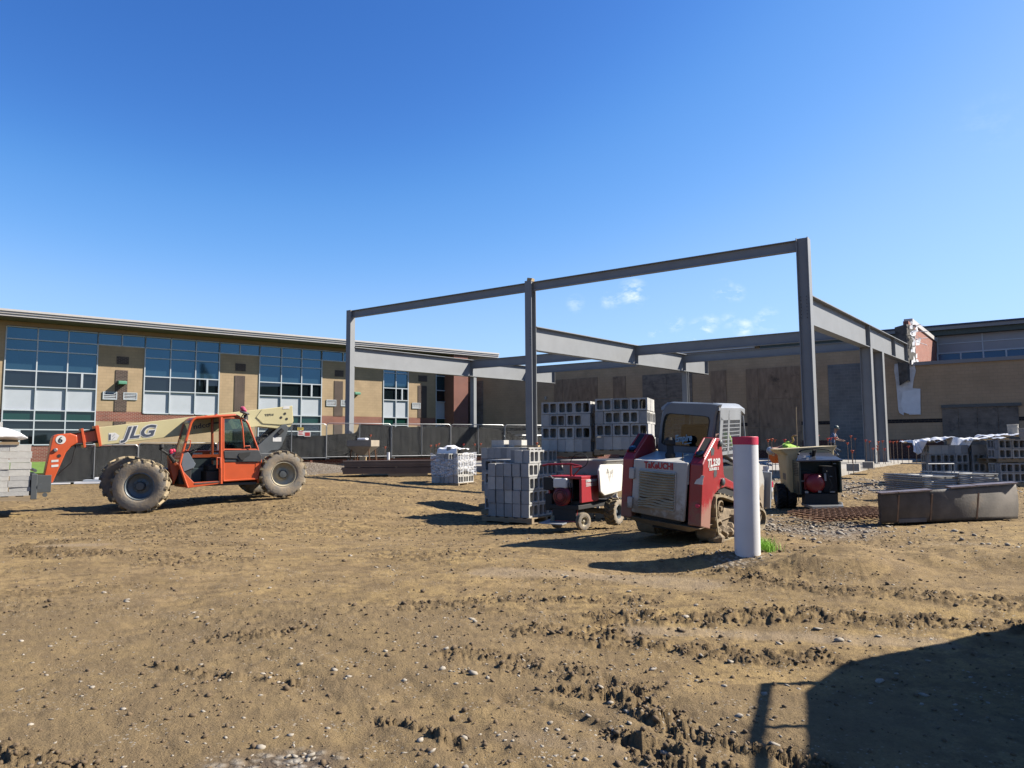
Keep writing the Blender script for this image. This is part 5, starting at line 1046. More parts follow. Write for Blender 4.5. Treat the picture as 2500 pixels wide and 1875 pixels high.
for x, y, r in ((2025, 145, .035), (1998, 172, .035), (2038, 182, .035)): c = tq(*r1(x, y), BY0-.03); k.lathe([(r, 0), (r, .012), (0, .012)], (c[0], BY0-.032, c[1]), (0, 1, 0), 14)
k.build('pin_hole', M['black'], boom)
k = MB(); pts = [tq(*r1(*p), BY0+.06) for p in ((475, 288), (700, 252), (712, 348), (490, 374))]; k.prism(pts, 1, BY0+.06, BY1-.06); k.build('inner_boom', M['orange'], t, bev=.01)
k = MB(); pts = [tq(*r1(*p), BY0+.02) for p in ((573, 252), (592, 250), (612, 384), (594, 388))]; k.prism(pts, 1, BY0+.0, BY1-.0); k.build('boom_band', M['orange'], t, bev=.006)
k = MB()
for a, b in (((500, 288), (690, 256)), ((520, 366), (705, 345))):
    p, q = tq(*r1(*a), BY0+.04), tq(*r1(*b), BY0+.04); k.tube([(p[0], BY0+.03, p[1]), (q[0], BY0+.03, q[1])], .028, 6)
k.build('hydraulic_hose', M['black'], t)
HY0, HY1 = .88, 1.46
k = MB(); pts = [tq(*r1(*p), HY0) for p in ((372, 318), (384, 300), (405, 292), (500, 284), (548, 300), (552, 352), (505, 380), (470, 420), (372, 640), (305, 632))]
k.prism(pts, 1, HY0, HY1); head = k.build('boom_head', M['orange'], t, bev=.02)
c = tq(*r1(432, 330), HY0); k = MB(); k.lathe([(.105, 0), (.105, .005), (0, .005)], (c[0], HY0-.003, c[1]), (0, -1, 0), 32); dk = k.build('number_disc', M['white_sign'], head)
text('6', .19, basis((c[0]-.055, HY0-.012, c[1]-.066), (1, 0, 0), (0, 0, 1)), head, M['black_ink'], off=.004)
k = MB(); c = tq(*r1(420, 445), HY0); k.lathe([(.04, 0), (.04, .006), (0, .006)], (c[0], HY0-.002, c[1]), (0, -1, 0), 20); k.build('pin_hole', M['black'], head)
k = MB(); c = tq(*r1(394, 404), HY0); k.lathe([(.045, -.02), (.045, .03), (.03, .045), (0, .045)], (c[0], HY0, c[1]), (0, -1, 0), 18); k.build('pin', M['galv'], head)
k = MB()
for y_ in (475, 510): a, b = tq(*r1(365, y_), HY0), tq(*r1(415, y_+12), HY0); k.prism([a, (b[0], a[1]+.01), (b[0], b[1]), (a[0], b[1]-.01)], 1, HY0-.006, HY0-.001)
k.build('label_plate', M['white_sign'], head)
# carriage and forks
k = MB(); ca = tq(79, 1158, .05); cb = tq(131, 1217, .05); cx0 = ca[0]; k.box(cx0, cx0+.10, .05, 1.85, cb[1]+.02, ca[1]); k.box(cx0+.1, cx0+.42, .85, .93, cb[1]+.1, ca[1]-.05); k.box(cx0+.1, cx0+.42, 1.4, 1.48, cb[1]+.1, ca[1]-.05)
k.box(cx0-.02, cx0+.1, .0, .06, cb[1]+.0, ca[1]+.0); k.build('fork_carriage', M['dkgrey'], t, bev=.01)
k = MB(); k.tube([(cx0+.05, .02, ca[1]+.08), (cx0+.05, 1.85, ca[1]+.08)], .035, 8); k.lathe([(.05, -.03), (.05, .03)], (cx0+.30, .8, cb[1]+.05), (0, 1, 0), 14); k.lathe([(.06, -.03), (.06, .05)], (cx0+.16, .02, cb[1]+.28), (0, 1, 0), 14); k.build('carriage_pin', M['dkgrey'], t)
zf0 = tq(60, 1222, .3)[1]
for y in (.35, 1.35): k = MB(); k.box(cx0-1.15, cx0, y, y+.12, zf0+.03, zf0+.08); k.box(cx0-.05, cx0, y, y+.12, zf0+.08, ca[1]); k.build('fork', M['dkgrey'], t)
k = MB(); a = tq(*r1(380, 600), 1.1); k.tube([(a[0]+.05, 1.1, a[1]+.05), (a[0]+.35, 1.0, a[1]+.35), (a[0]+.42, 1.0, a[1]+.75), (a[0]+.30, 1.0, a[1]+1.0)], .014, 6); k.build('hydraulic_hose', M['black'], t)
# lift arms / tower at the rear
tower = [tq(*z4(*p), .72) for p in ((1790, 335), (1850, 320), (1886, 365), (1868, 460), (1785, 640), (1745, 685), (1640, 700), (1545, 760), (1490, 800), (1440, 800), (1440, 640))]
for y in (.72, 1.56): k = MB(); k.prism(tower, 1, y, y+.06); o = k.build('tower_plate', M['dkgrey'], t, bev=.008)
k = MB(); a = tq(*z4(1725, 540), .72); k.box(a[0]-.12, a[0]+.12, .712, .718, a[1]-.06, a[1]+.06); k.build('label_plate', M['white_sign'], t)
k = MB(); c = tq(*z4(1800, 400), .72); d = tq(*z4(1740, 460), .72); k.tube([(c[0], .70, c[1]), (d[0], .70, d[1])], .055, 10); k.build('pivot_slot', M['black'], t)
k = MB(); a = tq(*z4(1850, 350), 1.1); b = tq(*z4(1350, 640), 1.1); k.tube([(a[0]-.2, 1.15, a[1]-.12), (b[0], 1.15, b[1])], .085, 12); k.tube([(a[0]-.1, 1.15, a[1]-.1), (a[0]-.5, 1.15, a[1]-.38)], .05, 10); k.build('lift_cylinder', M['black'], t)
k = MB()
for i in range(3): a = tq(*z4(1560-60*i, 480+50*i), .9); k.tube([(a[0]+.12, .85, a[1]-.15), (a[0]+.02, .84, a[1]+.02), (a[0]-.12, .85, a[1]+.0), (a[0]-.2, .9, a[1]-.2)], .016, 6)
k.build('hydraulic_hose', M['black'], t)
# chassis
k = MB(); k.box(.35, 3.95, .72, 1.62, .42, .85); k.box(3.0, 3.95, .55, 1.8, .75, 1.22); k.box(-.25, .5, .75, 1.6, .42, .95); k.build('chassis', M['dkgrey'], t, bev=.02)
k = MB(); zf, zr = .47, .655; k.tube([(0, .1, zf), (0, 2.2, zf)], .12, 12); k.tube([(3.43, .1, zr), (3.43, 2.2, zr)], .12, 12); k.box(-.16, .16, .8, 1.5, zf-.18, zf+.2); k.box(3.27, 3.6, .8, 1.5, zr-.18, zr+.2); k.build('axle', M['mudded'], t)
k = MB(); pts = [(1.0, .75), (3.0, .75), (3.0, 1.15), (2.8, 1.30), (1.2, 1.30), (1.0, 1.2)]; k.prism(pts, 1, 1.66, 2.35); k.build('engine_cover', M['orange'], t, bev=.03)
k = MB(); k.box(1.25, 1.75, 1.645, 1.655, .95, 1.24); k.box(1.95, 2.2, 1.645, 1.655, 1.0, 1.24); k.build('white_panel', M['white'], t)
# wheels
def sa(d): return (math.sin(R(d)), -math.cos(R(d)), 0)
wheel(t, (0, .0, .465), sa(-22), .655, .42, 'rim', 17, .055, .33); wheel(t, (3.43, .02, .655), sa(-8), .635, .42, 'rim_cream', 17, .055, .33)
wheel(t, (.02, 2.2, .52), tuple(-v for v in sa(-22)), .655, .42, 'rim', 17, .055, .33); wheel(t, (3.43, 2.2, .64), tuple(-v for v in sa(-8)), .635, .42, 'rim_cream', 17, .055, .33)
# cab
CY0, CY1 = .02, .88
def cy(pts, y): return [tq(*z4(*p), y) for p in pts]
def tb(k, pts, y, r): k.tube([(a, y, b) for a, b in pts], r, 8)
side = cy(((455, 1225), (340, 900), (362, 800), (500, 310), (530, 262), (580, 232), (1130, 195), (1195, 225)), CY0)
k = MB(); tb(k, side, CY0, .034)
far = cy(((352, 1150), (300, 880), (335, 800), (470, 330), (500, 280), (560, 240), (1110, 200), (1180, 225)), CY0); far = [(a, b) for a, b in far]
farx = [(a+.02, b) for a, b in side]; tb(k, farx, CY1, .032)
tb(k, cy(((925, 225), (925, 1170)), CY0), CY0, .05); tb(k, cy(((925, 225), (925, 900)), CY0), CY1, .035)
for i in (2, 4, 6): a = side[i]; k.tube([(a[0], CY0, a[1]), (a[0]+.02, CY1, a[1])], .03, 8)
k.build('cab_frame', M['orange'], t)
door = cy(((958, 1120), (958, 240), (1225, 238), (1275, 262), (1312, 320), (1445, 665), (1494, 858), (1440, 1098), (958, 1130)), CY0)
k = MB(); tb(k, door, CY0-.02, .026); dr_ = k.build('cab_door', M['orange'], t)
k = MB(); tb(k, cy(((1205, 245), (1232, 380), (1255, 680)), CY0), CY0-.02, .02); tb(k, cy(((965, 685), (1450, 685)), CY0), CY0-.02, .022); k.build('window_bar', M['orange'], dr_)
k = MB(); k.prism(cy(((965, 868), (1484, 862), (1436, 1098), (972, 1124)), CY0), 1, CY0-.015, CY0+.03); k.build('door_panel', M['orange'], dr_, bev=.006)
k = MB(); k.prism(cy(((1420, 870), (1482, 864), (1440, 1090), (1400, 1090)), CY0), 1, CY0-.025, CY0-.014); k.build('door_edge', M['orange'], dr_)
k = MB(); k.prism(cy(((962, 702), (1462, 694), (1500, 775), (1490, 858), (1180, 858), (1150, 815), (970, 810)), CY0), 1, CY0-.055, CY0+.02); k.prism(cy(((970, 812), (1150, 817), (1180, 859), (975, 862)), CY0), 1, CY0-.03, CY0+.02); k.build('door_trim', M['grey_plastic'], dr_, bev=.012)
k = MB(); k.prism(cy(((1180, 735), (1340, 715), (1330, 760), (1260, 800), (1240, 835), (1200, 830), (1160, 770)), CY0), 1, CY0-.075, CY0-.054); k.build('latch', M['black'], dr_, bev=.005)
k = MB(); k.prism(cy(((965, 250), (1200, 248), (1250, 676), (972, 676)), CY0), 1, CY0-.004, CY0+.002); k.prism(cy(((1222, 250), (1270, 268), (1300, 320), (1440, 676), (1262, 676)), CY0), 1, CY0-.004, CY0+.002); k.build('window_glass', M['smoke_glass'], dr_)
k = MB(); q = cy(((1262, 635), (1330, 632), (1338, 672)), CY0); tb(k, [q[0], q[1], q[2]], CY0-.07, .012); tb(k, cy(((862, 800), (862, 950), (915, 950), (915, 800), (862, 800)), CY0), CY0-.05, .014); tb(k, cy(((455, 540), (490, 555), (478, 640), (450, 700), (415, 690)), CY0), CY0-.06, .013); k.build('grab_handle', M['orange'], t)
k = MB(); k.prism(cy(((340, 905), (402, 1005), (540, 1150), (910, 1130), (945, 1165), (455, 1232)), CY0), 1, CY0-.02, CY0+.04); k.build('side_sill', M['orange'], t, bev=.008)
k = MB(); k.prism(cy(((545, 1162), (905, 1132), (905, 1148), (548, 1180)), CY0), 1, CY0-.03, CY0-.018); k.build('step_plate', M['worn_edge'], t)
k = MB(); k.prism(cy(((385, 745), (455, 722), (478, 740), (570, 890), (540, 940), (400, 998), (370, 900)), CY0+.06), 1, CY0+.05, CY0+.07); k.build('fender_panel', M['cab_grey'], t, bev=.004)
sx0 = side[1][0]; sxb = side[0][0]
# front lower bulkhead, floor, rear wall, far wall
z_s = side[1][1]; zb_ = side[0][1]
k = MB(); k.add([(side[0][0], CY0, zb_), (side[1][0], CY0, z_s), (side[1][0]-.05, CY1+.1, z_s+.0), (side[0][0]-.1, CY1+.1, zb_)], [(0, 1, 2, 3)]); k.build('front_bulkhead', M['orange'], t, solid=.03)
xr = door[5][0]
k = MB(); k.box(side[0][0], door[7][0], CY0+.05, CY1, zb_+.02, zb_+.08); k.box(side[1][0]+.1, xr, CY1-.02, CY1+.02, zb_+.05, 1.12); k.build('cab_floor', M['grey_plastic'], t)
k = MB(); k.box(side[1][0]+.1, xr+.1, CY1-.045, CY1-.025, 1.12, 1.20); k.build('sill_rail', M['orange'], t)
k = MB(); k.box(door[6][0]-.06, door[6][0]-.02, CY0+.05, CY1, zb_+.05, 1.22); k.build('rear_panel', M['orange'], t)
xs_ = cy(((925, 700),), .4)[0][0]
k = MB(); k.box(xs_-.35, xs_+.2, .2, .68, .78, .92); k.box(xs_+.15, xs_+.3, .22, .66, .88, 1.45, rot=rotm('Y', 8)); k.box(xs_-.32, xs_+.12, .14, .2, 1.05, 1.1); k.build('seat', M['black'], t, bev=.04, seg=3)
k = MB(); k.box(xs_-.4, xs_+.25, .15, .8, zb_+.08, .78); k.box(side[1][0]+.02, side[1][0]+.3, .1, .8, zb_+.08, .9); k.build('seat_base', M['black'], t, bev=.02)
c = np.array([side[2][0]+.34, .42, 1.28]); k = MB(); ax = unit((-.45, 0, 1)); u_ = np.array([0, 1, 0.]); v_ = np.cross(ax, u_); k.tube([c+.19*(math.cos(a)*u_+math.sin(a)*v_) for a in np.linspace(0, 2*math.pi, 25)], .016, 6); k.tube([c-.19*u_, c+.19*u_], .012, 5); k.tube([c, c+(-.1, 0, -.45)], .03, 8); k.build('steering_wheel', M['black'], t)
k = MB(); k.box(side[2][0]+.12, side[2][0]+.34, .25, .7, .8, 1.12, rot=rotm('Y', -15)); k.build('dashboard', M['grey_plastic'], t, bev=.03)
# windscreen and roof
def pane(pa, ya, yb): 
    k_ = MB(); n = len(pa); k_.add([(a, ya, b) for a, b in pa]+[(a, yb, b) for a, b in pa], [(i, i+1, n+i+1, n+i) for i in range(n-1)], True); return k_
k = pane(side[1:4], CY0+.02, CY1-.02); k.build('windscreen', M['smoke_glass'], t, recalc=False)
k = pane(side[3:8], CY0+.03, CY1-.03); k.build('roof_panel', M['cab_grey'], t, recalc=False, solid=.02)
k = MB(); k.add([(side[7][0]+.02, CY0, side[7][1]), (side[7][0]+.02, CY1, side[7][1]), (door[6][0]-.03, CY1, 1.25), (door[6][0]-.03, CY0, 1.25)], [(0, 1, 2, 3)]); k.build('rear_window', M['smoke_glass'], t, recalc=False)
k = MB(); p = tq(*z4(1262, 165), .0); k.lathe([(0, -.03), (.11, -.02), (.13, .0), (.10, .03), (0, .04)], (p[0], -.02, p[1]), (.25, -.1, 1), 14); k.tube([(p[0], 0, p[1]), (p[0]-.1, .05, p[1]-.16)], .015, 6); k.lathe([(.05, 0), (.06, .05), (.0, .09)], (p[0]+.01, .02, p[1]-.15), (0, 0, -1), 12); k.lathe([(.09, -.03), (.09, .03)], (p[0]+.05, .05, p[1]-.12), (.8, -.6, 0), 14); k.build('mirror', M['grey_plastic'], t)
q = tq(*z4(1245, 115), .0); k = MB()
for i in range(5): k.lathe([(0, -.05), (.045, -.03), (.06, .0), (.04, .04), (0, .05)], (q[0]+random.uniform(-.03, .03), -.02+random.uniform(-.02, .02), q[1]+random.uniform(-.03, .03)), (random.random(), random.random(), 1), 8)
k.build('pink_flag', M['pink_rag'], t)
k = MB()
for px in ((725, 208), (868, 192)): q = tq(*z4(*px), .3); k.lathe([(.05, -.04), (.05, .01), (.0, .03)], (q[0], .35, q[1]), (0, 0, 1), 10)
k.build('roof_lamp', M['orange'], t)
k = MB(); q0, q1, q2 = tq(*z4(30, 670), .1), tq(*z4(180, 760), .1), tq(*z4(240, 860), .1); k.tube([(q0[0], -.1, q0[1]), (q1[0], 0, q1[1]), (q2[0]+.04, .1, q2[1])], [.025, .035, .05], 8); k.lathe([(.05, -.05), (.06, .04), (0, .05)], (q0[0]+.05, -.1, q0[1]+.06), (0, .3, 1), 10); a = tq(*z4(70, 850), .1); k.tube([(q0[0]+.05, -.1, q0[1]), (a[0], -.1, a[1])], .012, 5); k.build('mirror_arm', M['black'], t)
q = tq(*z4(240, 710), .0); k = MB()
for i in range(5): k.lathe([(0, -.05), (.04, -.03), (.05, .0), (.03, .04), (0, .05)], (q[0]+random.uniform(-.04, .04), -.02, q[1]+random.uniform(-.02, .02)), (random.random(), random.random(), 1), 8)
k.build('red_rag', M['red_tape'], t)
k = MB(); k.prism(cy(((190, 760), (335, 900), (330, 1000), (250, 1190), (210, 1000)), .3), 1, .25, .6); k.build('front_cowl', M['orange'], t, bev=.02)
# lettering on the boom
def onboom(px, py, y=BY0): return tq(px, py, y)
a, b = onboom(*r1(882, 322), BY0), onboom(*r1(1120, 300), BY0); ang = unit((b[0]-a[0], 0, b[1]-a[1])); upv = (-ang[2], 0, ang[0]); hgt = .27
text('JLG', .40, basis((a[0]-.015, BY0-.006, a[1]-.0), ang, upv), boom, M['white_sign'], shear=.35, off=.030, xs=1.17, depth=.001)
text('JLG', .40, basis((a[0]-.015, BY0-.010, a[1]-.0), ang, upv), boom, M['slate'], shear=.35, off=.012, xs=1.17, depth=.001)
a, b = onboom(*r1(1340, 255), BY0), onboom(*r1(1450, 240), BY0); ang2 = unit((b[0]-a[0], 0, b[1]-a[1]))
text('ndco', .19, basis((a[0]+.12, BY0-.006, a[1]), ang2, (-ang2[2], 0, ang2[0])), boom, M['slate'], off=.004, xs=1.1)
k = MB(); q = onboom(*r1(1480, 222), BY0); k.prism([(q[0], q[1]), (q[0]+.5, q[1]+.06), (q[0]+.5, q[1]+.1), (q[0], q[1]+.04)], 1, BY0-.004, BY0-.001); k.build('faded_stripe', M['slate'], boom)
a, b = onboom(*r1(1882, 163), BY0), onboom(*r1(1925, 160), BY0); ang3 = unit((b[0]-a[0], 0, b[1]-a[1]))
text('Y3714', .085, basis((a[0], BY0-.028, a[1]), ang3, (-ang3[2], 0, ang3[0])), boom, M['black_ink'], off=.001, space=1.1)
a = onboom(*r1(770, 340), BY0); k = MB(); k.prism([(a[0], a[1]), (a[0]+.18, a[1]+.02), (a[0]+.24, a[1]+.14), (a[0]+.14, a[1]+.21), (a[0]-.0, a[1]+.2)], 1, BY0-.005, BY0-.001); k.build('chart_label', M['white_sign'], boom)
k = MB(); k.prism([(a[0]+.01, a[1]+.02), (a[0]+.05, a[1]+.025), (a[0]+.05, a[1]+.17), (a[0]+.01, a[1]+.165)], 1, BY0-.008, BY0-.006)
for i in range(6): k.box(a[0]+.08+.02*(i % 3), a[0]+.10+.02*(i % 3), BY0-.008, BY0-.006, a[1]+.03+.028*i, a[1]+.04+.028*i)
k.build('chart_marks', M['slate'], boom)
a = onboom(*r1(2005, 112), BY0); k = MB(); k.prism([(a[0], a[1]), (a[0]+.2, a[1]+.01), (a[0]+.2, a[1]+.09), (a[0]+.04, a[1]+.09)], 1, BY0-.03, BY0-.024); k.build('label_plate', M['white_sign'], boom)
# block load on the forks
FQ = Fr(FT.w((cx0-1.27, .0, zf0)), X=FT.X, Y=FT.Y)
pallet(FQ, -.25, 0, 0, 1.5, 1.25, 'pallet of mixed blocks carried on the forks at the left edge')
gQ = 'blocks on the forks'; lQ = 'thin grey block in the mixed load carried on the forks'; z = .125; rows_ = []
random.seed(5)
for r in range(9):
    thin = r in (0, 1, 3, 6)
    for x in range(4):
        for d in ((0,) if r < 7 else (0, 1)):
            xx = -.36+x*.398+(.012 if r % 2 else 0)
            if xx+.39 > 1.24: continue
            hh = .092 if thin else .145
            rows_.append((xx, .03+d*.2, z, thin))
    z += .096 if thin else .15
SOL = {m: cmu_mesh(.392, .145, .192, False, m) for m in ('block', 'block_c')}
for xx, yy, zz, thin in rows_:
    if xx < -.5: continue
    me = (CUTS if thin else SOL)[random.choice(('block', 'block_c'))]; hh = .092 if thin else .145
    o = bpy.data.objects.new('concrete_block', me); COL.objects.link(o)
    o.matrix_world = FQ.M() @ Matrix.Translation((xx+.196+random.uniform(-.012, .012), yy+.098+random.uniform(-.012, .012), zz+hh/2)) @ Matrix.Rotation(R(random.uniform(-1.5, 1.5)), 4, 'Z') @ RO['F']
    tag(o, 'thin flat grey block in the mixed load on the forks' if thin else 'deeper plain grey block in the mixed load on the forks', 'concrete block', 'thin blocks on the forks' if thin else 'deeper blocks on the forks')
ztp_ = z
q = MB(); q.box(.1, 1.0, .0, .6, ztp_, ztp_+.06); o = q.build('cardboard_sheet', mat('cardboard', (.36, .25, .14), .85), label='brown cardboard sheet between the fork load and the white bag', cat='cardboard'); o.matrix_world = FQ.M()
def bagf(u, v):
    th = u*2*math.pi; r_ = 1-.25*abs(v-.5)*2; w_ = 1+.13*wr(math.cos(th)*1.3+3, math.sin(th)*1.3+v*2, 2); x = .36+.78*math.cos(th)*w_*math.sqrt(max(0, 1-(2*v-1)**2)+.0); y = .45+.55*math.sin(th)*w_*math.sqrt(max(0, 1-(2*v-1)**2)); h = ztp_+.06+.30*v*(1+.25*wr(math.cos(th)+7, math.sin(th), 2)); return (x, y, h-.08*max(0, (x-.8)))
o = sheet('plastic_wrap', FQ, 44, 16, bagf, M['plastic'], 'bulging white plastic wrap on top of the fork load', 'plastic wrap')
def bag2(u, v):
    th = u*2*math.pi; rr2 = math.sqrt(max(0, 1-(2*v-1)**2)); w_ = 1+.2*wr(math.cos(th)*1.3+13, math.sin(th)*1.3+v*2, 2); return (-.28+.42*math.cos(th)*w_*rr2, .5+.4*math.sin(th)*w_*rr2, ztp_+.28+.55*v)
sheet('plastic_wrap', FQ, 30, 14, bag2, M['plastic'], 'tall bunched white plastic at the left edge on the fork load', 'plastic wrap')
for i in range(3): 
    o = bpy.data.objects.new('concrete_block', SOL['block_c']); COL.objects.link(o); o.matrix_world = FQ.M() @ Matrix.Translation((.17+i*.21, .75, ztp_+.44)) @ Matrix.Rotation(R(90), 4, 'Z') @ RO['F']; tag(o, 'pale block standing above the white plastic on the fork load', 'concrete block', 'pale blocks above the plastic')
# ================================================================ RED TRACKED LOADER
def z1(x, y): return (1500+x/4.365, 960+y/4.365)
O_ = P(*z1(920, 1425), 9.95)
FS = Fr(O_, X=(math.cos(R(-35)), math.sin(R(-35)), -.070), Y=(.574, .819, .035))
t = thing('track_loader', 'muddy red and white compact track loader with grey mesh sided cab, seen from behind', 'loader', FS)
def rq(p, y=0.): q = FS.on(*z1(*p), 1, y); return (q[0], q[2])          # rear-facing planes
def sq(p, x=0.): q = FS.on(*z1(*p), 0, x); return (q[1], q[2])          # side planes
print('loader rear', rq((65, 1270)), rq((190, 1240)), rq((745, 1375)), rq((215, 700)), rq((790, 745)), 'cab', [rq(p, .75) for p in ((455, 600), (590, 90), (1130, 115), (1050, 470))], 'side', [sq(p) for p in ((1020, 1450), (1140, 500), (1280, 1000), (1620, 1250), (1130, 1600), (1590, 1460))])
WX = rq((65, 1270))[0]                       # left outer side
# engine door
k = MB(); dpts = [rq(p) for p in ((215, 702), (792, 742), (750, 1372), (188, 1262))]; k.prism(dpts, 1, -.03, .03); door_ = k.build('engine_door', M['dirty_white'], t, bev=.015)
g = [rq(p, -.03) for p in ((275, 812), (655, 850), (640, 1262), (260, 1205))]
k = MB(); k.prism(g, 1, -.034, -.031); k.build('grille_recess', M['black'], door_)
k = MB(); n = 14
for i in range(n):
    u = (i+.5)/n; L0 = np.array(g[0])*(1-u)+np.array(g[3])*u; R0 = np.array(g[1])*(1-u)+np.array(g[2])*u; m_ = 12; vs = []; 
    for j in range(m_+1):
        w_ = j/m_; p = L0*(1-w_)+R0*w_; sag = .010*math.sin(w_*math.pi*2+u*5)*(.3+u)+(.012*math.sin(w_*9+i) if i > 9 else 0); z = p[1]+sag
        vs += [(p[0], -.080, z-.004), (p[0], -.036, z+.020), (p[0], -.036, z-.018)]
    k.add(vs, [f for j in range(m_) for f in ((j*3, j*3+1, j*3+4, j*3+3), (j*3, j*3+3, j*3+5, j*3+2))], True)
k.build('grille', M['mud_grille'], door_)
fr_ = MB()
for a, b in ((0, 1), (1, 2), (2, 3), (3, 0)): fr_.tube([(g[a][0], -.04, g[a][1]), (g[b][0], -.04, g[b][1])], .012, 6)
fr_.build('grille_frame', M['dirty_white'], door_)
for p in ((190, 850), (170, 1160)): c = rq(p, -.03); k = MB(); k.box(c[0]-.035, c[0]+.045, -.07, -.02, c[1]-.08, c[1]+.08); k.build('hinge', M['dirty_white'], door_, bev=.012)
a, b = rq((318, 792), -.033), rq((625, 815), -.033); ang = unit((b[0]-a[0], 0, b[1]-a[1])); tx = text('TaKeUCHI', .125, basis((a[0], -.034, a[1]), ang, (-ang[2], 0, ang[0])), door_, M['red_ink'], off=.004)
wv = max(v.co.x for v in tx.data.vertices)-min(v.co.x for v in tx.data.vertices); s_ = np.linalg.norm(np.array(b)-np.array(a))/wv; tx.data.transform(Matrix.Diagonal((s_, 1, 1, 1)))
# bonnet top
zt0, zt1 = rq((215, 702))[1], rq((792, 742))[1]; xl_, xr_ = dpts[0][0], dpts[1][0]; YB = .78
k = MB(); k.add([(xl_, .0, zt0), (xr_, .0, zt1), (xr_, YB, zt1+.09), (xl_, YB, zt0+.09), (xl_, .0, zt0-.3), (xr_, .0, zt1-.3), (xr_, YB, zt1-.3), (xl_, YB, zt0-.3)], [(0, 1, 2, 3), (0, 4, 5, 1), (1, 5, 6, 2), (3, 2, 6, 7), (0, 3, 7, 4)]); k.build('bonnet', M['dirty_white'], t, bev=.015)
k = MB(); c = (xl_+.42, .30, (zt0+zt1)/2+.03); k.lathe([(.07, 0), (.075, .05), (.05, .09), (.05, .17), (.075, .19), (.08, .25), (.05, .29), (0, .29)], c, (-.1, .1, 1), 16); k.build('exhaust', M['black'], t); k = MB(); k.tube([(xr_-.13, .1, zt1), (xr_-.13, .1, zt1+.12)], .008, 5); k.build('antenna_rod', M['black'], t)
# side towers (arm posts): right one traced, left one mirrored
prof_ = [sq(p) for p in ((920, 1425), (1022, 1452), (1030, 1250), (1040, 1160), (1070, 1080), (1120, 1025), (1190, 1000), (1290, 1035), (1290, 955), (1180, 895), (1168, 850), (1155, 640), (1140, 510), (1122, 478), (1085, 478), (968, 700), (945, 760), (935, 1000))]
def tower_(x0, x1, name, mirror=False):
    k_ = MB(); k_.prism(prof_, 0, x0, x1); return k_.build(name, M['red'], t, bev=.02, seg=3)
TWI = rq((792, 742))[0]
tr = tower_(TWI+.005, 0, 'arm_post'); WL = WX; tl = tower_(WL, rq((205, 700))[0]-.01, 'arm_post')
# black lamp housings on the sloping rear of the towers
yA, zA = prof_[15]; yB, zB_ = prof_[14]
for xa, xb, o_ in ((TWI+.03, -.03, tr), (WL+.03, rq((205, 700))[0]-.04, tl)):
    d = unit((yB-yA, zB_-zA)); nrm = (-d[1], d[0])
    a0 = np.array((yA, zA))+d*.03; a1 = np.array((yB, zB_))-d*.03; q0 = a0+np.array(nrm)*.006; q1 = a1+np.array(nrm)*.006
    k = MB(); k.add([(xa, q0[0], q0[1]), (xb, q0[0], q0[1]), (xb, q1[0], q1[1]), (xa, q1[0], q1[1])], [(0, 1, 2, 3)]); k.build('lamp_recess', M['black'], o_, solid=.012)
    k = MB(); m0 = a0*.88+a1*.12; k.lathe([(.05, 0), (.055, .03), (.0, .045)], ((xa+xb)/2, m0[0]+nrm[0]*.01, m0[1]+nrm[1]*.01), (0, nrm[0], nrm[1]), 16); k.build('tail_lamp', M['smoke_glass'], o_)
    k = MB(); k.tube([(xa, q0[0]-.01, q0[1]), (xa, q1[0]-.01, q1[1])], .014, 6); k.tube([(xb, q0[0]-.01, q0[1]), (xb, q1[0]-.01, q1[1])], .014, 6); k.build('side_rail', M['red_clean'], o_)
for p, r_ in (((1125, 535), .05), ((1150, 945), .055)): c = sq(p, .01); k = MB(); k.lathe([(r_, -.01), (r_, .03), (r_*.6, .045), (0, .045)], (.0, c[0], c[1]), (1, 0, 0), 18); k.build('pivot_pin', M['dkgrey'], tr)
for s__, p0, p1, h_, sh, off in (('TL', (990, 790), (1048, 778), .155, .12, .006), ('230', (1050, 775), (1125, 762), .135, .05, .006), ('SERIES 2', (1010, 825), (1112, 812), .052, .0, .002)):
    a, b = sq(p0, .004), sq(p1, .004); ang = unit((0, b[0]-a[0], b[1]-a[1])); tx = text(s__, h_, basis((.004, a[0], a[1]), ang, (0, -ang[2], ang[1])), tr, M['white_ink'], off=off, shear=sh, depth=.002)
    wv = max(v.co.x for v in tx.data.vertices); L__ = np.linalg.norm(np.array(b)-np.array(a)); tx.data.transform(Matrix.Diagonal((L__/wv, 1, 1, 1)))
k = MB(); a, b = sq((1030, 780), .004), sq((1118, 768), .004); k.add([(.005, a[0], a[1]), (.005, b[0], b[1]), (.005, b[0], b[1]+.008), (.005, a[0], a[1]+.008)], [(0, 1, 2, 3)]); k.build('stripe', M['white_ink'], tr)
k = MB(); c = rq((905, 925), -.002); k.prism([(c[0]-.07, c[1]-.06), (c[0]+.05, c[1]-.06), (c[0]+.055, c[1]+.02), (c[0]+.07, c[1]+.06), (c[0]+.03, c[1]+.07), (c[0]+.01, c[1]+.03), (c[0]-.04, c[1]+.0)], 1, -.006, -.002); k.build('warning_label', M['white_sign'], tr)
k = MB()
for p in ((1045, 620), (1075, 860)):
    c = sq(p, .003); vs = [(.004, c[0]+dy*.07*random.uniform(.6, 1.2), c[1]+dz*.07*random.uniform(.6, 1.2)) for dy, dz in ((-1, .3), (-.3, 1), (.6, .9), (1, .2), (.8, -.8), (0, -.7), (-.7, -.9))]; k.add(vs, [tuple(range(7))])
k.build('bare_patch', M['dkgrey'], tr)
k = MB(); c = rq((885, 1200), -.004); k.lathe([(.03, 0), (.03, .012), (0, .014)], (c[0], -.0, c[1]), (0, -1, 0), 12); k.build('reflector', M['red_tape'], tr)
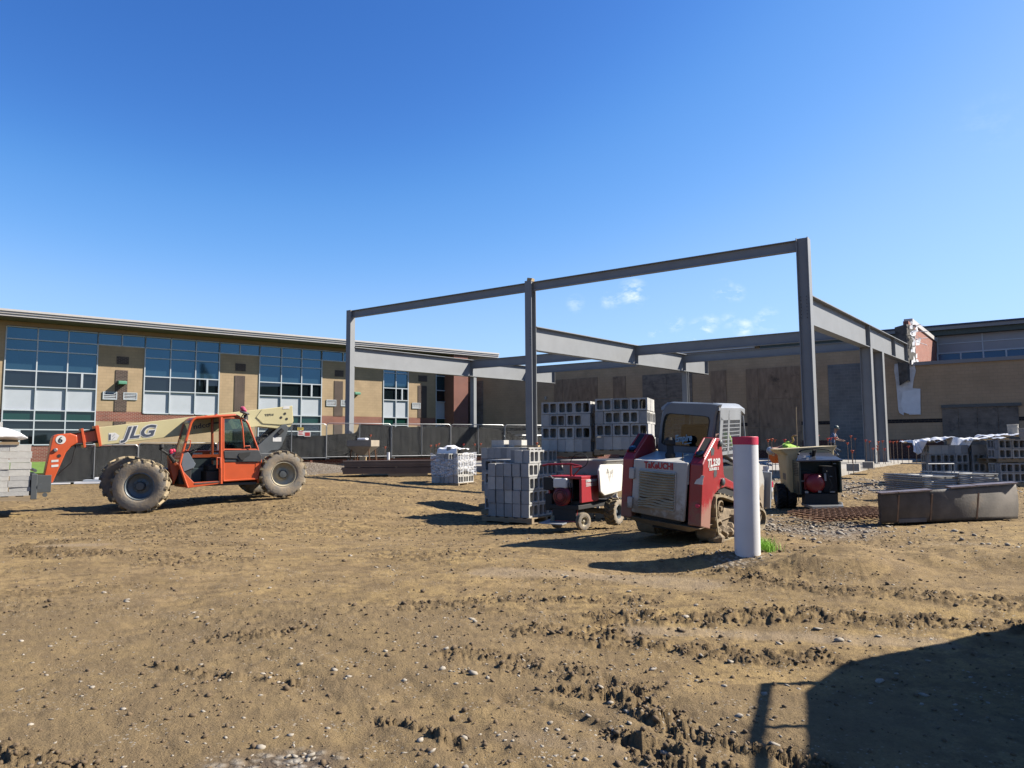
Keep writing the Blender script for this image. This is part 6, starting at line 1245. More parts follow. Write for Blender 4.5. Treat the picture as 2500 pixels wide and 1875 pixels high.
# lower belly
k = MB(); k.add([(WL+.05, .0, .02), (0, .0, -.03), (0, 2.4, -.0), (WL+.05, 2.4, .02), (WL+.2, .12, -.07), (-.2, .12, -.11), (-.2, 2.2, -.08), (WL+.2, 2.2, -.06)], [(0, 1, 2, 3), (0, 4, 5, 1), (1, 5, 6, 2), (2, 6, 7, 3), (0, 3, 7, 4), (4, 7, 6, 5)]); k.build('belly_pan', M['mudded'], t)
k = MB(); k.box(WL+.3, -.3, .06, 2.3, .0, .75); k.build('inner_body', M['black'], t)
# cab
CB = .72
cabr = [rq(p, CB) for p in ((452, 640), (455, 560), (478, 350), (505, 200), (540, 120), (590, 90), (1085, 105), (1128, 120), (1100, 160), (1078, 250), (1060, 400), (1050, 480), (1040, 660))]
xL, xR = cabr[1][0], cabr[7][0]; print('cab', cabr); zR = max(p[1] for p in cabr)
CF = CB+1.02
# shell: rear face with rounded window opening, roof, front frame
win = [rq(p, CB) for p in ((500, 530), (515, 330), (540, 230), (575, 212), (1000, 245), (1022, 275), (1000, 420), (975, 560), (900, 575), (520, 552))]
k = MB()
# stitch outer outline to window by nearest angle fan
ctr = np.mean(np.array(win), 0)
def ringpts(poly, n=48):
    P_ = [np.array(p) for p in poly]; out_ = []
    for i in range(n):
        a_ = 2*math.pi*i/n; d = np.array([math.cos(a_), math.sin(a_)]); best = None
        for p, q in zip(P_, P_[1:]+P_[:1]):
            e_ = q-p; den = d[0]*(-e_[1])+e_[0]*d[1]
            if abs(den) < 1e-9: continue
            r_ = p-ctr; tt = (r_[0]*(-e_[1])+e_[0]*r_[1])/den; ss = (d[0]*r_[1]-d[1]*r_[0])/den
            if tt > 0 and -1e-6 <= ss <= 1+1e-6 and (best is None or tt < best): best = tt
        out_.append(ctr+d*(best or .1))
    return out_
ro_, wi_ = ringpts(cabr), ringpts(win)
k.loft([[(p[0], CB+.10, p[1]) for p in ro_], [(p[0], CB+.02, p[1]) for p in [q*.985+ctr*.015 for q in ro_]], [(p[0], CB, p[1]) for p in [q*.95+ctr*.05 for q in ro_]], [(p[0], CB+.0, p[1]) for p in wi_], [(p[0], CB+.05, p[1]) for p in wi_]], caps=False)
k.build('cab_rear', M['cab_grey'], t)
k = MB(); k.add([(p[0], CB+.03, p[1]) for p in wi_], [tuple(range(len(wi_)))]); rw = k.build('rear_window', M['dark_pane'], t, recalc=False)
k = MB(); k.loft([[(p[0], CB-.006, p[1]) for p in wi_], [(p[0], CB-.006, p[1]) for p in [q*.965+ctr*.035 for q in wi_]], [(p[0], CB+.03, p[1]) for p in [q*.965+ctr*.035 for q in wi_]]], caps=False); k.build('window_seal', M['black'], rw)
a, b = rq((640, 520), CB-.0), rq((825, 505), CB); ang = unit((b[0]-a[0], 0, b[1]-a[1])); tx = text('Empire', .145, basis((a[0], CB+.02, a[1]), ang, (-ang[2], 0, ang[0])), rw, M['ghost_ink'], shear=.3, off=.004); wv = max(v.co.x for v in tx.data.vertices); tx.data.transform(Matrix.Diagonal((np.linalg.norm(np.array(b)-np.array(a))/wv, 1, 1, 1)))
k = MB(); a, b = rq((740, 548), CB), rq((815, 532), CB); k.prism([(a[0], a[1]), (b[0], b[1]), (b[0], b[1]+.012), (a[0], a[1]+.015)], 1, CB+.016, CB+.02); k.build('underline', M['ghost_ink'], rw)
# roof slab with overhang
zt_r = cabr[6][1]; zt_l = cabr[5][1]
k = MB(); L0 = [(xL+.04, CB+.02, zt_l-.09), (xL+.13, CB+.04, zt_l-.01), (xR-.12, CB+.04, zt_r+.0), (xR-.02, CB+.02, zt_r-.07), (xR-.02, CB+.02, zt_r-.11), (xL+.04, CB+.02, zt_l-.13)]
L1 = [(x, CF+.02, z) for x, y, z in L0]; L2 = [(x*.98-.01, CF+.22, z-.015+(-.04 if i in (4, 5) else 0)) for i, (x, y, z) in enumerate(L0)]
k.loft([L0, L1, L2]); k.build('cab_roof', M['cab_side'], t)
def side_panel(x, s0=1):
    zb0 = rq((1050, 480), CB)[1]-.25; zt = zt_r-.10; k_ = MB(); y0, y1 = CB+.06, CF; th = .012; ym = y0+.42*(y1-y0)
    k_.box(x-th, x, ym-.045, ym+.02, zb0, zt); k_.box(x-th, x, y0, y1, zt-.15, zt); k_.box(x-th, x, y1-.05, y1, zb0, zt); k_.box(x-th, x, y0, y1, zb0, zb0+.05)
    k_.add([(x, y0-.04, zb0), (x, y0+.06, zb0), (x, y0+.14, zt-.14), (x, y0+.02, zt-.1), (x-th, y0-.04, zb0), (x-th, y0+.06, zb0), (x-th, y0+.14, zt-.14), (x-th, y0+.02, zt-.1)], [(0, 1, 2, 3), (4, 7, 6, 5), (1, 5, 6, 2), (0, 3, 7, 4)])
    o = k_.build('cab_side', M['cab_side'], t); g_ = MB()
    nz = 8; z0_, z1_ = zb0+.05, zt-.15
    for i in range(1, nz): z = z0_+(z1_-z0_)*i/nz; g_.box(x-.010, x-.002, y0+.05+.08*i/nz, y1-.05, z-.006, z+.006)
    for y in np.arange(ym+.06, y1-.05, .055): g_.box(x-.009, x-.003, y-.0045, y+.0045, z0_, z1_)
    for y in np.arange(y0+.12, ym-.05, .055): g_.box(x-.009, x-.003, y-.0045, y+.0045, z0_, z1_)
    g_.build('mesh_grid', M['cab_side'], o); return o
side_panel(xR-.015); side_panel(xL+.05)
k = MB(); k.box(xL+.05, xR-.02, CF-.03, CF, .9, 1.0); k.box(xL+.05, xL+.12, CF-.05, CF, .6, zt_l-.1); k.box(xR-.09, xR-.03, CF-.05, CF, .6, zt_r-.1); k.tube([(xR-.0, CF+.03, .95), (xR+.03, CF+.06, 1.2), (xR+.0, CF+.03, 1.5)], .012, 6); k.build('front_frame', M['cab_side'], t)
k = MB(); k.box(xL+.25, xR-.25, CB+.25, CB+.7, .75, .9); k.box(xL+.28, xR-.28, CB+.2, CB+.32, .9, 1.35); k.build('seat', M['black'], t, bev=.05, seg=3)
k = MB(); k.box(xL+.02, xR-.0, CB+.0, CF, .35, .72); k.build('cab_base', M['black'], t)
k = MB(); k.box(xL+.15, xR-.15, CB+.02, CB+.1, zt0+.06, rq((700, 600), CB)[1]); k.build('vent_box', M['black'], t)
# loader arms
arm = [sq(p, -.09) for p in ((1140, 520), (1170, 535), (1290, 618), (1505, 735), (1545, 742), (1575, 800), (1600, 930), (1598, 1225), (1578, 1240), (1550, 1100), (1520, 980), (1500, 860), (1290, 730), (1155, 640))]
for x0_, x1_ in ((-.20, -.09), (WL+.09, WL+.20)): k = MB(); k.prism(arm, 0, x0_, x1_); ar = k.build('loader_arm', M['rim_cream'] if False else M['cream_arm'] if 'cream_arm' in M else M['dirty_white'], t, bev=.012)
ar1 = [o for o in t.children if o.name.startswith('loader_arm')][0]
a, b = sq((1175, 583), -.086), sq((1262, 628), -.086); ang = unit((0, b[0]-a[0], b[1]-a[1])); text('Empire Con', .06, basis((-.086, a[0], a[1]), ang, (0, -ang[2], ang[1])), ar1, M['black_ink'], off=.001, shear=.2)
a, b = sq((1508, 895), -.086), sq((1552, 915), -.086); ang = unit((0, b[0]-a[0], b[1]-a[1])); text('CHI', .085, basis((-.086, a[0]-.0, a[1]), ang, (0, -ang[2], ang[1])), ar1, M['red_ink'], off=.002)
k = MB(); a, b = sq((1165, 890), -.12), sq((1290, 860), -.12); k.tube([(-.14, a[0], a[1]), (-.14, a[0]+.9, a[1]+.06)], .035, 10); k.tube([(-.14, a[0]+.9, a[1]+.06), (-.14, a[0]+1.35, a[1]+.09)], .02, 8); k.build('lift_cylinder', M['cab_side'], t)
k = MB(); c = sq((1530, 640), .0); k.tube([(-.1, c[0]-.05, c[1]-.02), (-.1, c[0]+.1, c[1]+.02), (-.1, c[0]+.14, c[1]+.05), (-.1, c[0]+.14, c[1]-.55)], .014, 6); k.build('hose_guard', M['cab_side'], t)
k = MB(); a = sq((1610, 840), -.09); k.box(WL-.05, .0, a[0]+.02, a[0]+.08, -.12, a[1]); k.build('tool_plate', M['cab_side'], t, bev=.01)
# tracks
loop_ = [sq(p, .03) for p in ((1072, 1105), (1100, 1080), (1150, 1078), (1290, 1130), (1420, 1170), (1540, 1212), (1590, 1232), (1618, 1290), (1612, 1400), (1580, 1455), (1500, 1490), (1300, 1550), (1180, 1592), (1135, 1592), (1110, 1540), (1080, 1350))]
def track(x0_, x1_):
    pts = [np.array(p) for p in loop_]; P2 = pts+[pts[0]]; seg = [np.linalg.norm(b-a) for a, b in zip(P2[:-1], P2[1:])]; tot = sum(seg); n = 64; out_ = []
    for i in range(n):
        s = tot*i/n; j = 0
        while s > seg[j]: s -= seg[j]; j += 1
        out_.append(P2[j]+(P2[j+1]-P2[j])*s/seg[j])
    out_ = [(out_[i-1]+out_[i]*2+out_[(i+1) % n])/4 for i in range(n)]; cc_ = np.mean(out_, 0); k_ = MB(); ins = []
    for i in range(n): d = out_[(i+1) % n]-out_[i-1]; d = d/np.linalg.norm(d); nn = np.array([-d[1], d[0]]); nn = nn if nn@(cc_-out_[i]) > 0 else -nn; ins.append(nn)
    rings = [[(x0_, *(p+nn*.035)) for p, nn in zip(out_, ins)], [(x0_, *p) for p in out_], [(x1_, *p) for p in out_], [(x1_, *(p+nn*.035)) for p, nn in zip(out_, ins)]]
    rings.append(rings[0]); k_.loft(rings, caps=False)
    for i in range(0, n, 2):
        a_, b_ = out_[i], out_[(i+1) % n]; na, nb = ins[i], ins[(i+1) % n]; h_ = -.022; vs = [(x, *(p+nn*hh)) for x in (x0_+.01, x1_-.01) for p, nn in ((a_*.75+b_*.25, na), (b_*.8+a_*.2, nb)) for hh in (0, h_)]
        k_.add(vs, [(1, 3, 7, 5), (0, 1, 5, 4), (2, 6, 7, 3), (0, 2, 3, 1), (4, 5, 7, 6)])
    o = k_.build('track', M['tyre'], t); f_ = MB(); inn = [p+nn*.07 for p, nn in zip(out_, ins)]
    ymn, ymx = min(p[0] for p in inn), max(p[0] for p in inn); zmn, zmx = min(p[1] for p in inn), max(p[1] for p in inn); xm0, xm1 = x0_+.08, x1_-.07
    f_.prism([(ymn+.1, zmn+.10), (ymx-.22, zmn+.16), (ymx-.1, zmx-.25), (ymn+.8, zmx-.2), (ymn+.25, zmx-.12), (ymn+.1, zmx-.3)], 0, xm0, xm1); f_.build('track_frame', M['mudded'], o, bev=.05, seg=3)
    ro2 = (xm0+xm1)/2
    for yy, zz, r_ in ((ymn+.2, zmn+.19, .17), (ymx-.24, zmn+.24, .2), (ymn+.6, zmn+.12, .09), (ymn+.85, zmn+.13, .09), (ymn+1.1, zmn+.15, .09), (ymn+.25, zmx-.15, .13)):
        f_ = MB(); f_.lathe([(0, -.13), (r_, -.13), (r_, .13), (r_*.8, .14), (r_*.7, .10), (r_*.3, .10), (r_*.25, .15), (0, .15)], (ro2, yy, zz), (1, 0, 0), 18); f_.build('track_roller', M['mudded'], o)
    f_ = MB()
    for i in range(16):
        yy = random.uniform(ymn+.15, ymx-.3); zz = random.uniform(zmn+.05, zmn+.3); s_ = random.uniform(.07, .17); f_.lathe([(0, -s_), (s_*.7, -s_*.5), (s_, 0), (s_*.6, s_*.6), (0, s_*.8)], (xm1+random.uniform(-.02, .04), yy, zz), (random.random()-.5, random.random()-.5, 1), 6, smooth=False)
    f_.build('packed_mud', M['mudded'], o); return o
track(-.31, .04); track(WL-.04, WL+.31)
k = MB(); k.box(WL+.35, -.35, .35, 1.9, -.16, -.05); k.build('under_frame', M['black'], t)
# ================================================================ RED POWER BUGGY
def z2(x, y): return (1160+x/5.53, 1080+y/5.53)
o_ = P(*z2(1445, 1140), 12.9); zg = float(H(o_[0]-.6, o_[1]))
FBg = Fr((o_[0], o_[1], -.12), az=-33)
t = thing('concrete_buggy', 'small red motor buggy with a muddy white tub parked behind the red loader', 'buggy', FBg)
def bq(p, y=0.): q = FBg.on(*z2(*p), 1, y); return (q[0], q[2])
def bsd(p, x=0.): q = FBg.on(*z2(*p), 0, x); return (q[1], q[2])
# body: rear hood with open engine bay (rear plane y=0, right side plane x=0)
zt = bq((1430, 460))[1]; zbm = bq((1440, 820))[1]; xl = bq((985, 470))[0]; L_ = bsd((1670, 700))[0]; print('buggy', zt, zbm, xl, L_)
k = MB(); k.box(xl, 0, .0, L_+.02, zt-.05, zt+.0); k.box(-.05, 0, 0, L_, zbm, zt-.05); k.box(xl, xl+.04, .0, L_, zbm+.1, zt-.05); k.box(xl, 0, L_-.02, L_+.0, zbm, zt-.05); k.build('hood', M['red_clean'], t, bev=.02, seg=3)
k = MB(); k.box(xl+.05, -.06, .05, L_-.03, zbm-.04, zbm+.02); k.box(xl+.1, -.06, L_-.06, L_-.04, zbm, zt-.06); k.build('engine_bay', M['black'], t)
k = MB(); a, b = bsd((1495, 600), .003), bsd((1642, 490), .003); w_, h_ = b[0]-a[0], b[1]-a[1]
for i in range(3): k.box(.003, .006, a[0], b[0], a[1]+h_*(.05+.17*i), a[1]+h_*(.12+.17*i))
o2 = k.build('stripe', M['white_ink'], t); k = MB()
k.box(.003, .006, a[0], b[0], b[1]-.012, b[1]); k.box(.003, .006, a[0], b[0], b[1]-h_*.38, b[1]-h_*.38+.01); k.box(.003, .006, a[0], a[0]+.008, b[1]-h_*.37, b[1]-.01); k.box(.003, .006, b[0]-.008, b[0], b[1]-h_*.37, b[1]-.01); k.build('logo_frame', M['white_ink'], t)
tx = text('PowerBugg', .055, basis((.005, a[0]+.02, b[1]-h_*.30), (0, 1, 0), (0, 0, 1)), t, M['white_ink'], off=.001); wv = max(v.co.x for v in tx.data.vertices); tx.data.transform(Matrix.Diagonal(((w_-.04)/wv, 1, 1, 1)))
# engine
c = bq((1165, 725), -.05); k = MB(); k.lathe([(.0, -.12), (.17, -.12), (.185, -.09), (.185, .02), (.15, .06), (.09, .075), (.085, .09), (.04, .095), (0, .095)], (c[0], -.02, c[1]), (0, -1, 0), 28); k.build('engine_cowl', M['engine_red'], t)
k = MB()
for r_ in (.07, .11, .145): k.tube([(c[0]+r_*math.cos(a_), -.115+.1*(r_-.07), c[1]+r_*math.sin(a_)) for a_ in np.linspace(0, 2*math.pi, 25)], .006, 4)
k.build('cowl_ring', M['black'], t)
c = bq((1175, 550), 0); k = MB(); k.box(c[0]-.15, c[0]+.13, -.08, .18, c[1]-.09, c[1]+.09); k.build('fuel_tank', M['white_poly'], t, bev=.03, seg=3); k = MB(); k.lathe([(.035, 0), (.035, .03), (0, .03)], (c[0], .02, c[1]+.09), (0, 0, 1), 12); k.build('tank_cap', M['black'], t)
c = bq((1010, 540), 0); k = MB(); k.box(c[0]-.12, c[0]+.1, -.05, .16, c[1]-.14, c[1]+.10); k.box(c[0]-.1, c[0]+.05, -.02, .2, c[1]-.5, c[1]-.2); k.build('air_filter', M['black'], t, bev=.02); k = MB(); k.tube([(c[0]-.12, -.06, c[1]+.12), (c[0]+.06, -.08, c[1]+.125), (c[0]+.1, -.06, c[1]+.07)], .009, 6); k.build('guard_bar', M['galv'], t)
k = MB()
for i in range(5): k.tube([(-.36+.05*i, -.02, zt-.12), (-.3+.03*i, -.04, zt-.3-.04*i), (-.22, .0, zbm+.1)], .008, 5)
k.build('hose', M['black'], t)
# chassis, platform, wheels
k = MB(); k.box(xl+.02, -.04, -.05, L_+1.1, zbm-.12, zbm-.04); k.box(xl+.1, -.1, -.04, .3, zbm-.32, zbm-.1); k.build('chassis', M['black'], t, bev=.01)
pz = bq((870, 1080), -.35)[1]; k = MB(); pp = [FBg.on(*z2(*p), 2, pz)[:2] for p in ((868, 1085), (1175, 1105), (1335, 1050), (1040, 1020))]; k.prism([tuple(p) for p in pp], 2, pz-.02, pz); k.build('standing_plate', M['cab_side'], t, bev=.004)
k = MB(); k.add([(xl+.12, -.02, pz), (-.12, -.02, pz), (-.08, .02, zbm-.1), (xl+.06, .02, zbm-.1)], [(0, 1, 2, 3)]); k.build('back_plate', M['red_clean'], t, solid=.02)
cw = FBg.on(*z2(1445, 1045), 0, -.02); rw_ = .155; cz_ = -.12*0+cw[2]
wheel(t, (-.0, cw[1], .165), (1, -.35, 0), .165, .085, 'rim_cream', 0, .01, .085, bolts=4); wheel(t, (-.55, cw[1]+.05, .165), (-1, .2, 0), .165, .085, 'rim', 0, .01, .085, bolts=4)
k = MB(); k.tube([(0, cw[1], .165), (-.55, cw[1]+.05, .165)], .02, 8); k.box(-.32, -.22, cw[1]-.05, cw[1]+.05, .16, zbm-.1); k.build('castor_axle', M['dkgrey'], t)
for x in (.06, -.78): wheel(t, (x, L_+.52, .25), (1 if x > 0 else -1, 0, 0), .26, .22, 'rim', 16, .03, .13)
k = MB(); k.tube([(.0, L_+.52, .25), (-.7, L_+.52, .25)], .05, 8); k.build('axle', M['mudded'], t)
# handlebar and throttle loop
h0, h1, h2 = bq((910, 312), -.15), bq((1290, 292), -.0), bq((1435, 325), .05); k = MB(); k.tube([(h0[0], -.15, h0[1]), (h0[0]+.12, -.14, h0[1]+.02), (h1[0], .0, h1[1]), (h2[0], .05, h2[1])], .017, 8)
b0_, b1_ = bq((1290, 430), .05), bq((1310, 450), .05); k.tube([(h1[0], .0, h1[1]), (b0_[0], .06, zt)], .02, 8); k.tube([(h2[0], .05, h2[1]), (b1_[0]+.02, .06, zt)], .013, 6); k.tube([(h2[0], .05, h2[1]), (h2[0]-.12, -.05, h2[1]-.02)], .016, 6); k.build('handlebar', M['red_clean'], t)
lp_ = [bq(p, .05) for p in ((1285, 270), (1300, 225), (1350, 170), (1430, 152), (1490, 175), (1525, 220), (1520, 270), (1490, 315), (1440, 345), (1400, 360))]; k = MB(); k.tube([(a_, .05, b_) for a_, b_ in lp_], .008, 6); k.build('cable_loop', M['black'], t)
# tub
YT = L_+.03; rimz = bq((1180, 250), YT)[1]; xtl, xtr = bq((1150, 255), YT)[0], .12; zb0 = zbm+.02
sd0 = [bsd(p, xtr) for p in ((1690, 300), (2000, 296))]; TL_ = 1.25
def ring(x0, x1, y0, y1, z, r_=.08):
    out_ = []
    for cx, cy_, a0 in ((x1-r_, y1-r_, 0), (x0+r_, y1-r_, 90), (x0+r_, y0+r_, 180), (x1-r_, y0+r_, 270)):
        for q in range(5): a_ = R(a0+q*22.5); out_.append((cx+r_*math.cos(a_), cy_+r_*math.sin(a_), z))
    return out_
k = MB(); A_ = ring(xtl-.02, xtr+.03, YT-.02, YT+TL_+.02, rimz); B_ = ring(xtl, xtr, YT, YT+TL_, rimz-.03); C_ = ring(xtl+.02, xtr-.02, YT+.02, YT+TL_-.05, rimz-.15); D_ = ring(xtl+.10, xtr-.08, YT+.1, YT+TL_-.35, zb0+.12); E_ = ring(xtl+.2, xtr-.16, YT+.22, YT+TL_-.6, zb0)
A2 = [(x, y, z+.015) for x, y, z in A_]; I1 = ring(xtl+.03, xtr-.02, YT+.03, YT+TL_-.04, rimz+.01); I2 = ring(xtl+.14, xtr-.12, YT+.14, YT+TL_-.4, zb0+.14)
k.loft([E_, D_, C_, B_, A_, A2, I1, I2], caps=True); k.build('tub', M['dusty_shaded_poly'], t)
k = MB(); pa = [bsd(p, xtr+.004) for p in ((1690, 310), (1705, 300), (1990, 298), (2000, 330), (1975, 660), (1745, 722), (1690, 670), (1668, 380))]; k.prism(pa, 0, xtr-.03, xtr+.012); o2 = k.build('tub_lit_side', M['white_poly'], t, bev=.03, seg=3)  # white plate for the tub's sunlit side, the light put into its colour
k = MB(); random.seed(9)
for i in range(13):
    c = bsd((1770+i*7+random.uniform(-4, 4), 400+random.uniform(-50, 60)), xtr+.014); h_ = random.uniform(.04, .16); k.add([(xtr+.0135, c[0], c[1]), (xtr+.0135, c[0]+.008, c[1]), (xtr+.0135, c[0]+.012, c[1]-h_), (xtr+.0135, c[0]+.004, c[1]-h_*.9)], [(0, 1, 2, 3)])
k.build('scuff_mark', M['black_ink'], o2)
# ================================================================ GREEN POWER BUGGY with yellow tub
def z3(x, y): return (1860+x/7.9, 1060+y/7.9)
o_ = P(*z3(740, 1300), 15.6); FGb = Fr((o_[0], o_[1], -.08), az=-9)
t = thing('concrete_buggy', 'dark green motor buggy with raised hood and stained yellow tub left of the mesh mats', 'buggy', FGb)
def gq(p, y=0.): q = FGb.on(*z3(*p), 1, y); return (q[0], q[2])
def gl(p, x=0.): q = FGb.on(*z3(*p), 0, x); return (q[1], q[2])
x1g = gq((1530, 560))[0]; zt = gq((740, 530))[1]; zb_g = gq((740, 1170))[1]; print('green', x1g, zt, zb_g); LB = .62
k = MB(); k.prism([(.0, zb_g), (.0, zt), (LB, zt+.02), (LB, zb_g)], 0, .0, .035); k.prism([(.0, zb_g+.05), (.0, zt), (LB, zt+.02), (LB, zb_g)], 0, x1g-.035, x1g); k.box(.035, x1g-.035, LB-.03, LB, zb_g, zt); k.build('body', M['green_dark'], t, bev=.01)
k = MB()
for i in range(8): z = zt-.06-i*.035; k.box(-.004, .0, .08, .5, z, z+.014)
k.box(-.004, 0, .10, .16, zt-.85, zt-.42); k.build('side_louvre', M['black'], t)
k = MB(); h0 = [gq(p) for p in ((590, 500), (770, 540), (1530, 525), (1480, 505), (1200, 420), (1060, 415), (760, 450))]
k.add([(-.06, -.05, zt-.01), (x1g+.03, -.05, zt-.0), (x1g-.1, LB*.9, zt+.16), (.12, LB*.9, zt+.16), (-.06, -.05, zt+.03), (x1g+.03, -.05, zt+.04), (x1g-.1, LB*.9, zt+.20), (.12, LB*.9, zt+.20)], [(0, 1, 2, 3), (4, 7, 6, 5), (0, 4, 5, 1), (1, 5, 6, 2), (2, 6, 7, 3), (3, 7, 4, 0)]); k.build('hood', mat('hood_dark', (.03, .033, .05), .45, .15, .1, 4, coat=.4), t, bev=.02)
c = gq((1040, 950), .02); k = MB(); k.lathe([(0, -.2), (.20, -.2), (.21, -.1), (.20, .02), (.15, .07), (.09, .09), (0, .09)], (c[0], .08, c[1]), (0, -1, 0), 26); k.box(c[0]-.22, c[0]+.15, .1, .4, c[1]-.14, c[1]+.2); k.build('engine', M['engine_red'], t, bev=.01)
k = MB(); k.box(.05, x1g-.05, .15, .5, zb_g-.02, zb_g+.1); k.box(x1g-.35, x1g-.06, .12, .45, zt-.65, zt-.1); k.box(.06, .3, .2, .5, zt-.7, zt-.2); k.tube([(x1g-.3, .05, zt-.2), (x1g-.2, .02, zt-.5), (x1g-.3, .1, zt-.8)], .02, 6); k.tube([(x1g-.12, .05, zt-.12), (x1g-.1, .03, zt-.45)], .012, 6); k.build('engine_bay', M['black'], t, bev=.01)
k = MB()
for p, w_, h_ in (((1230, 830), .04, .16), ((1120, 1110), .06, .04), ((870, 1120), .07, .05), ((1370, 1115), .1, .03), ((790, 905), .06, .015), ((1340, 815), .05, .012), ((1410, 570), .06, .012)): c = gq(p, .0); k.box(c[0]-w_/2, c[0]+w_/2, .02, .06, c[1]-h_/2, c[1]+h_/2)
k.build('bracket', M['galv'], t)
pz = gq((980, 1380), -.35)[1]; pp = [FGb.on(*z3(*p), 2, pz)[:2] for p in ((760, 1330), (985, 1400), (1575, 1385), (1550, 1310), (800, 1290))]
k = MB(); k.prism([tuple(p) for p in pp], 2, pz-.045, pz); k.build('standing_plate', M['galv'], t); k = MB(); k.box(.1, x1g-.1, -.02, .3, pz, zb_g+.02); k.build('chassis', M['black'], t)
for x in (-.22, -.0, x1g-.05): wheel(t, (x+.02, LB+.42, .285), (-1, 0, 0), .285, .19, 'rim', 16, .025, .13, tm='black', sm='black')
for x in (.62, .82): wheel(t, (x, .12, .12), (1, 0, 0), .12, .07, 'rim_cream', 0, .01, .06, bolts=4, tm='black', sm='black')
k = MB(); k.tube([(-.1, LB+.42, .285), (x1g, LB+.42, .285)], .04, 8); k.tube([(.55, .12, .12), (.9, .12, .12)], .02, 6); k.build('axle', M['dkgrey'], t)
YG = LB-.02; rz = gq((900, 262), YG+.4)[1]; xg0, xg1 = gq((330, 350), YG+.1)[0], gq((1300, 260), YG+.5)[0]; print('tub', rz, xg0, xg1)
def rg(x0, x1, y0, y1, z0, z1, r_=.08): return [(x, y, z0+(z1-z0)*(x-x0)/(x1-x0)) for x, y, z in ring(x0, x1, y0, y1, 0, r_)]
k = MB(); zl_, zr_ = gq((330, 350), YG+.1)[1], gq((1300, 250), YG+.3)[1]; zl_ = (zl_+rz)/2
L_l = [rg(-.02, x1g-.1, YG+.1, YG+.5, .38, .40), rg(-.12, x1g, YG+.02, YG+.8, .55, .55), rg(xg0+.14, xg1-.02, YG+.0, YG+1.05, zl_-.12, zr_-.08), rg(xg0, xg1+.02, YG-.02, YG+1.1, zl_-.02, zr_-.01), rg(xg0-.02, xg1+.04, YG-.04, YG+1.12, zl_+.02, zr_+.03), rg(xg0+.08, xg1-.06, YG+.05, YG+1.0, zl_+.01, zr_+.01), rg(0.0, x1g-.1, YG+.1, YG+.6, .6, .6)]
k.loft(L_l); k.build('tub', M['yellow_poly'], t)
k = MB(); a = gl((465, 650), -.0); c = FGb.on(*z3(515, 655), 1, YG+.3); k.box(-.125, -.115, YG+.15, YG+.45, .66, .80); k.build('label_plate', M['dkgrey'], t)
k = MB(); hb = [gq(p, .1) for p in ((715, 360), (760, 310), (900, 290), (1010, 272), (1150, 285), (1280, 300), (1330, 330))]; k.tube([(a, .1, b) for a, b in hb], .016, 6); c = gq((1020, 290), .12); k.tube([(c[0], .12, c[1]), (c[0]+.01, .35, zt+.1)], .045, 8); k.tube([(hb[0][0], .1, hb[0][1]), (hb[0][0]-.03, .02, hb[0][1]-.03)], .022, 6); c = gq((935, 375), .2); k.tube([(c[0], .2, c[1]-.15), (c[0], .2, c[1])], .008, 5); k.lathe([(0, -.03), (.03, 0), (0, .03)], (c[0], .2, c[1]), (0, 0, 1), 10); k.build('handlebar', M['black'], t)
for i, (p, q, lab) in enumerate((((1350, 270), (1480, 420), 'dark pipe handle sticking out right of the yellow tub, lower one'), ((1410, 265), (1520, 325), 'dark pipe handle sticking out right of the yellow tub, upper one'))):
    a, b = P(*z3(*p), 17.5), P(*z3(*q), 17.0); k = MB(); k.tube([a-a, b-a], .022, 8); tt = thing('tool_handle', lab, 'tool', tuple(a)); k.build('handle', M['dkgrey'], tt)
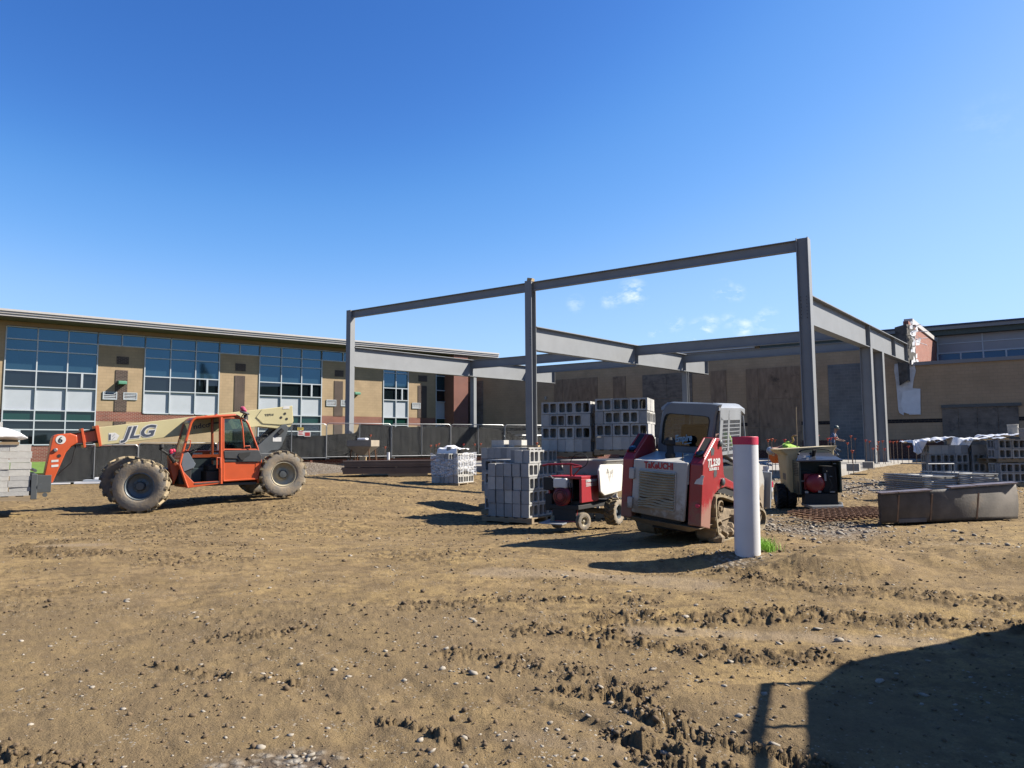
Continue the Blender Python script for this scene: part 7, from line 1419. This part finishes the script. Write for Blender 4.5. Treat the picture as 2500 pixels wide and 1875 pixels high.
# ================================================================ PEOPLE
def skin_mesh(name, joints, bones, m, parent, root, sub=2, label=None):
    ids = {n_: i for i, n_ in enumerate(joints)}; me = bpy.data.meshes.new(name); me.from_pydata([joints[n_][0] for n_ in joints], [(ids[a], ids[b]) for a, b in bones], []); o = bpy.data.objects.new(name, me); COL.objects.link(o); o.parent = parent
    md = o.modifiers.new('skin', 'SKIN'); md.use_smooth_shade = True
    for i, n_ in enumerate(joints):
        r_ = joints[n_][1]; r_ = r_ if isinstance(r_, tuple) else (r_, r_); me.skin_vertices[0].data[i].radius = r_; me.skin_vertices[0].data[i].use_root = (n_ == root)
    s_ = o.modifiers.new('sub', 'SUBSURF'); s_.levels = sub; s_.render_levels = sub; me.materials.append(m); return o
def person(fr, J, lab, shirt, trousers, hatm, face, hat='helmet'):
    """J: joint positions in the person's frame; body is one skinned surface, clothing and hat are children"""
    t = thing('person', lab, 'person', fr)
    Rd = dict(hip=.13, waist=.115, chest=.145, neck=.055, head0=.07, head=.098, headt=.07, shL=.062, elL=.042, wrL=.028, haL=.034, shR=.062, elR=.042, wrR=.028, haR=.034, hpL=.09, knL=.058, anL=.04, toL=.035, hpR=.09, knR=.058, anR=.04, toR=.035)
    jj = {n_: (J[n_], Rd[n_]) for n_ in Rd if n_ in J}
    B_ = [('hip', 'waist'), ('waist', 'chest'), ('chest', 'neck'), ('neck', 'head0'), ('head0', 'head'), ('head', 'headt')]
    for s_ in 'LR': B_ += [('chest', 'sh'+s_), ('sh'+s_, 'el'+s_), ('el'+s_, 'wr'+s_), ('wr'+s_, 'ha'+s_), ('hip', 'hp'+s_), ('hp'+s_, 'kn'+s_), ('kn'+s_, 'an'+s_), ('an'+s_, 'to'+s_)]
    # fingers and thumb rooted in the palm
    for s_ in 'LR':
        h = np.array(J['ha'+s_], float); d = unit(h-np.array(J['wr'+s_])); sd_ = unit(np.cross(d, (0.1, .3, 1))); up_ = np.cross(sd_, d)
        for i, (of, ln) in enumerate(((-.030, .062), (-.010, .072), (.012, .068), (.032, .052))):
            a = h+sd_*of+d*.03; b = a+d*ln*.5-up_*.012; c = b+d*ln*.35-up_*.034; jj['f%s%d' % (s_, i)] = (tuple(a), .011); jj['g%s%d' % (s_, i)] = (tuple(b), .0095); jj['h%s%d' % (s_, i)] = (tuple(c), .008); B_ += [('ha'+s_, 'f%s%d' % (s_, i)), ('f%s%d' % (s_, i), 'g%s%d' % (s_, i)), ('g%s%d' % (s_, i), 'h%s%d' % (s_, i))]
        a = h-sd_*.042-up_*.01; b = a+d*.04-up_*.02; jj['tA'+s_] = (tuple(a), .012); jj['tB'+s_] = (tuple(b), .010); B_ += [('ha'+s_, 'tA'+s_), ('tA'+s_, 'tB'+s_)]
    body = skin_mesh('body', jj, B_, M['skin'], t, 'hip')
    cl = {n_: (J[n_], Rd[n_]*1.18+.012) for n_ in ('waist', 'chest', 'shL', 'shR')}; cl['hip'] = (J['hip'], .155)
    for s_ in 'LR': cl['ma'+s_] = (tuple(np.array(J['sh'+s_])*.35+np.array(J['el'+s_])*.65), .066)
    cl['nk'] = (tuple(np.array(J['chest'])*.5+np.array(J['neck'])*.5), .085)
    skin_mesh('shirt', cl, [('hip', 'waist'), ('waist', 'chest'), ('chest', 'nk'), ('chest', 'shL'), ('chest', 'shR'), ('shL', 'maL'), ('shR', 'maR')], shirt, t, 'hip')
    tr_ = {'hip': (J['hip'], .15)}; b_ = []
    for s_ in 'LR': tr_['hp'+s_] = (J['hp'+s_], .11); tr_['kn'+s_] = (J['kn'+s_], .08); tr_['an'+s_] = (J['an'+s_], .07); b_ += [('hip', 'hp'+s_), ('hp'+s_, 'kn'+s_), ('kn'+s_, 'an'+s_)]
    skin_mesh('trousers', tr_, b_, trousers, t, 'hip')
    for s_ in 'LR':
        a = np.array(J['an'+s_]); b = np.array(J['to'+s_]); k_ = MB(); k_.tube([a+(0, 0, .05), a+(0, 0, -.03), a*.5+b*.5+(0, 0, -.01), b+(0, 0, 0)], [.055, .06, .055, .045], 10); k_.build('boot', M['wood'], t)
    hc = np.array(J['head']); up_ = unit(np.array(J['headt'])-np.array(J['head0'])); fw = unit(np.array(face)); fw = unit(fw-(fw@up_)*up_); k_ = MB()
    if hat: k_.lathe([(.118, -.0), (.122, .015), (.118, .06), (.095, .11), (.05, .138), (0, .145)], hc+up_*.03, up_, 22); k_.lathe([(.12, 0), (.15, -.004), (.148, .006), (.12, .01)], hc+up_*.03+fw*.03, up_, 22, caps=False); k_.build('hard_hat', hatm, t)
    k_ = MB(); sd_ = np.cross(fw, up_); k_.tube([hc+fw*.088+up_*.01, hc+fw*.118-up_*.022], [.012, .018], 6)
    for sg in (1, -1): k_.lathe([(0, -.012), (.02, -.008), (.026, 0), (.018, .008), (0, .01)], hc+sd_*sg*.095-up_*.005, sd_*sg, 8)
    k_.build('nose_and_ears', M['skin'], t); k_ = MB()
    for sg in (1, -1): k_.lathe([(0, -.008), (.012, 0), (0, .006)], hc+fw*.09+sd_*sg*.033+up_*.018, fw, 8)
    k_.build('eyes', M['black_ink'], t); k_ = MB(); k_.tube([hc+fw*.088-up_*.05-sd_*.025, hc+fw*.095-up_*.052, hc+fw*.088-up_*.05+sd_*.025], .006, 5); k_.build('mouth', M['engine_red'], t)
    return t
# bending worker (faces left), head low behind the yellow tub
Dw_ = 22.0; w0 = P(1938, 1200, Dw_); zf_w = float(H(w0[0], w0[1])); FPp = Fr((w0[0], w0[1], zf_w), az=0)
def pq(px, py, y=0.): q = FPp.on(px, py, 1, y); return (q[0], y, q[2])
hd = pq(1884, 1099); hp_ = pq(1955, 1078, .0); sh = pq(1906, 1094); 
hipz = min(hp_[2], 1.08); J = dict(hip=(hp_[0]+.05, 0, hipz), waist=(hp_[0]-.16, 0, hipz+.04), chest=(sh[0]+.14, 0, sh[2]+.02), neck=(hd[0]+.2, 0, hd[2]+.04), head0=(hd[0]+.10, 0, hd[2]+.02), head=(hd[0]+.02, 0, hd[2]-.0), headt=(hd[0]-.05, 0, hd[2]-.03),
 shL=(sh[0]+.08, -.20, sh[2]+.02), elL=(sh[0]+.25, -.3, sh[2]-.22), wrL=(sh[0]+.18, -.34, sh[2]-.42), haL=(sh[0]+.15, -.35, sh[2]-.50), shR=(sh[0]+.2, .2, sh[2]+.08), elR=(hp_[0]-.18, .1, sh[2]+.22), wrR=(hp_[0]-.28, -.05, sh[2]+.34), haR=(hp_[0]-.25, -.14, sh[2]+.38),
 hpL=(hp_[0]+.08, -.12, hipz-.08), knL=(hp_[0]-.05, -.16, .5), anL=(hp_[0]+.05, -.16, .1), toL=(hp_[0]-.12, -.17, .04), hpR=(hp_[0]+.08, .12, hipz-.08), knR=(hp_[0]+.0, .2, .5), anR=(hp_[0]+.2, .2, .1), toR=(hp_[0]+.02, .2, .04))
person(FPp, J, 'worker bending over in a lime green shirt and patterned hard hat behind the yellow tub', M['neon'], M['jeans'], M['helmet'], (-.5, -.1, -1))
k = MB(); a, b = pq(1943, 993, -.2), pq(1947, 1120, -.2); k.tube([a, b, (b[0], -.2, .05)], .018, 8); tt = thing('wooden_pole', 'upright grey wooden pole held by the bending worker', 'pole', FPp); k.build('pole', M['wood'], tt)
# second worker, in the shade by the block infill
Dw2 = 35.5; w0 = P(2035, 1134, Dw2); F2 = Fr((w0[0], w0[1], ZS), az=-35)
J = dict(hip=(-.05, 0, .92), waist=(-.04, 0, 1.08), chest=(.04, 0, 1.32), neck=(.12, 0, 1.50), head0=(.15, 0, 1.56), head=(.18, 0, 1.66), headt=(.19, 0, 1.74), shL=(.06, -.19, 1.40), elL=(.18, -.26, 1.14), wrL=(.38, -.2, 1.08), haL=(.46, -.18, 1.08), shR=(.06, .19, 1.40), elR=(.2, .24, 1.16), wrR=(.4, .16, 1.1), haR=(.47, .14, 1.1),
 hpL=(-.05, -.1, .86), knL=(.02, -.12, .48), anL=(-.04, -.12, .1), toL=(.14, -.13, .04), hpR=(-.05, .1, .86), knR=(.06, .12, .48), anR=(.0, .12, .1), toR=(.18, .13, .04))
person(F2, J, 'worker in a blue shirt and dark hard hat standing in shade by the grey infill', M['blue_shirt'], M['jeans'], M['dark_hat'], (1, 0, -.35))
# third worker seen through the loader cab mesh
Dw3 = 21.0; w0 = P(1781, 1190, Dw3); F3 = Fr((w0[0], w0[1], float(H(w0[0], w0[1]))), az=180)
q = F3.on(1781, 1068, 1, 0); zc_ = q[2]; dz_ = zc_-1.30
J3 = {n_: (v[0], v[1], v[2]+(dz_ if v[2] > .6 else 0)*min(1, max(0, (v[2]-.5)/.5))) for n_, v in J.items()}
J3.update(neck=(.30, 0, zc_+.06), head0=(.36, 0, zc_+.04), head=(.44, 0, zc_+.0), headt=(.50, 0, zc_-.06))
person(F3, J3, 'worker in a lime green shirt glimpsed through the loader cab mesh', M['neon'], M['jeans'], M['helmet'], (1, 0, -1))
# ================================================================ SHADOW BLOCKER, added out of view at right to throw the lower right shadow
cr = np.array([4.75, 5.05]); d1 = np.array([-.39, -.92]); d1 = d1/np.linalg.norm(d1); 
FCn = Fr((cr[0], cr[1], 0), X=(d1[0], d1[1], 0), Y=(-d1[1], d1[0], 0)); t = thing('shadow_blocker', 'unseen added container standing just outside the right edge', 'blocker', FCn)
sh_ = np.array([math.cos(SUN_AZ), math.sin(SUN_AZ)])*2.1/math.tan(SUN_EL)
foot = [FCn.l((*(np.array(p)+sh_), 0))[:2] for p in ((1.62, 4.22), (2.08, 4.75), (3.15, 5.28), (4.2, 5.75), (6.2, 6.6), (7.2, 3.5), (4.6, 1.6), (.92, 2.5), (1.17, 3.1))]  # outline worked back from the shadow wanted on the ground
k = MB(); k.prism([tuple(p) for p in foot], 2, .12, 2.1); k.build('body', M['cab_side'], t, bev=.03); k = MB(); k.prism([tuple(p*.9+np.mean(foot, 0)*.1) for p in foot], 2, 0, .12); k.build('blocker_base', M['dkgrey'], t)
br_ = [FCn.l((*(np.array(p)+sh_*z/2.1), 0))[:2] for p, z in (((1.00, 3.05), 1.95), ((1.20, 3.7), 2.0), ((1.48, 4.36), 2.0), ((1.85, 4.38), 2.0))]; k = MB(); k.tube([(p[0], p[1], z) for p, z in zip(br_, (1.95, 2.0, 2.0, 2.0))], .028, 8)
q_ = FCn.l((*(np.array((1.62, 3.7))+sh_), 0)); k.tube([(br_[1][0], br_[1][1], 2.0), (q_[0], q_[1], 2.0)], .02, 6); k.build('side_rail', M['dkgrey'], t)  # bar added only for the thin shadow line beside the big one
print('NBLK', sum(1 for o in bpy.data.objects if o.name.startswith('concrete_block') and o.parent is None))
